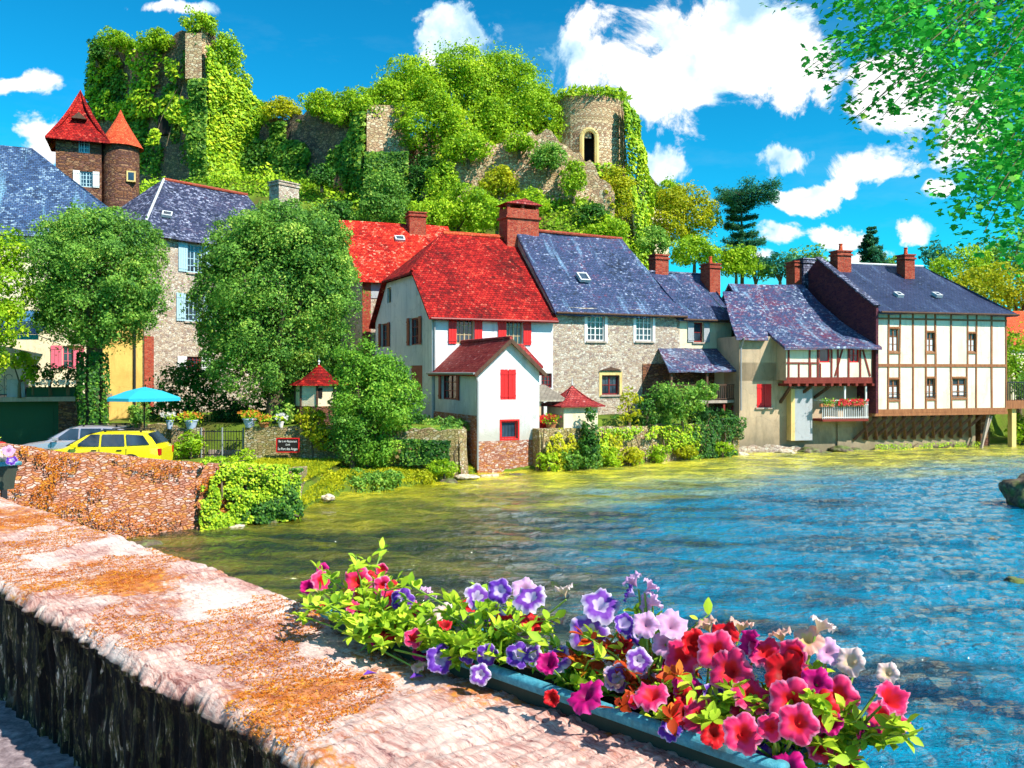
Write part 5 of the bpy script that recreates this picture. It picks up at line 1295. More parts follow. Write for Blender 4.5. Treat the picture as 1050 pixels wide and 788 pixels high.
# ------------------------------------------------------------------ vegetation
def unit(a): return a/np.maximum(np.linalg.norm(a,axis=1,keepdims=True),1e-9)
def leaf_arrays(P,N,size,rg,aspect=.6,fold=.18):
    """rhombic leaves with a fold along the midrib: two triangles each"""
    n=len(P); N=unit(N)
    ref=rg.normal(size=(n,3)); A=unit(np.cross(N,ref)); B=np.cross(N,A)
    s=(size*rg.uniform(.6,1.35,n))[:,None]
    tip=P+A*s*.55; tail=P-A*s*.45; l=P+B*s*aspect*.5+N*s*fold*.5; r=P-B*s*aspect*.5+N*s*fold*.5
    V=np.stack([tail,r,tip,l],1).reshape(-1,3)
    return V
def foliage_obj(name,m,V,rnd,parent,origin):
    V=V-np.array(origin)[None]
    return np_mesh(name,V,None,4,m,parent,{'rnd':('FACE',rnd)})
def crown_points(blobs,dens,rg,leafpx,hollow=.55,clump=.26):
    """blobs: (x,y,z,rx,ry,rz). returns leaf positions, normals, sizes, clump tint"""
    Ps,Ns,Ss,Cs=[],[],[],[]
    for (x,y,z,rx,ry,rz) in blobs:
        Ym=y; s=max(.05,leafpx*Ym/F); rm=(rx*ry*rz)**(1/3)
        area=4*math.pi*rm*rm; n=int(area*dens/(s*s*.3))
        n=max(n,60)
        cl=rm*clump; nc=max(10,int(3.2/(clump*clump)))
        d=unit(rg.normal(size=(nc,3))); rad=rg.uniform(0,1,nc)**.45*(1-.0)
        lump=1+.16*np.sin(d[:,0]*5+x)*np.cos(d[:,2]*4+z)+rg.normal(0,.07,nc)
        C=np.array([x,y,z])+d*np.array([rx,ry,rz])*(rad*lump)[:,None]*(1-clump*.5)
        crad=cl*rg.uniform(.6,1.35,nc); ct=rg.uniform(0,1,nc)
        w=crad**2*(.25+rad); w/=w.sum(); k=rg.choice(nc,n,p=w)
        dd=unit(rg.normal(size=(n,3))+d[k]*.55+np.array([0,0,.35])); rr=rg.uniform(.35,1,n)**.5
        P=C[k]+dd*(crad[k]*rr)[:,None]*np.array([1,1,.8])
        N=unit(dd*.8+d[k]*.25+np.array([0,0,.45])+rg.normal(size=(n,3))*.75)
        # stray leaves between the sprays break up the outline
        q=rg.uniform(0,1,n)<.20; m2=int(q.sum()); d2=unit(rg.normal(size=(m2,3))); lum=1+.10*np.sin(d2[:,0]*7+x*3)*np.cos(d2[:,2]*6+y)+rg.normal(0,.055,m2)
        P[q]=np.array([x,y,z])+d2*np.array([rx,ry,rz])*(lum*rg.uniform(.72,1.03,m2))[:,None]; N[q]=unit(d2+rg.normal(size=(m2,3))*.8)
        Ps.append(P);Ns.append(N);Ss.append(np.full(n,s));Cs.append(np.clip(ct[k]*.5+rg.uniform(0,1,n)*.5,0,1))
    return np.concatenate(Ps),np.concatenate(Ns),np.concatenate(Ss),np.concatenate(Cs)
def px_blob(px,py,Y,rx,ry,rz=None):
    """ball of foliage: centre seen at (px,py) at distance Y, radii in pixels there"""
    c=at(px,py,Y); k=Y/F
    return (c.x,c.y,c.z,rx*k,(rz or rx)*k,ry*k)
def tree(name,label,cat,blobs,base,m,dens=1.0,leafpx=3.4,trunk=.22,seed=1,group=None,limbs=7,clump=.26,trunk_mat='bark',aspect=.6):
    rg=np.random.default_rng(seed); rr=random.Random(seed)
    T=thing(name,label,cat,base,0,group)
    P,N,S,C=crown_points(blobs,dens,rg,leafpx,clump=clump)
    lo=np.array([gz(0,0)])
    foliage_obj('crown',M[m],leaf_arrays(P,N,S,rg,aspect),C,T,base)
    if trunk:
        tb=MB(); bl=max(blobs,key=lambda b:b[3]*b[5]); top=Vector((bl[0]-base[0],bl[1]-base[1],bl[2]-base[2]))
        zb_=min(b[2]-b[5] for b in blobs)-base[2]; zb_=max(.3,zb_)
        fork=Vector((top.x*.3,top.y*.3,min(zb_+.15*bl[5],top.z*.8)))
        pts=[Vector((0,0,-.3)),Vector((rr.uniform(-.05,.05),0,fork.z*.5)),fork]
        tb.path(pts,trunk*1.25,trunk*.9,9)
        for k in range(limbs):
            b=blobs[k%len(blobs)]; c=Vector((b[0]-base[0],b[1]-base[1],b[2]-base[2]))
            d=Vector((rr.gauss(0,1),rr.gauss(0,1),rr.gauss(.4,.7))).normalized()
            e=c+Vector((d.x*b[3],d.y*b[4],d.z*b[5]))*.55
            mid=fork.lerp(e,.5)+Vector((rr.uniform(-.1,.1),rr.uniform(-.1,.1),.12))*b[3]
            tb.path([fork,mid,e],trunk*.6,trunk*.1,6)
        tb.build('trunk',M[trunk_mat],T)
    return T
def shrub(label,px,py,Y,rx,ry,m='leaf_tree',seed=1,dens=1.0,leafpx=3.0,group=None,extra=(),name='shrub',cat='shrub',zb=None):
    b=[px_blob(px,py,Y,rx,ry)]+[px_blob(*e) for e in extra]
    x,y=b[0][0],b[0][1]; base=(x,y,gz(x,y) if zb is None else zb)
    return tree(name,label,cat,b,base,m,dens,leafpx,trunk=.06,seed=seed,group=group,limbs=5,clump=.34)
def ivy(label,quads,m,n,size,base,seed=1,gap=-9,thick=.35,name='ivy',fn=None,scale=.35):
    """leaves hugging a surface. quads: list of 4 corner points; n leaves over all; gap: noise threshold leaving masonry bare"""
    rg=np.random.default_rng(seed); T=thing(name,label,'ivy',base)
    Ps=[];Ns=[]
    areas=[]
    for q in quads:
        A,B,C,D=[Vector(p) for p in q]; areas.append(((B-A).cross(D-A)).length)
    tot=sum(areas)
    for q,a in zip(quads,areas):
        A,B,C,D=[Vector(p) for p in q]; nn=(B-A).cross(D-A).normalized(); k=int(n*a/tot)
        if nn.y>0: nn=-nn
        A,B,C,D=[np.array(p) for p in (A,B,C,D)]
        u=rg.uniform(0,1,(k,1)); t=rg.uniform(0,1,(k,1)); p=(A*(1-u)+B*u)*(1-t)+(D*(1-u)+C*u)*t
        nv=np.array([noise.noise(Vector((x[0]*scale+seed,x[1]*scale,x[2]*scale)))+.5*noise.noise(Vector((x[0]*scale*3,x[1]*scale*3+seed,x[2]*scale*3))) for x in p])
        keep=nv>gap; p=p[keep]; nv=nv[keep]
        bulge=np.clip(nv-max(gap,-.6),0,1.3)[:,None]*thick
        nA=np.array(nn); p=p+nA*(bulge+rg.uniform(0,thick*.5,(len(p),1)))
        Ps.append(p); Ns.append(unit(nA+np.array([0,0,.5])+rg.normal(size=p.shape)*.5))
    P=np.concatenate(Ps); N=np.concatenate(Ns)
    foliage_obj('leaves',M[m],leaf_arrays(P,N,np.full(len(P),size),rg,.75),rg.uniform(0,1,len(P)),T,base)
    A,B,C,D=[Vector(p) for p in quads[0]]; rr=random.Random(seed)
    for k in range(4):
        sm=MB(); f=(k+.5)/4; p=A.lerp(B,f)-Vector(base); q_=D.lerp(C,min(1,f+rr.uniform(-.1,.1)))-Vector(base); mid=p.lerp(q_,.5)+Vector((rr.uniform(-.3,.3),-.05,0)); sm.path([p,mid,q_],.05,.02,5); sm.build('stem',M['bark'],T)
    return T
B=px_blob
# --- big village trees
Y=36; bx0=xat(97,Y); tree('round_tree','round green plane tree with ivy-wrapped trunk left of the stone house','tree',
    [B(98,285,Y,74,68),B(70,250,Y,38,34),B(125,252,Y,42,34),B(98,318,Y,62,44),B(98,235,Y,40,24),B(140,300,Y-.5,30,36),B(56,300,Y,30,40)],(bx0,Y,.72),'leaf_tree',dens=1.15,leafpx=2.8,trunk=.34,seed=11,limbs=12,clump=.17)
Yt=36; iv=[]
for k in range(4):
    a0,a1=-math.pi+k*math.pi/4,-math.pi+(k+1)*math.pi/4; r_=.46
    iv.append([(bx0+r_*math.cos(a0),Yt+r_*math.sin(a0),.8),(bx0+r_*math.cos(a1),Yt+r_*math.sin(a1),.8),(bx0+r_*math.cos(a1),Yt+r_*math.sin(a1),5.0),(bx0+r_*math.cos(a0),Yt+r_*math.sin(a0),5.0)])
ivy('dark ivy wrapped round the trunk behind the silver car',iv,'leaf_ivy',2600,.14,(bx0,Yt-.4,.72),seed=4,thick=.16,name='trunk_ivy')
Y=38.3; tree('big_round_tree','largest round tree, dark green, between the slate house and the red roof','tree',
    [B(285,300,Y,84,84),B(246,340,Y,44,46),B(262,262,Y,46,44),B(315,250,Y,44,44),B(290,236,Y,40,30),B(250,252,Y,38,34),B(330,245,Y-.4,26,30),B(240,310,Y,46,52),B(325,310,Y,38,60),B(272,365,Y,66,52),B(228,272,Y,26,26),B(330,270,Y-.3,32,36)],
    (xat(282,Y),Y,2.0),'leaf_tree',dens=1.05,leafpx=2.8,trunk=.36,seed=12,limbs=14,clump=.17)
Y=34.3; tree('conical_shrub_tree','light green bushy tree standing right of the octagonal pavilion','tree',
    [B(378,405,Y,40,46),B(368,372,Y,26,32),B(405,410,Y,32,34),B(375,442,Y,34,38),B(385,462,Y,26,18),B(395,385,Y,26,26)],(xat(378,Y),Y,.35),'leaf_bush',dens=1.1,leafpx=3.0,trunk=.15,seed=13,limbs=8,clump=.3)
tree('side_shrub_tree','dark green half of the bushy growth below the pavilion','tree',[B(358,446,33.9,22,34),B(352,420,34.4,16,26)],(xat(362,33.9),33.9,.3),'leaf_tree',dens=.9,leafpx=3.0,trunk=.10,seed=14,limbs=4)
Y=33; tree('edge_tree','sunlit light green tree cropped by the left edge','tree',[B(-22,290,Y,50,50),B(-10,330,Y,36,30),B(0,258,Y,26,26),B(-40,340,Y,50,60)],(xat(-45,Y),Y,.72),'leaf_light',dens=.8,leafpx=3.6,trunk=.25,seed=15,limbs=7)
shrub('trailing light green plant spilling over the iron balcony',20,370,37.6,16,10,'leaf_light',seed=16,zb=3.4,extra=[(30,384,37.6,8,12)],name='balcony_plant',cat='plant')
def row_flowers(px0,px1,py,Y,n,mt,base_z,name,label,cat,group=None,r=.05,seed=1,leaf='leaf_dark'):
    """a trough plant: leafy strip with small blossoms"""
    rg=np.random.default_rng(seed); a=at(px0,py,Y); b=at(px1,py,Y); c=(a+b)/2
    T=thing(name,label,cat,(c.x,c.y,base_z),0,group)
    k=220; u=rg.uniform(0,1,k); P=np.array(a)[None]*(1-u[:,None])+np.array(b)[None]*u[:,None]+rg.normal(size=(k,3))*np.array([.05,.12,.11])
    foliage_obj('foliage',M[leaf],leaf_arrays(P,rg.normal(size=(k,3))+np.array([0,-.5,.8]),np.full(k,.12),rg),rg.uniform(0,1,k),T,(c.x,c.y,base_z))
    m=MB()
    for i in range(n):
        u=rg.uniform(); p=a.lerp(b,u)+Vector((0,rg.uniform(-.2,-.08),rg.uniform(-.08,.14)))-Vector((c.x,c.y,base_z)); 
        for q in range(5):
            an=q*1.257+u*6; d=Vector((math.cos(an),-.25,math.sin(an)))*r; d2=Vector((math.cos(an+.9),-.25,math.sin(an+.9)))*r; m.face([p,p+d,p+(d+d2)*.62,p+d2*.9])
    m.build('blossoms',M[mt],T); return T
row_flowers(30,80,393,37.9,60,'flower_white',3.5,'trough_flowers','dark foliage with white blossoms in the long green trough above the garage','flowers',seed=3)
for i,(px,w_) in enumerate(((34,8),(52,9),(70,8))):
    shrub(['left dark leafy plant in the garage-roof trough','middle dark leafy plant in the garage-roof trough','right dark leafy plant in the garage-roof trough beside the trunk'][i],px,382,38.0,w_,10,'leaf_ivy',seed=30+i,zb=3.5,name='trough_plant',cat='plant',dens=.8)
# dark climbers and hedges behind the terrace wall
base=(xat(190,39.5),39.5,2.0)
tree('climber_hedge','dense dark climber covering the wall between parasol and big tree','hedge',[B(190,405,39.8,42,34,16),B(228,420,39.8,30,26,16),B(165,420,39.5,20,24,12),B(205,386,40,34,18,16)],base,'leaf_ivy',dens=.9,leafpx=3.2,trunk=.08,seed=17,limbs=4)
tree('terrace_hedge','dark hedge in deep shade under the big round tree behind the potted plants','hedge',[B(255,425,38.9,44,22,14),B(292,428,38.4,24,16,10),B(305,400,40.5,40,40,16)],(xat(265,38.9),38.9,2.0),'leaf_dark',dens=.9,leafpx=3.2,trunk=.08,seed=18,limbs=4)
shrub('dark rounded shrub left of the pavilion base',293,424,37.0,14,12,'leaf_tree',seed=19,zb=2.0)
shrub('bluish green shrub by the yellow wall below the parasol',143,424,36.6,12,14,'leaf_tree',seed=20,zb=2.0)
shrub('creamy variegated shrub climbing the wall behind the yellow car',196,455,35.2,14,14,'leaf_light',seed=21,extra=[(182,462,35.0,8,10)])
shrub('yellow-green climber below the pavilion on the garden wall',320,432,35.0,16,16,'leaf_yellow',seed=22,extra=[(330,448,34.6,13,14)])
shrub('pale green shrub at the foot of the garden wall below the gate',225,478,31,24,10,'leaf_light',seed=23,extra=[(250,470,33,14,8)])
# clipped hedge next to the annexe
def box_hedge(label,px0,px1,py0,py1,Y,dep,m,seed,base_z,name='clipped_hedge',n=5200,size=.13):
    rg=np.random.default_rng(seed); a=at(px0,py1,Y); b=at(px1,py0,Y); T=thing(name,label,'hedge',((a.x+b.x)/2,Y+dep/2,base_z))
    lo=np.array([a.x,Y,a.z]); hi=np.array([b.x,Y+dep,b.z]); P=rg.uniform(0,1,(n,3)); ax=rg.integers(0,3,n); sd=rg.integers(0,2,n)
    N=np.zeros((n,3)); 
    for i in range(3):
        k=ax==i; P[k,i]=np.where(sd[k]==1,1,0)+rg.normal(0,.02,k.sum()); N[k,i]=sd[k]*2-1
    P=lo+P*(hi-lo); N=N+rg.normal(size=(n,3))*.5+np.array([0,0,.2])
    foliage_obj('leaves',M[m],leaf_arrays(P,N,np.full(n,size),rg,.7),rg.uniform(0,1,n),T,T.location)
    mb=MB(); mb.box((a.x-b.x)/2+.06,(b.x-a.x)/2-.06,-dep/2+.06,dep/2-.06,a.z-base_z,b.z-base_z-.06); mb.build('branches',M['leaf_core'],T)
    return T
M['leaf_core']=m_paint('twiggy_core',(.015,.04,.008),rough=1,var=.3)
box_hedge('clipped box hedge between the bushy tree and the white annexe',414,472,441,462,34.95,1.2,'leaf_tree',24,1.2)
ivy('ivy curtain below the clipped hedge near the annexe',[[(xat(412,34.4),34.4,.6),(xat(475,34.2),34.2,.6),(xat(475,34.2),34.2,1.5),(xat(412,34.4),34.4,1.6)]],'leaf_ivy',2300,.12,(xat(440,34.4),34.4,.6),seed=8,gap=-.1)
shrub('dark round bush at the waterline in front of the lawn',378,497,31.4,27,14,'leaf_tree',seed=25,extra=[(398,492,31.8,16,10)])
for i,(px,py,Y,rx,ry,mt,lb) in enumerate([(330,493,31,26,8,'leaf_yellow','golden grassy clump on the lawn edge left of the dark bush'),(428,490,33.2,20,8,'leaf_yellow','golden grassy clump on the bank right of the dark bush'),(455,480,33.8,18,7,'leaf_light','low green clump below the hedge by the annexe'),
    (300,500,29,14,8,'leaf_yellow','small ochre clump at the corner of the ivy-clad quay wall')]):
    shrub(lb,px,py,Y,rx,ry,mt,seed=60+i,leafpx=2.4)
# ivy on quay wall (its right-hand third) and growth at its foot
def quay_pt(f,z): 
    a,b=Vector((xat(205,23.7),23.7,0)),Vector((xat(302,25.5),25.5,0)); p=a.lerp(b,f); p.z=z; return p+Vector((.12,-.16,0))
ivy('thick sunlit ivy covering the river end of the rust-red quay wall',[[quay_pt(-.05,.0),quay_pt(1,.0),quay_pt(1,1.5),quay_pt(.0,1.85)]],'leaf_ivy_light',6500,.085,tuple(quay_pt(.5,0)),seed=6,gap=-.28,thick=.30,scale=1.2)
ivy('darker ivy hanging at the river end corner of the quay wall',[[quay_pt(.35,.0),quay_pt(1.02,.0),quay_pt(1.02,1.45),quay_pt(.45,1.45)]],'leaf_ivy',5200,.085,tuple(quay_pt(.7,0)),seed=7,gap=-.10,thick=.34,scale=1.2)
rg=np.random.default_rng(5)
n=17000; f=rg.uniform(0,1,n); qp=[Vector(q) for q in quay[1:]]
i_=np.minimum((f*(len(qp)-2)).astype(int),len(qp)-2); fr_=f*(len(qp)-2)-i_
Q=np.array([list(q) for q in qp]); P=Q[i_]*(1-fr_[:,None])+Q[i_+1]*fr_[:,None]; h_=rg.uniform(0,1,n)**.8; P[:,2]=P[:,2]*h_+.02; P=P+np.array([.09,-.13,0])*(1.0+.8*(1-h_))[:,None]
kp=np.array([noise.noise(Vector((p[0]*1.1,p[1]*1.1,p[2]*1.4)))+.6*noise.noise(Vector((p[0]*4,p[1]*4,p[2]*4))) for p in P])>.16
P=P[kp]; o=foliage_obj('wall_moss',M['moss'],leaf_arrays(P,np.array([.6,-.6,.4])+rg.normal(size=P.shape)*.7,np.full(len(P),.040),rg,.8),rg.uniform(0,1,len(P)),None,(0,0,0)); struct(o,'stuff')
# --- growth on the garden wall right of the annexe
gwp=[Vector(g) for g in gw]
def gw_pt(f,z,o=.12):
    f=f*(len(gwp)-1); i=min(int(f),len(gwp)-2); p=gwp[i].lerp(gwp[i+1],f-i); return Vector((p.x+.05+o*.4,p.y-o,z))
def gq(f0,f1,z0,z1): return [[gw_pt(f0,z0),gw_pt(f1,z0),gw_pt(f1,z1),gw_pt(f0,z1)]]
ivy('russet and green creeper on the river wall right of the annexe',gq(0,.45,0,1.8),'leaf_yellow',3200,.12,tuple(gw_pt(.2,0)),seed=31,gap=.02,scale=.9)
ivy('green creeper in the middle of the river garden wall',gq(.3,.8,0,1.7),'leaf_ivy_light',3600,.12,tuple(gw_pt(.5,0)),seed=32,gap=-.02,scale=.9)
ivy('dark ivy at the right end of the river garden wall',gq(.74,1.0,0,1.95),'leaf_ivy',4200,.11,tuple(gw_pt(.9,0)),seed=33,gap=-.25,scale=.9)
lbs=['bright green bank plant right beside the annexe plinth','second bank plant from the annexe along the river wall','lush bank plant below the maroon-roofed hut','green bank plant left of the middle of the river wall','yellow-green bank plant in the middle of the river wall','pale bank plant right of the middle of the river wall','yellow bank plant below the veranda bush','last bank plant before the tan house']
for i,(f,rx,ry,mt) in enumerate([(.02,13,9,'leaf_light'),(.14,15,12,'leaf_tree'),(.25,16,13,'leaf_tree'),(.37,15,11,'leaf_light'),(.5,15,9,'leaf_yellow'),(.62,14,9,'leaf_light'),(.74,13,8,'leaf_yellow'),(.9,14,7,'leaf_light')]):
    p=gw_pt(f,.2,.35); px=CX+p.x/p.y*F; py=HY+(HC-p.z)*F/p.y
    shrub(lbs[i],px,py-5,p.y,rx,ry,mt,seed=70+i,leafpx=2.8,group='plants along the foot of the river wall',zb=.1)
shrub('narrow dark green conifer in front of the maroon-roofed hut',605,440,38.3,9,18,'leaf_ivy',seed=40,extra=[(604,462,38.0,12,16),(606,425,38.4,6,9)],name='small_conifer',cat='conifer',zb=.6)
shrub('big leafy bush in front of the slate veranda',700,410,41.6,24,18,'leaf_tree',seed=41,extra=[(680,405,41.6,16,14),(722,402,41.6,14,10),(690,425,41.4,16,14)],zb=1.7)
shrub('brownish vine climbing the stone house beside the veranda bush',645,420,40.6,12,26,'leaf_yellow',seed=42,dens=.5,zb=1.7)
shrub('dark ivy column left of the veranda bush',664,425,41.2,10,22,'leaf_ivy',seed=43,zb=1.7)
for i,(px,py,Y,rx,ry,mt,lb) in enumerate([(640,432,42.2,18,8,'leaf_ivy','low dark plant on the terrace below the ochre-framed window'),(672,432,43.4,18,9,'leaf_tree','low plant behind the garden wall left of the veranda'),(722,428,44.4,20,12,'leaf_dark','dark growth under the veranda floor'),(745,430,45.0,12,10,'leaf_ivy','dark plant beside the veranda brace'),(455,436,37.2,24,8,'leaf_tree','low hedge plant at the foot of the white gable wall'),(425,432,38.0,20,9,'leaf_dark','dark plant behind the clipped box hedge')]):
    shrub(lb,px,py,Y,rx,ry,mt,seed=300+i,zb=gz(*B(px,py,Y,1,1)[:2]))
# --- castle hill, ivy
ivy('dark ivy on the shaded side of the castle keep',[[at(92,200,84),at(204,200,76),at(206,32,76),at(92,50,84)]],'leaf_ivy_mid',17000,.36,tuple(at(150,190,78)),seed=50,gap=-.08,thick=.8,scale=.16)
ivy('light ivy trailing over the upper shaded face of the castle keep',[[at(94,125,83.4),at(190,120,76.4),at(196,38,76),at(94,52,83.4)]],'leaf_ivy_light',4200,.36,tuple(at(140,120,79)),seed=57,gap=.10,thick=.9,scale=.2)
ivy('bright green ivy on the sunlit side of the castle keep',[[at(204,205,75.8),at(262,205,80.6),at(264,118,81),at(206,48,76)]],'leaf_ivy_light',11000,.36,tuple(at(235,200,77)),seed=51,gap=-.55,thick=.9,scale=.16)  # paler leaf colour paints the sunlight into this face
ivy('narrow ivy column on the very corner of the castle keep',[[at(196,205,75.0),at(214,205,75.0),at(214,84,75.0),at(196,84,75.0)]],'leaf_ivy_mid',3000,.34,tuple(at(205,205,75.0)),seed=58,gap=-1.5,thick=.6,scale=.3)
ivy('light ivy tumbling down the corner of the castle keep',[[at(150,150,75.6),at(205,150,75.4),at(205,80,75.4),at(175,95,75.6)]],'leaf_ivy_light',3600,.36,tuple(at(185,150,75.4)),seed=52,gap=.0,thick=.9,scale=.25)
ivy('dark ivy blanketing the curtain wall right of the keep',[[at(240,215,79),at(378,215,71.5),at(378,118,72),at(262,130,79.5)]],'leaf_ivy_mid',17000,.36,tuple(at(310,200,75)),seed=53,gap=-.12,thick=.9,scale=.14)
ivy('ivy curtain hanging on the square middle tower',[[at(374,228,71.2),at(420,228,71.2),at(419,158,71.4),at(376,158,71.4)]],'leaf_ivy_mid',7500,.30,tuple(at(397,220,71)),seed=54,gap=-.6,thick=.7,scale=.2)
def tower_quads(cx_,Y_,r,a0,a1,z0,z1,k=6,flare=.9):
    out=[]
    for i in range(k):
        b0=a0+(a1-a0)*i/k; b1=a0+(a1-a0)*(i+1)/k
        out.append([(cx_+(r+flare)*math.cos(b0),Y_+(r+flare)*math.sin(b0),z0),(cx_+(r+flare)*math.cos(b1),Y_+(r+flare)*math.sin(b1),z0),(cx_+r*math.cos(b1),Y_+r*math.sin(b1),z1),(cx_+r*math.cos(b0),Y_+r*math.sin(b0),z1)])
    return out
Y=77; cx=xat(603,Y); rT=xat(640,Y)-cx
ivy('bright ivy running down the right flank of the round tower',tower_quads(cx+.35,Y,rT+.05,-math.pi*.30,.45,9,zat(118,Y),flare=1.9),'leaf_ivy_light',12000,.33,(cx+rT,Y-1,9),seed=55,gap=-.7,thick=.9,scale=.2)
ivy('patchy ivy on the lower front of the round tower',tower_quads(cx,Y,rT+.1,-math.pi*.85,-math.pi*.3,9,zat(178,Y)),'leaf_ivy_light',5200,.33,(cx,Y-rT-1,9),seed=56,gap=-.12,thick=.7,scale=.3)
# rocky slope below the inner ward
m_=MB()
slope=tag(ruin('c',[(428,205),(445,178),(470,160),(500,148),(530,138),(560,134),(580,146),(605,168),(630,195)],70,71,6,'',None,seed=9,jag=.4,thick=4).build('rock_outcrop',M['stone_castle']),'pale crumbling rock face below the round tower and bushes','rock')
# bushes on the hill: (px,py,Y,rx,ry,material,label)
hb=[(365,110,73.5,28,18,'leaf_light','light bush on top of the curtain wall beside the middle tower'),
(330,106,75,20,14,'leaf_light','small light bush further left on the curtain wall top'),(290,112,78,20,12,'leaf_yellow','yellow-green bush on the wall top next to the keep'),(268,120,80,14,16,'leaf_light','bush tucked into the corner of keep and curtain wall'),
(420,85,76,30,24,'leaf_light','rounded bright bush above the square middle tower'),(400,100,74,22,16,'leaf_light','low bright bush on the lip of the square middle tower'),
(440,118,73.5,30,34,'leaf_light','large sunlit bush right of the middle tower'),(470,85,77,46,38,'leaf_light','tallest bright green tree crowning the hilltop'),(515,88,78,40,34,'leaf_light','bright tree right of the tallest hilltop tree'),
(500,130,74.5,40,26,'leaf_light','sunlit bush spilling over the broken inner wall'),(545,120,75,28,34,'leaf_light','upright bush left of the round tower'),(562,160,69.3,20,15,'leaf_tree','green bush against the left flank of the round tower'),(455,186,69.2,18,22,'leaf_ivy_light','rounded bush at the left side of the pale rock'),(540,208,68.6,24,13,'leaf_light','low bush at the foot of the pale rock'),(588,182,69.4,14,20,'leaf_ivy_light','creeping bush on the right shoulder of the pale rock'),(480,150,69.6,22,15,'leaf_light','bush on the left crest of the pale rock'),(532,146,69.8,13,10,'leaf_light','small tuft on the crest of the pale rock'),
(512,186,69.4,20,17,'leaf_yellow','olive bush on the pale rock face'),(480,160,73,34,26,'leaf_ivy_light','dark hollow bush in the middle of the slope'),(440,190,71,26,34,'leaf_ivy','dark bush at the foot of the middle tower'),
(470,214,66,50,26,'leaf_light','broad bush just above the red roof ridge'),(510,222,64,26,16,'leaf_light','small bush left of the big brick chimney'),(606,222,69,20,14,'leaf_ivy','dark bush on the slope above the purple roof'),
(575,190,73,14,26,'leaf_ivy_light','thin upright growth under the arched window'),(632,200,72,18,34,'leaf_yellow','golden creeper mass below the round tower'),(622,235,68,22,14,'leaf_light','low green bush behind the purple roof ridge'),
(670,246,70,17,16,'leaf_tree','dark round bush beside the hilltop cottage'),(700,222,80,36,36,'leaf_yellow','large golden-green tree right of the castle'),(684,200,82,18,18,'leaf_light','upper light tree beside the hilltop cottage'),(712,258,72,26,16,'leaf_light','green bush behind the brick chimney'),
(755,268,78,22,18,'leaf_light','light bush at the foot of the cedar'),(345,222,66,22,18,'leaf_ivy','dark bush against the sloping curtain wall'),(395,205,67.5,26,36,'leaf_tree','dense bush on the slope right behind the red-orange roof'),
(440,222,64,16,12,'leaf_ivy_light','small bush by the chimney behind the red house'),(330,180,71,14,12,'leaf_ivy','little dark bush high on the curtain wall slope'),
(120,42,80,20,10,'leaf_light','bush growing on the left top of the keep'),(160,42,78,20,12,'leaf_light','bush growing on the middle top of the keep'),(205,24,76.5,18,12,'leaf_ivy_light','crest of leaves on the highest corner of the keep'),(232,55,77.5,18,24,'leaf_ivy_light','leafy shoulder on the right top of the keep'),(100,50,82,10,14,'leaf_ivy','dark tuft on the outer left edge of the keep'),(245,92,79.5,14,24,'leaf_ivy_light','leafy lower shoulder of the keep')]
for i,(px,py,Y,rx,ry,mt,lb) in enumerate(hb):
    if mt=='leaf_light' and py<175 and px>340: rx*=1.22; ry*=1.18
    b=[B(px,py,Y,rx,ry,min(rx,24)),B(px-rx*.45,py+ry*.25,Y-.6,rx*.6,ry*.6),B(px+rx*.45,py+ry*.2,Y-.4,rx*.6,ry*.65),B(px+rx*.1,py-ry*.35,Y,rx*.55,ry*.6)]
    big=rx>=34
    x,y=b[0][0],b[0][1]
    tree('hill_tree' if big else 'hill_bush',lb,'tree' if big else 'bush',b,(x,y,b[0][2]-b[0][5]*1.15),mt,dens=.78,leafpx=2.7,trunk=.12,seed=100+i,limbs=4,group='bushes and trees on the castle hill',clump=.30)
# scrub covering the hillside
rg=np.random.default_rng(19); n=90000; x=rg.uniform(-42,24,n); y=rg.uniform(53,80,n); z=ground(x,y)
nv=np.array([noise.noise(Vector((a*.35,b*.35,0))) for a,b in zip(x,y)]); kp=(z>2.6)&(nv>-.35); x,y,z,nv=x[kp],y[kp],z[kp],nv[kp]
P=np.stack([x,y,z+rg.uniform(0,1,len(x))**2*(.5+np.clip(nv,0,1)*2.2)],-1)
o=foliage_obj('hillside_scrub',M['leaf_ivy_light'],leaf_arrays(P,rg.normal(size=P.shape)+np.array([.3,-.6,.9]),np.full(len(P),.27),rg,.7),np.clip(rg.uniform(0,1,len(P))*.6+nv*.6,0,1),None,(0,0,0)); struct(o,'stuff')
# grass on the round tower
rg=np.random.default_rng(9); n=2600; a=rg.uniform(0,6.28,n); rr_=np.sqrt(rg.uniform(0,1,n))*(rT+.5)
P=np.stack([cx+rr_*np.cos(a),77+rr_*np.sin(a),np.full(n,zat(108,77)+.1)+rg.uniform(-.3,.55,n)],-1)
o=foliage_obj('tower_grass',M['leaf_light'],leaf_arrays(P,rg.normal(size=(n,3))*np.array([1,1,.3]),np.full(n,.5),rg,.35),rg.uniform(0,1,n),None,(0,0,0)); struct(o,'stuff')
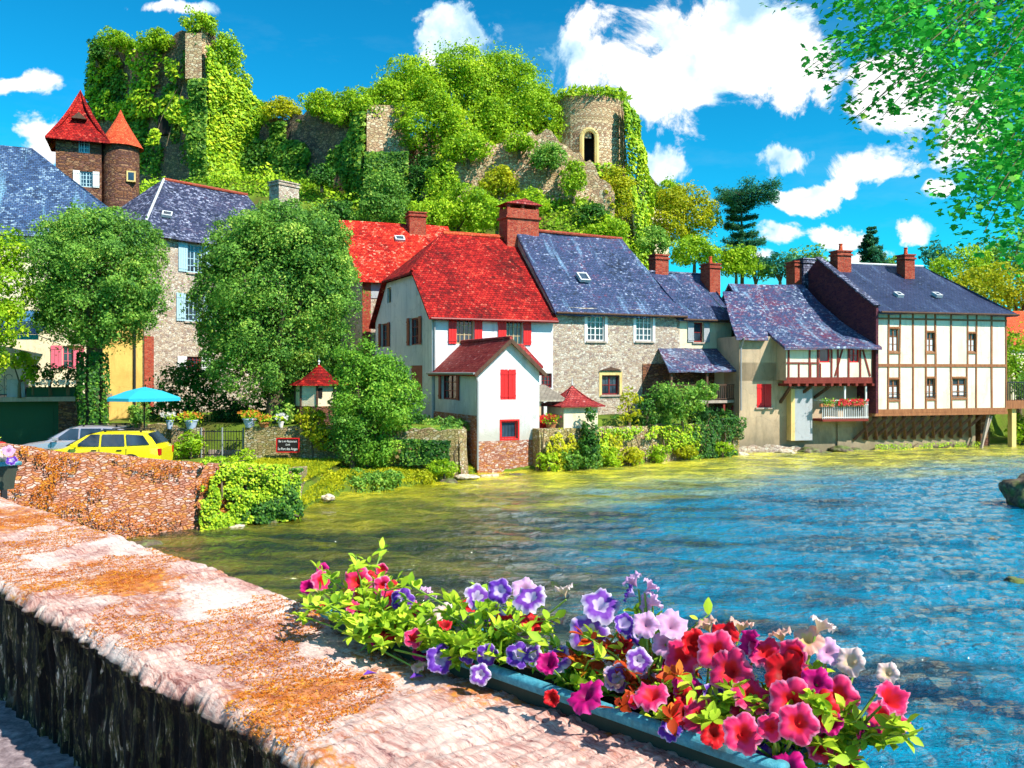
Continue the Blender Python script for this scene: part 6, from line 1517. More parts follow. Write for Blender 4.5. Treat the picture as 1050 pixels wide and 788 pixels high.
# cedar: tiers of flat branches
def tiered(name,label,cat,px,py_top,py_base,Y,rpx,m,seed,tiers=9,flat=.16,zb=None,spread=None):
    rg=np.random.default_rng(seed); rr=random.Random(seed); c=at(px,py_base,Y); top=at(px,py_top,Y); base=(c.x,c.y,gz(c.x,c.y) if zb is None else zb)
    T=thing(name,label,cat,base); tb=MB(); H=top.z-base[2]; tb.path([Vector((0,0,-.3)),Vector((.1,0,H*.5)),Vector((0,0,H))],.3*rpx/36,.05,8)
    Ps=[];Ns=[]
    z0=c.z-base[2]; k=Y/F
    for i in range(tiers):
        f=i/(tiers-1); z=z0+(H-z0)*f
        R_=rpx*k*(spread(f) if spread else (1-f*.8))
        for j in range(8):
            a=rr.uniform(0,6.28); L=R_*rr.uniform(.55,1.1); e=Vector((math.cos(a)*L,math.sin(a)*L,z+rr.uniform(-.1,.25)*L*.4)); s=Vector((0,0,z-.25*L*.6)); tb.path([s,s.lerp(e,.5)+Vector((0,0,.1*L)),e],.06,.02,4)
            n=int(620*(L/(36*k))**1.2)+90
            u=rg.uniform(.15,1.05,n); w_=rg.normal(0,.16,n)*L*(1.1-u*.5); d=np.array([math.cos(a),math.sin(a),0]); q=np.array([-math.sin(a),math.cos(a),0])
            sv=np.array(s);ev=np.array(e)
            P=sv+(ev-sv)*u[:,None]+q*w_[:,None]+np.array([0,0,1])*(rg.normal(0,flat,n)*L*.35)[:,None]
            Ps.append(P);Ns.append(np.array([0,0,1.2])+rg.normal(size=(n,3))*.45)
    P=np.concatenate(Ps);N=np.concatenate(Ns)
    foliage_obj('crown',M[m],leaf_arrays(P,N,np.full(len(P),2.7*k),rg,.45),rg.uniform(0,1,len(P)),T,(0,0,0)); tb.build('trunk',M['bark'],T)
tiered('cedar','dark blue-green cedar with flat spreading tiers against the sky','tree',760,196,268,80,32,'leaf_blue',3,tiers=9,flat=.24,spread=lambda f:.95-.35*math.sin(f*3.1)+(.25 if f>.8 else 0))
tiered('young_cedar','small slender conifer rising behind the big half-timbered roof','tree',893,234,275,75,17,'leaf_blue',5,tiers=11,flat=.35,spread=lambda f:1-.75*f)
for i,(px,py,Y,rx,ry,mt,lb) in enumerate([(800,272,80,22,14,'leaf_blue','bluish tree behind the pale chimney stack'),(826,268,84,20,18,'leaf_tree','airy tree behind the twin chimneys'),(775,276,80,20,10,'leaf_tree','low green tree right of the cedar'),(850,276,85,24,10,'leaf_tree','low tree behind the brick chimney of the half-timbered house'),(915,272,85,20,8,'leaf_tree','low tree behind the half-timbered roof ridge'),
    (960,262,84,16,14,'leaf_blue','bluish tree above the right hip of the dark slate roof'),(985,274,78,32,24,'leaf_light','bright tree behind the right hip of the dark slate roof'),(1005,290,70,30,24,'leaf_yellow','golden tree over the right end of the slate roof'),(1035,262,80,34,26,'leaf_tree','green tree high at the right edge'),(1045,296,62,34,32,'leaf_yellow','golden tree at the right edge above the red roof'),
    (1045,365,53,22,34,'leaf_light','light green tree at the right edge beside the half-timbered house'),(1060,395,51.5,22,22,'leaf_tree','green shrub at the footbridge railing'),(1048,440,51.0,16,18,'leaf_light','bright bank growth under the footbridge')]):
    b=[B(px,py,Y,rx,ry,min(rx,24)),B(px-rx*.5,py+ry*.2,Y-.6,rx*.55,ry*.6),B(px+rx*.5,py+ry*.15,Y-.4,rx*.6,ry*.65)]
    x,y=b[0][0],b[0][1]; tree('background_tree',lb,'tree',b,(x,y,gz(x,y)),mt,dens=.6,leafpx=3.2,trunk=.16,seed=200+i,limbs=5,group='trees behind the riverside roofs',clump=.32)
# far wooded ridge closing the valley
rg=np.random.default_rng(77); n=26000; x=rg.uniform(-150,300,n); y=rg.uniform(120,190,n)
P=np.stack([x,y,3+rg.uniform(0,1,n)**.6*(7+4*np.sin(x*.06)+2*np.sin(x*.23))],-1)
o=foliage_obj('far_wood',M['leaf_tree'],leaf_arrays(P,rg.normal(size=(n,3))+np.array([0,-.3,.8]),np.full(n,1.6),rg,.8),rg.uniform(0,1,n),None,(0,0,0)); struct(o,'stuff')
# lawn grass and reeds on the bank
n=42000; x=rg.uniform(-10,-1.0,n); y=rg.uniform(23.5,36.5,n); bk=np.interp(x,bx_,by_); st=np.interp(x,sx_,sy_); kp=(y>bk+.12+np.where(x<-6.5,.9,0))&(y<st-.5); x=x[kp];y=y[kp]
z=ground(x,y); P=np.stack([x,y,z+.04],-1)
o=foliage_obj('bank_grass',M['leaf_yellow'],leaf_arrays(P,rg.normal(size=(len(P),3))*np.array([1,1,.25]),np.full(len(P),.15),rg,.25),rg.uniform(0,1,len(P)),None,(0,0,0)); struct(o,'stuff')

# ------------------------------------------------------------------ near maple reaching in from the right
def maple_leaf_shape():
    pts=[]
    lob=[(0,-.42),(.20,-.30),(.42,-.34),(.34,-.12),(.56,.10),(.30,.14),(.22,.30),(.0,.62)]
    L=lob+[(-x,y) for x,y in lob[-2:0:-1]]
    return L
ML=maple_leaf_shape() 
def near_tree():
    rr=random.Random(21); rg=np.random.default_rng(21); base=Vector((11.2,7.2,gz(11.2,7.2)))
    T=thing('maple_tree','near maple whose leafy boughs hang into the top right corner','tree',base)
    tb=MB(); tr=[Vector((0,0,-.4)),Vector((-.2,.1,2.2)),Vector((-.5,.3,4.6)),Vector((-.8,.4,7.5))]; tb.path(tr,.38,.22,10)
    # region of the crown on the picture plane: boundary x as a function of y (left limit of dense foliage)
    lim=[(-160,800),(-60,812),(0,850),(30,880),(60,905),(90,935),(115,945),(150,955),(190,965),(225,985),(255,1015),(280,1045),(300,1090)]
    ly=[a for a,_ in lim]; lx=[b for _,b in lim]
    twigs=[]
    while len(twigs)<860:
        py=rr.uniform(-170,290); L=np.interp(py,ly,lx); px=L+rr.random()**1.15*(1190-L); Y=rr.uniform(5.6,9.5)
        if px>1130 and rr.random()<.6: continue
        twigs.append((px,py,Y,.45))
    # sparse hanging sprays left of the mass
    for _ in range(56):
        t_=rr.random(); px=845+rr.uniform(-6,100); py=8+max(0,(px-845))*.55+rr.uniform(-25,50)
        if py>135 or px>955: continue
        twigs.append((px,py,rr.uniform(6.2,7.6),.22))
    for px,py in ((782,-2),(800,1),(812,-3),(868,128),(880,120),(862,112),(893,108),(834,70),(826,72),(905,120),(918,118),(850,92),(842,78)): twigs.append((px,py,7.0,.16))
    Ps=[];Ns=[];Ds=[]
    limbs=[Vector((-1.5,.2,8.2)),Vector((-3.0,.1,6.2)),Vector((-2.4,.6,4.2)),Vector((-3.8,-.2,8.0)),Vector((-1.8,1.0,6.4)),Vector((-5.2,0,7.0))]
    for l in limbs:
        s=tr[1].lerp(tr[3],rr.uniform(.3,1)); mid=s.lerp(l,.5)+Vector((0,0,.3)); tb.path([s,mid,l],.10,.035,7)
    for (px,py,Y,sp) in twigs:
        e=at(px,py,Y)-base; l=min(limbs,key=lambda q:(q-e).length); s=l.lerp(tr[2],rr.uniform(0,.25))
        if rr.random()<.20 or sp<.2:
            m1=s.lerp(e,.35)+Vector((rr.uniform(-.2,.2),rr.uniform(-.2,.2),rr.uniform(.1,.4))); m2=s.lerp(e,.7)+Vector((rr.uniform(-.12,.12),rr.uniform(-.12,.12),rr.uniform(.05,.25))); tb.path([s,m1,m2,e],.011,.003,4)
        n=int(rr.uniform(22,38)*(sp/.45)**.7)
        d=np.array((e-s).normalized())
        P=np.array(e)+rg.normal(size=(n,3))*np.array([sp*.36,sp*.45,sp*.16])-d*rg.uniform(0,sp*1.3,(n,1)); Ps.append(P)
        Ns.append(np.array([-.15,-.35,.8])+rg.normal(size=(n,3))*.42)
    P=np.concatenate(Ps); N=unit(np.concatenate(Ns)); n=len(P)
    ref=np.array([0,0,-1.])+rg.normal(size=(n,3))*.6; A=unit(ref-N*(ref*N).sum(1,keepdims=True)); Bv=np.cross(N,A); s=rg.uniform(.032,.074,n)
    L=np.array(ML); cup=(np.abs(L[:,0])**1.3)*-.25
    V=P[:,None,:]+Bv[:,None,:]*(L[None,:,0,None]*s[:,None,None])+A[:,None,:]*(L[None,:,1,None]*s[:,None,None])+N[:,None,:]*(cup[None,:,None]*s[:,None,None])
    np_mesh('leaves',V.reshape(-1,3),None,len(ML),M['leaf_maple'],T,{'rnd':('FACE',rg.uniform(0,1,n))})
    tb.build('trunk',M['bark'],T)
near_tree()
# ------------------------------------------------------------------ cars
M['car_yellow']=m_paint('yellow_car_paint',(.80,.66,.01),rough=.25,var=.02,spec=.6,**{'Coat Weight':.6})
M['car_silver']=m_paint('silver_car_paint',(.55,.52,.60),rough=.3,var=.02,spec=.6,**{'Metallic':.5})
M['rubber']=m_paint('rubber',(.02,.02,.02),rough=.9,var=.1)
M['chrome']=m_paint('wheel_metal',(.5,.5,.52),rough=.3,**{'Metallic':.8})
M['lamp_clear']=m_paint('headlight_glass',(.7,.72,.75),rough=.1,var=.05)
M['lamp_red']=m_paint('taillight_glass',(.5,.01,.01),rough=.15,var=.05)
def car(label,loc,rot,paint,Lc=4.45,wag=True):
    T=thing('parked_car',label,'car',loc,rot); w=.84
    # lower body cross sections from nose (x=0) to tail
    secs=[(0.0,.32,.58,.60),(.05,.24,.66,.72),(.35,.22,.74,.81),(1.05,.22,.84,.84),(1.45,.22,.90,.85),(3.2,.22,.93,.85),(4.1,.24,.95,.83),(4.35,.26,.93,.78),(Lc,.34,.84,.70)]
    bm=bmesh.new(); rows=[]
    for x,zb,zt,hw in secs:
        pr=[(-hw*.9,zb),(-hw,zb+.12),(-hw*1.0,(zb+zt)/2+.05),(-hw*.97,zt-.06),(-hw*.88,zt),(0,zt+.03),(hw*.88,zt),(hw*.97,zt-.06),(hw,(zb+zt)/2+.05),(hw,zb+.12),(hw*.9,zb)]
        rows.append([bm.verts.new((x,y,z)) for y,z in pr])
    for a,b in zip(rows,rows[1:]):
        for i in range(len(a)-1): bm.faces.new((a[i],a[i+1],b[i+1],b[i]))
        bm.faces.new((a[-1],a[0],b[0],b[-1]))
    bm.faces.new(rows[0]); bm.faces.new(rows[-1][::-1])
    # cabin
    xr=4.30 if wag else 3.9
    cab=[(1.20,.86,.86,.74),(1.55,.90,1.10,.71),(1.95,.90,1.33,.66),(2.35,.90,1.42,.62),(3.2,.90,1.43,.62),(3.85,.92,1.40,.61),(4.10,.92,1.24,.66),(xr,.90,.97,.70)]
    rows=[]
    for x,zb,zt,hw in cab:
        pr=[(-.76,zb),(-(.76*(1-.55)+hw*.55),zb+(zt-zb)*.55),(-hw,zt-.05),(-hw*.9,zt-.01),(0,zt+.02),(hw*.9,zt-.01),(hw,zt-.05),((.76*(1-.55)+hw*.55),zb+(zt-zb)*.55),(.76,zb)]
        rows.append([bm.verts.new((x,y,z)) for y,z in pr])
    for a,b in zip(rows,rows[1:]):
        for i in range(len(a)-1): bm.faces.new((a[i],a[i+1],b[i+1],b[i]))
    bm.faces.new(rows[0]); bm.faces.new(rows[-1][::-1])
    bmesh.ops.recalc_face_normals(bm,faces=bm.faces)
    me=bpy.data.meshes.new('body'); bm.to_mesh(me); bm.free(); me.materials.append(M[paint]); o=bpy.data.objects.new('body',me); col.objects.link(o); o.parent=T
    me.polygons.foreach_set('use_smooth',[True]*len(me.polygons)); me.set_sharp_from_angle(angle=R(32))
    def side_y(z): return .775-(z-.90)*.25
    for sgn in (-1,1):
        for poly in ([(1.62,.95),(2.42,.95),(2.42,1.35),(2.12,1.35)],[(2.50,.95),(3.28,.95),(3.22,1.35),(2.50,1.35)],[(3.36,.97),(4.10,1.0),(3.86,1.31),(3.30,1.35)]):
            g=MB(); pts=[Vector((x,sgn*side_y(z),z)) for x,z in poly]; g.prism(pts,(0,sgn*.02,0)); g.build('side_window',M['glass'],T)
        m=MB(); m.box(1.58,1.78,sgn*.98-.07,sgn*.98+.07,.93,1.05); m.box(1.66,1.72,min(sgn*.78,sgn*.95),max(sgn*.78,sgn*.95),.95,.98); m.build('mirror',M[paint],T,bevel=.02)
        for x0_,x1_ in ((1.50,1.47),(2.46,2.46),(3.33,3.36)):
            m=MB(); m.beam((x0_,sgn*.852,.34),(x1_,sgn*.846,.88),.012,.008); m.build('door_seam',M['rubber'],T)
        m=MB(); m.box(1.15,3.2,sgn*.858-.008,sgn*.858+.008,.56,.61); m.build('side_trim',M['rubber'],T)
        for x in (2.36,3.20):
            m=MB(); m.box(x-.16,x,sgn*.845-.02,sgn*.845+.02,.80,.83); m.build('door_handle',M['rubber'],T)
        m=MB(); m.box(-.0+.02,.20,sgn*.62-.13,sgn*.62+.13,.56,.68); m.build('headlight',M['lamp_clear'],T,bevel=.02)
        m=MB(); m.box(Lc-.12,Lc+.01,sgn*.66-.09,sgn*.66+.09,.62,.86); m.build('tail_light',M['lamp_red'],T,bevel=.02)
        for x in (.82,3.50):
            m=MB(); m.tube((x,sgn*.70,.31),(x,sgn*.87,.31),.31,seg=28); wh=m.build('wheel',M['rubber'],T,smooth=True)
            m=MB(); m.tube((x,sgn*.80,.31),(x,sgn*.885,.31),.20,seg=20); m.build('rim',M['chrome'],wh)
            m=MB(); pts=[Vector((x+.38*math.cos(a),sgn*.845,.31+.38*math.sin(a))) for a in np.linspace(-.1,math.pi+.1,12)]; m.prism(pts,(0,sgn*.012,0)); m.build('wheel_arch',M['rubber'],T)
    g=MB(); g.prism([Vector((1.30,-.66,.95)),Vector((1.30,.66,.95)),Vector((2.12,.56,1.385)),Vector((2.12,-.56,1.385))],Vector((-.02,0,.025))); g.build('windscreen',M['glass'],T)
    g=MB(); g.prism([Vector((4.29,-.6,1.0)),Vector((4.29,.6,1.0)),Vector((3.98,.52,1.36)),Vector((3.98,-.52,1.36))],Vector((.02,0,.02))); g.build('rear_window',M['glass'],T)
    m=MB(); m.box(-.03,.06,-.7,.7,.34,.46); m.build('bumper',M['rubber'],T,bevel=.02)
    m=MB()
    for s_ in (-.5,.5): m.box(2.4,3.9,s_-.02,s_+.02,1.46,1.49); m.box(2.5,2.56,s_-.02,s_+.02,1.42,1.47); m.box(3.7,3.76,s_-.02,s_+.02,1.40,1.47)
    m.build('roof_rail',M['rubber'],T)
    return T
Y=30.6; car('yellow estate car parked behind the rust-red quay wall',(xat(37,Y),Y,.72),R(4),'car_yellow')
Y=33.6; car('silver estate car half hidden beyond the yellow car',(xat(20,Y),Y,.72),R(6),'car_silver')
# red gas-bottle-like litter bin at the left edge
Y=29.5; m=MB(); c=Vector((xat(0,Y),Y,.72)); T=thing('litter_bin','red round bin at the left edge in front of the green garage door','bin',c)
m.lathe([(.0,0),(.24,0),(.26,.9),(.28,.92)],(0,0,0),18); m.lathe([(.28,.92),(.27,1.0),(.16,1.12),(0,1.16)],(0,0,0),18); m.build('barrel',M['red_paint'],T,smooth=True)
m=MB(); m.tube((0,0,1.15),(0,0,1.24),.04); m.build('knob',M['iron'],T)

# ------------------------------------------------------------------ potted plants on the terrace wall
M['pot_blue']=m_paint('blue_white_pot',(.45,.55,.75),rough=.5); M['terracotta']=m_paint('terracotta',(.55,.20,.08),rough=.8)
def pot(label,px,py_base,Y,h_px,mat,fl,seed,r=.2,group='potted plants on the garden wall'):
    k=Y/F; b=at(px,py_base,Y); h=h_px*k; T=thing('potted_plant',label,'potted plant',b,0,group)
    m=MB(); m.lathe([(0,0),(r*.62,0),(r,h),(r*1.1,h),(r*1.1,h+.05),(r*.9,h+.05),(r*.85,h-.02),(0,h-.02)],(0,0,0),16); m.build('pot',M[mat],T,smooth=True)
    rg=np.random.default_rng(seed); n=260; P=rg.normal(size=(n,3))*np.array([r*.75,r*.75,r*.42])+np.array([0,0,h+.16])
    foliage_obj('foliage',M['leaf_light'],leaf_arrays(P,rg.normal(size=(n,3))+np.array([0,-.3,.8]),np.full(n,.11),rg),rg.uniform(0,1,n),T,(0,0,0))
    m=MB(); rr=random.Random(seed)
    for i in range(34):
        p=Vector((rr.gauss(0,r*.8),rr.gauss(-.05,r*.5),h+.16+rr.uniform(-.02,.2)))
        for q in range(5):
            an=q*1.257+i; d=Vector((math.cos(an),-.3,math.sin(an)))*.05; d2=Vector((math.cos(an+.9),-.3,math.sin(an+.9)))*.05; m.face([p,p+d,p+(d+d2)*.62,p+d2*.9])
    m.build('blossoms',M[fl],T); return T
M['flower_orange']=m_paint('orange_petals',(.8,.25,.03),var=.3,scale=30)
Y=35.95; pot('slim blue pot of pale foliage leftmost on the garden wall',174,440,Y,8,'pot_blue','flower_white',1,.15)
pot('blue-white pot with orange flowers on the wall left of the gate',196,440,35.85,8,'pot_blue','flower_orange',2,.26)
Y=35.1; pot('blue-white pot with orange flowers just right of the gate',256,438.5,35.4,8,'pot_blue','flower_orange',3,.26)
pot('low terracotta bowl of tan foliage next to the blue-white pot',271,438.5,35.3,4,'terracotta','flower_orange',4,.22)
pot('small white pot at the right of the row on the garden wall',288,438.5,35.2,5,'flower_white','flower_white',5,.12)
T=pot('terracotta urn of red geraniums on the lean-to terrace',565,440,38.4,6,'terracotta','flower_red',6,.26,group=None)
# balcony geraniums
fr,bu0,bu1,zf,zt_=JB
rr=random.Random(4)
for i,lb in enumerate(['green trailing plant at the left end of the white balcony','left red geranium on the white balcony','right red geranium on the white balcony']):
    u=[bu0+.25,bu0+1.15,bu0+2.0][i]; p=Vector((fr.X0+u*fr.c+1.0*fr.s,fr.Y0+u*fr.s-1.0*fr.c,zf+.68))
    T=thing('geranium',lb,'geranium',p,fr.a,'plants in boxes on the balcony')
    m=MB(); m.box(-.38,.38,-.02,.16,-.02,.13); m.build('flower_box',M['terracotta'],T)
    rg=np.random.default_rng(i+60); n=240; P=rg.normal(size=(n,3))*np.array([.22,.07,.09])+np.array([0,.03,.2])
    foliage_obj('foliage',M['leaf_tree'],leaf_arrays(P,rg.normal(size=(n,3))+np.array([0,-.4,.6]),np.full(n,.11),rg),rg.uniform(0,1,n),T,(0,0,0))
    if i:
        m=MB()
        for k in range(70):
            q0=Vector((rr.gauss(0,.26),rr.uniform(-.12,.02),rr.uniform(.08,.34)))
            for q in range(5):
                an=q*1.257+k; d=Vector((math.cos(an),-.3,math.sin(an)))*.06; d2=Vector((math.cos(an+.9),-.3,math.sin(an+.9)))*.06; m.face([q0,q0+d,q0+(d+d2)*.62,q0+d2*.9])
        m.build('blossoms',M['flower_red'],T)
# ------------------------------------------------------------------ rocks
t=NT('river_rock'); p=geo(t); n1=t.noise(p,6,6,.65)
up=t.n('ShaderNodeSeparateXYZ',{0:t.n('ShaderNodeNewGeometry').outputs['Normal']}).outputs[2]
c=t.ramp(n1,[(.35,(.05,.035,.03)),(.55,(.16,.12,.08)),(.7,(.40,.34,.26))]); c=t.mix(t.math('MULTIPLY',t.ramp(t.noise(p,3,3),[(.45,0.0),(.6,1.0)]),.7),c,(.10,.17,.02))
M['rock']=t.done(c,.8,.4,t.bump(n1,.8,.05))
t=NT('pale_rock'); p=geo(t); n1=t.noise(p,7,6,.65); M['rock_pale']=t.done(t.ramp(n1,[(.35,(.22,.16,.10)),(.5,(.55,.46,.34)),(.7,(.8,.75,.66))]),.85,.3,t.bump(n1,.8,.05))
def rock(label,px,py,Y,rx,rz,m='rock',seed=1,ry=None,group=None):
    c=at(px,py,Y); k=Y/F; bm=bmesh.new(); bmesh.ops.create_icosphere(bm,subdivisions=4,radius=1)
    for v in bm.verts:
        n=v.co.normalized(); f=1+.30*noise.noise(n*1.4+Vector((seed*3,0,0)))+.14*noise.noise(n*3.6+Vector((seed,5,0)))+.05*noise.noise(n*9)
        v.co=Vector((n.x*f*rx*k,n.y*f*(ry or rx)*k,n.z*f*rz*k))
    me=bpy.data.meshes.new('rock'); bm.to_mesh(me); bm.free(); me.materials.append(M[m]); o=bpy.data.objects.new('rock',me); col.objects.link(o); o.location=c; me.polygons.foreach_set('use_smooth',[True]*len(me.polygons))
    return tag(o,label,'rock',group)
Y=32; rock('large mossy rock rising from the river at the right edge',1056,507,27.6,26,20,seed=1)
rock('small dark rock poking out of the river left of the large mossy rock',1018,555,22,5,3,seed=2)
rock('flat dark rock at the right edge in the lower river',1042,597,17.7,11,5,seed=3)
rock('low dark rock at the right edge lower down the river',1044,705,11.8,10,4,seed=4)
for i,(px,py,Y,rx,rz,mt,lb) in enumerate([(478,490,34.6,12,3.5,'rock_pale','pale boulder at the corner of the annexe plinth'),(505,489,36.0,11,3,'rock_pale','pale boulder in front of the annexe plinth'),(530,489,36.2,10,3,'rock','mossy boulder in front of the annexe plinth'),(460,494,33.5,9,3,'rock','mossy stone on the bank left of the pale boulder'),
  (336,511,28.3,7,4,'rock_pale','white stone at the water edge near the ivy wall'),(243,541,24.0,11,3.5,'rock_pale','long pale stone at the foot of the quay ivy'),(275,535,24.8,10,3,'rock','mossy stone at the foot of the quay ivy'),(302,528,25.2,7,3,'rock','stone at the river end of the quay wall'),(150,558,21.6,14,3.5,'rock','stone at the foot of the rust-red quay wall'),(205,549,23.2,12,3,'rock','second stone at the foot of the rust-red quay wall'),
  (760,468,45.0,8,4,'rock_pale','cream boulder where the tan house meets the garden wall'),(805,465,45.8,10,4,'rock_pale','cream boulder under the tan house wall'),(830,464,46.4,12,5,'rock','dark boulder under the shaft of the tan house'),(862,462,47.0,12,5,'rock','dark boulder under the white balcony'),(845,466,46.0,9,3,'rock','low dark boulder between the two under the balcony'),(878,463,47.2,8,4,'rock','dark boulder left of the timber struts')]):
    rock(lb,px,py,Y,rx,rz,mt,10+i,group='stones along the water edge')
ivy('mossy growth along the foot of the half-timbered house',[[(xat(895,47.4),47.4,-.05),(xat(1005,49.6),49.6,-.05),(xat(1005,49.6),49.6,.3),(xat(895,47.4),47.4,.3)]],'leaf_ivy_light',1100,.08,(xat(950,48),48.2,0),seed=91,gap=-.05,scale=.9,thick=.08,name='wall_creeper')

# ------------------------------------------------------------------ foreground planter and petunias
t=NT('teal_planter'); p=geo(t); n1=t.noise(p,90,5,.7); n2=t.noise(p,9,4,.7)
up=t.n('ShaderNodeSeparateXYZ',{0:t.n('ShaderNodeNewGeometry').outputs['Normal']}).outputs[2]
c=t.mix(t.ramp(n1,[(.35,0.0),(.7,1.0)]),(.03,.22,.32),(.10,.40,.50)); c=t.mix(t.ramp(n2,[(.5,0.0),(.68,.8)]),c,(.05,.05,.035))
M['planter']=t.done(c,.6,.35,t.bump(n1,.5,.004))
M['planter_body']=m_paint('dark_painted_trough',(.05,.06,.045),rough=.6,var=.4,scale=30)
M['soil']=m_plaster('soil',(.06,.035,.02),(.03,.018,.012),6,1.0)
ZR=HC-.65
def planter(label,s0,s1,q0=1.88/math.sqrt(2)+.0,wd=.19,zr=ZR,name='planter'):
    c=par((s0+s1)/2,q0+wd/2,zr-.16); T=thing(name,label,'planter',c,math.atan2(ds.y,ds.x)-math.pi)      # local x runs down-right along the parapet
    L=(s1-s0)/2; w_=wd/2; m=MB(); th=.012; b=.02
    # tapered trough with a rolled rim
    def ring(e,z): return [Vector((-L+e,-w_+e,z)),Vector((L-e,-w_+e,z)),Vector((L-e,w_-e,z)),Vector((-L+e,w_-e,z))]
    out=[ring(.004,.139),ring(-.004,.142),ring(-.006,.158),ring(.002,.165),ring(.016,.165),ring(.022,.155),ring(.03,.10)]
    for a,b_ in zip(out,out[1:]):
        for i in range(4): j=(i+1)%4; m.face([a[i],a[j],b_[j],b_[i]])
    o=m.build('rim',M['planter'],T,weld=True,bevel=.004); m=MB(); out=[ring(.03,0),ring(.014,.138),ring(.024,.138),ring(.032,.02)]
    for a,b_ in zip(out,out[1:]):
        for i in range(4): j=(i+1)%4; m.face([a[i],a[j],b_[j],b_[i]])
    m.face(out[0][::-1]); o=m.build('trough',M['planter_body'],T,weld=True)
    m=MB(); m.face(ring(.028,.128)); m.build('soil',M['soil'],T)
    m=MB()
    for k in range(int(L*2/.05)): x=-L+.04+k*.05; 
    for x in (-L*.6,0,L*.6): m.box(x-.012,x+.012,-w_-.004,w_+.01,-.006,.002); m.box(x-.012,x+.012,w_-.02,w_+.012,-.1,.15)
    m.build('bracket',M['iron'],T)
    return T
# s of a point on the parapet line: ds . (x,y)
def s_of(X,Y): return (-X+Y)/math.sqrt(2)
planter('long teal trough planter hooked on the river side of the parapet',s_of(.44,1.44),s_of(-.52,2.40))
Tp=planter('dark green end of a second trough planter at the left edge of the parapet',s_of(-3.05,5.05),s_of(-4.2,6.2),q0=(2.02)/math.sqrt(2),zr=ZT+.17)

# petunia blossom: ruffled five-lobed trumpet
def m_petal(name,edge,mid,throat,band=(.35,.75)):
    t=NT(name); r=t.n('ShaderNodeAttribute',attribute_name='rad').outputs['Fac']; a=t.n('ShaderNodeAttribute',attribute_name='ang').outputs['Fac']
    vein=t.math('POWER',t.math('ABSOLUTE',t.math('SINE',t.math('MULTIPLY',a,2.5))),3.0)
    f=t.math('ADD',r,t.math('MULTIPLY',t.math('SUBTRACT',vein,.5),.16)); f=t.math('ADD',f,t.math('MULTIPLY',t.math('SUBTRACT',t.noise(geo(t),60,3,.6),.5),.22))
    c=t.ramp(f,[(.10,throat),(band[0],mid),(band[1],mid),(.98,edge)])
    b=t.n('ShaderNodeBsdfPrincipled',{'Base Color':c,'Roughness':.55,'Specular IOR Level':.25}); tr=t.n('ShaderNodeBsdfTranslucent',{'Color':c})
    mx=t.n('ShaderNodeMixShader',{0:.35,1:b.outputs[0],2:tr.outputs[0]}); o=t.n('ShaderNodeOutputMaterial'); t.t.links.new(mx.outputs[0],o.inputs[0]); return t.m
PET={'pink':m_petal('hot_pink_petals',(.85,.30,.50),(.80,.03,.16),(.75,.02,.03)),
 'magenta':m_petal('magenta_petals',(.72,.05,.35),(.60,.005,.20),(.30,.0,.10)),
 'red':m_petal('red_petunia_petals',(.80,.05,.08),(.75,.01,.02),(.35,.01,.01)),
 'purple':m_petal('violet_petals',(.80,.72,.90),(.20,.05,.44),(.62,.50,.74),(.20,.58)),
 'violet':m_petal('lilac_edged_petals',(.62,.45,.80),(.13,.03,.42),(.55,.45,.75),(.30,.80)),
 'white':m_petal('blush_petals',(.88,.78,.74),(.85,.62,.60),(.75,.55,.35)),
 'peach':m_petal('peach_petals',(.85,.60,.52),(.82,.42,.34),(.7,.5,.2)),
 'lilac':m_petal('pale_lilac_petals',(.80,.62,.82),(.72,.40,.70),(.6,.3,.5))}
def petal_mesh(seed,open_=1.0):
    rr=random.Random(seed); NS,NR=50,10; ph=rr.uniform(0,6.28)
    V=[];Rd=[];An=[]
    for j in range(NR+1):
        f=j/NR
        for i in range(NS):
            a=2*math.pi*i/NS; lobe=.5+.5*math.cos(5*(a)); 
            if f<.4: r=.0004+.0155*(f/.4)**1.6; z=-.028+.025*(f/.4)
            else:
                g=(f-.4)/.6; r=.016+(.026*open_)*g*(.74+.30*lobe**.55+.05*math.sin(23*a+ph)*g); z=-.003+.008*math.sin(g*1.6)-.011*g*g+.0045*g*g*math.sin(10*a+ph)+.0035*g*g*math.sin(17*a+ph*2)+.005*g*math.sin(2*a+ph)-.0035*g*(1-lobe)+(1-open_)*.022*g
            V.append((r*math.cos(a),r*math.sin(a),z)); Rd.append(max(0,(f-.3)/.7)); An.append(a)
    idx=np.arange((NR+1)*NS).reshape(NR+1,NS); nx=np.roll(idx,-1,axis=1)
    fc=np.stack([idx[:-1],nx[:-1],nx[1:],idx[1:]],-1).reshape(-1,4)
    return np.array(V),fc,Rd,An
PM={}
def get_pet(kind,var):
    k=(kind,var)
    if k not in PM:
        V,fc,Rd,An=petal_mesh(var+1,[1,1,.9,.55][var%4])
        o=np_mesh('flower',V,fc,4,PET[kind],None,{'rad':('POINT',Rd),'ang':('POINT',An)},smooth=True); PM[k]=o.data; bpy.data.objects.remove(o)
    return PM[k]
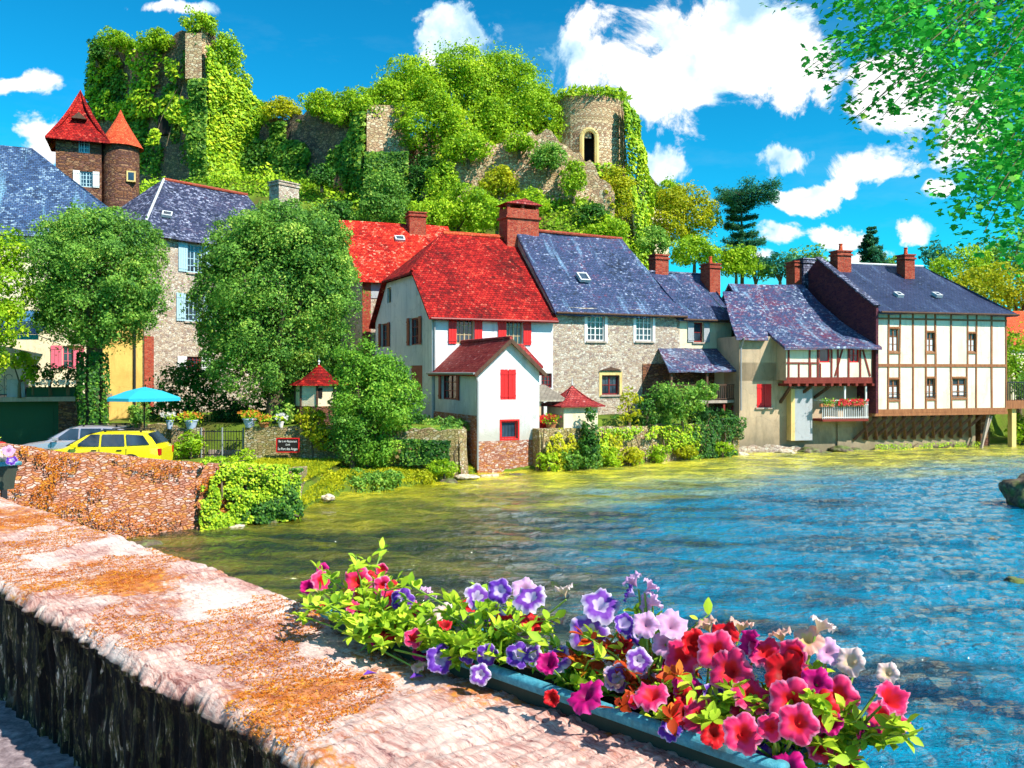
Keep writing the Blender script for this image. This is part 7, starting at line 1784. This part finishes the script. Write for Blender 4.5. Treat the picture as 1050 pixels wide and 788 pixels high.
def petunia_plant(label,c,spread,flowers,seed,nleaf=260,leaf='leaf_petunia',name='petunia_plant',cat='petunia',group='flowering plants in the foreground planter',lsize=.030,up=.10,more=11):
    """c: root in the soil; spread: half extents along/across/up; flowers: list of (px,py,kind,scale) in view of the viewer with depth from the planter line"""
    rg=np.random.default_rng(seed); rr=random.Random(seed); T=thing(name,label,cat,c,0,group)
    dsn=np.array(ds); dqn=np.array(dq)
    st=MB(); tips=[]
    for k in range(22):
        a=rr.gauss(0,.55)*spread[0]; b=rr.gauss(0,.6)*spread[1]; h=rr.uniform(.25,1)*spread[2]
        tip=Vector(dsn*a+dqn*b)+Vector((0,0,h)); mid=tip*.5+Vector((0,0,h*.25)); st.path([Vector((0,0,0)),mid,tip],.0028,.0018,5); tips.append((mid,tip))
    P=[];N=[];A=[]
    for i in range(nleaf):
        mid,tip=tips[i%len(tips)]; f=rr.uniform(.1,1.08); p=mid.lerp(tip,f) if f>.4 else mid*(f/.4)
        d=Vector((rr.gauss(0,1),rr.gauss(0,1),rr.gauss(.35,.6))).normalized(); P.append(p+d*lsize*.5); A.append(d); N.append(Vector((rr.gauss(0,.5),rr.gauss(0,.5),1)))
    P=np.array(P);A=np.array(A);N=np.array(N); N=unit(N-A*(N*A).sum(1,keepdims=True)); Bv=np.cross(N,A); s=lsize*rg.uniform(.6,1.25,len(P))
    L=np.array([(-.5,0,0),(-.25,.22,.05),(.1,.30,.07),(.42,.15,.02),(.62,0,-.10),(.42,-.15,.02),(.1,-.30,.07),(-.25,-.22,.05)])
    V=P[:,None,:]+A[:,None,:]*(L[None,:,0,None]*s[:,None,None])+Bv[:,None,:]*(L[None,:,1,None]*s[:,None,None])+N[:,None,:]*(L[None,:,2,None]*s[:,None,None])
    # fold each leaf along its midrib: two quads
    fidx=[]
    for i in range(len(P)): b=i*8; fidx+=[(b,b+1,b+2,b+3),(b+3,b+4,b,b)][0:0]
    q=[]
    for i in range(len(P)): b=i*8; q+=[(b,b+7,b+6,b+5),(b+4,b+3,b+2,b+1)]; q+=[(b,b+5,b+4,b+1)]
    np_mesh('leaves',V.reshape(-1,3),np.array(q),4,M[leaf],T,{'rnd':('FACE',np.repeat(rg.uniform(0,1,len(P)),3))},smooth=False)
    cv=Vector(c); eye=Vector((0,0,HC)); kinds=[f[2] for f in flowers]; flowers=[(f[0],f[1],f[2],f[3]*(.76 if f[3]>.8 and f[0]>650 else .84 if f[3]>.8 else 1),*f[4:]) for f in flowers]
    for k in range(more):                       # smaller blooms and half-open buds between the big ones
        a=rr.gauss(0,.52)*spread[0]; b=rr.uniform(-1,1)*spread[1]; hz=spread[2]*rr.uniform(.25,.72); w3=cv+Vector(dsn*a+dqn*b)+Vector((0,0,hz))
        flowers.append((CX+w3.x/w3.y*F,HY+(HC-w3.z)*F/w3.y,rr.choice(kinds+(['violet','magenta'] if 'violet' in kinds or 'purple' in kinds else ['red'])),rr.uniform(.5,.8),b))
    for (px,py,kind,sc,*ex) in flowers:
        # flower hangs where the sight line meets the plant's own slice across the planter
        h_off=ex[0] if ex else 0.0
        d=at(px,py,1.0)-eye; den=d.dot(Vector((dq.x,dq.y,0))); tt=((cv-eye).dot(Vector((dq.x,dq.y,0)))+h_off)/den; wp=eye+d*tt
        loc=wp-cv
        face=(Vector((rr.gauss(0,.32),rr.gauss(0,.32),rr.gauss(.35,.25)))+(eye-wp).normalized()*1.0).normalized() if len(ex)<2 else Vector(ex[1]).normalized()
        o=bpy.data.objects.new('flower',get_pet(kind,rr.randrange(4) if len(ex)<2 else 3)); col.objects.link(o); o.parent=T; o.location=loc; o.rotation_mode='QUATERNION'; q_=face.to_track_quat('Z','Y'); o.rotation_quaternion=q_; sc=sc*(.82 if h_off<-.1 else 1); o.scale=(sc,sc,sc)
        tail=loc-face*.034*sc; st.path([tail,tail*.6+Vector((0,0,-.0)),Vector((0,0,0)) if loc.length<.3 else tail*.4],.0022,.003,5)
    st.build('stems',M['leaf_stem'],T)
    return T
M['leaf_stem']=m_paint('green_stem',(.22,.38,.05),rough=.6,var=.2)
qm=1.88/math.sqrt(2)+.09
def root_at(px): # point on the soil on the planter's centre line under picture column px
    k=(px-CX)/F; q=qm; Y=q*math.sqrt(2)/(1+k); return Vector((k*Y,Y,ZR-.035))
U=(0,0,1)
petunia_plant('bright green petunia with pink blooms at the far left end of the planter',root_at(375),(.26,.11,.17),[(366,597,'pink',1.25),(320,603,'peach',1.0,.02,(-.8,.2,.5)),(402,612,'magenta',.95),(388,635,'red',.95),(398,640,'violet',.85),(420,625,'pink',1.1),(385,655,'magenta',1.0,-.135),(440,608,'lilac',1.0,.06,(.5,.1,.8)),(330,626,'magenta',.5),(436,640,'violet',.7),(424,654,'pink',.7,-.135)],1,nleaf=330,more=18)
petunia_plant('petunia trailing over the stone left of the trough',root_at(420)+Vector((-.09,-.09,.01)),(.22,.10,.09),[(340,682,'violet',.7,-.02,(-.7,-.3,.4)),(452,676,'violet',.95,-.02),(376,697,'white',.6,-.03,(-.3,-.5,-.3)),(430,682,'peach',.5,-.02)],2,nleaf=330,more=2)
petunia_plant('flowerless green petunia shoots spilling over the rim left of the bare teal edge',root_at(470)+Vector((-.06,-.06,.02)),(.17,.09,.07),[(484,668,'violet',.6)],12,nleaf=330,more=0)
petunia_plant('green petunia shoots covering the rim at the left quarter of the trough',root_at(428)+Vector((-.07,-.07,.035)),(.16,.07,.06),[(432,668,'magenta',.6)],14,nleaf=340,more=1)
petunia_plant('leafy petunia shoots hiding the rim just before the bare teal edge begins',root_at(505)+Vector((-.075,-.075,.03)),(.12,.06,.06),[(500,672,'violet',.6)],15,nleaf=280,more=1)
petunia_plant('purple petunia in the left middle of the planter',root_at(500),(.24,.11,.16),[(490,612,'purple',1.05),(512,606,'violet',.9),(505,634,'purple',.95,.02),(543,612,'purple',1.15),(515,640,'red',1.15),(545,638,'red',.9),(480,642,'white',.8),(492,692,'purple',.85,-.135),(578,604,'white',.85,.06,(-.2,.3,.9)),(538,604,'lilac',.9,.05)],3,nleaf=330)
petunia_plant('second purple petunia at the middle of the planter',root_at(590),(.22,.11,.14),[(616,620,'purple',1.2,.03),(604,650,'purple',1.35),(562,680,'magenta',1.15,-.135),(600,712,'magenta',1.35,-.135),(566,716,'red',.7,-.135),(640,640,'violet',.9),(655,678,'purple',.9,-.03),(632,690,'white',.7),(570,668,'lilac',.6)],4,nleaf=330)
petunia_plant('red-orange leafed plant between the purple and pink petunias',root_at(668)+Vector((0,0,.02)),(.17,.10,.13),[(662,640,'lilac',.7),(690,640,'lilac',1.1,.04),(640,662,'red',.5)],5,more=2,nleaf=330,leaf='leaf_red',name='coleus_plant',cat='foliage plant',lsize=.028)
petunia_plant('pale lilac petunia standing tall at the back of the planter',root_at(650)+Vector((.05,.05,0)),(.10,.07,.20),[(648,594,'lilac',.75,.0,(-.5,.1,.8)),(668,600,'lilac',.85,.0,(.6,.1,.7)),(645,608,'violet',.7,.0,(-.6,.1,.3)),(672,616,'lilac',.8,.0,(.7,0,.5)),(660,618,'lilac',.6)],6,nleaf=70,more=2)
petunia_plant('hot pink petunia in the right middle of the planter',root_at(720),(.18,.11,.12),[(668,712,'pink',1.35,-.135),(712,660,'red',1.2),(700,672,'pink',1.2),(735,668,'pink',1.25),(748,688,'pink',1.35,-.01),(770,660,'magenta',1.15,.02),(724,640,'peach',1.0,.05,(-.4,.1,.9)),(760,640,'peach',1.0,.06,(.2,.2,.9)),(690,690,'red',.8),(742,650,'red',.9,.03),(705,705,'magenta',1.0,-.03),(730,712,'violet',.8,-.02),(718,735,'pink',1.1,-.06),(682,660,'lilac',.9,.03)],7,nleaf=330,more=16)
petunia_plant('hot pink petunia at the near right end of the planter',root_at(800),(.17,.11,.12),[(815,673,'pink',1.35,.02),(806,690,'red',1.25),(812,720,'pink',1.3,-.03),(818,742,'pink',1.25,-.135),(762,752,'pink',1.3,-.135),(858,714,'pink',1.15,.02),(790,745,'pink',.9,-.135),(836,700,'magenta',.9),(800,650,'peach',.9,.05,(-.2,.2,.9)),(843,640,'white',1.0,.07,(.5,.2,.7)),(840,725,'red',1.0,-.02),(770,712,'pink',1.1,-.02),(828,655,'peach',.9,.05),(786,668,'pink',1.1,.03),(850,740,'magenta',1.0,-.02),(788,720,'violet',.8)],8,nleaf=380,more=16)
petunia_plant('yellow-green petunia overhanging the near corner of the planter',root_at(845)+Vector((.02,.02,.03)),(.11,.10,.13),[(914,716,'pink',1.25,.0,(.2,-.6,.6)),(872,678,'white',.9,.05),(890,750,'magenta',.9,.0,(.1,-.5,-.4)),(842,768,'pink',.6,-.04),(910,690,'white',.5,.05),(850,668,'lilac',.6,.05)],9,nleaf=380,more=3)
c2=par(s_of(-3.35,5.35),(2.16)/math.sqrt(2),ZT+.14)
petunia_plant('white and purple petunia in the planter at the left edge',c2,(.28,.10,.16),[(4,465,'white',1.1),(12,472,'violet',1.0),(2,474,'white',1.0),(9,462,'lilac',1.0)],10,nleaf=240,group=None,more=4)
# pansy-sized fallen petals on the coping
rr=random.Random(8)
for (px,py) in ((372,700),(420,703)):
    h=.70; Y=h*F/(py-HY); m=MB(); x=xat(px,Y)
    m.face([Vector((x,Y,ZT+.016)),Vector((x+.02,Y+.006,ZT+.020)),Vector((x+.03,Y+.02,ZT+.014)),Vector((x+.008,Y+.018,ZT+.022))])
    tag(m.build('fallen_petal',M['flower_violet'] if 'flower_violet' in M else M.setdefault('flower_violet',m_paint('violet_petal',(.12,.03,.35),var=.2))),'dark violet fallen petal on the parapet, '+('the left one' if px==372 else 'the right one'),'petal')
scene.render.engine='CYCLES'
cy=scene.cycles; cy.max_bounces=4; cy.diffuse_bounces=2; cy.glossy_bounces=2; cy.transmission_bounces=2; cy.transparent_max_bounces=4; cy.caustics_reflective=False; cy.caustics_refractive=False; cy.use_adaptive_sampling=True; cy.adaptive_threshold=.03; cy.use_denoising=True
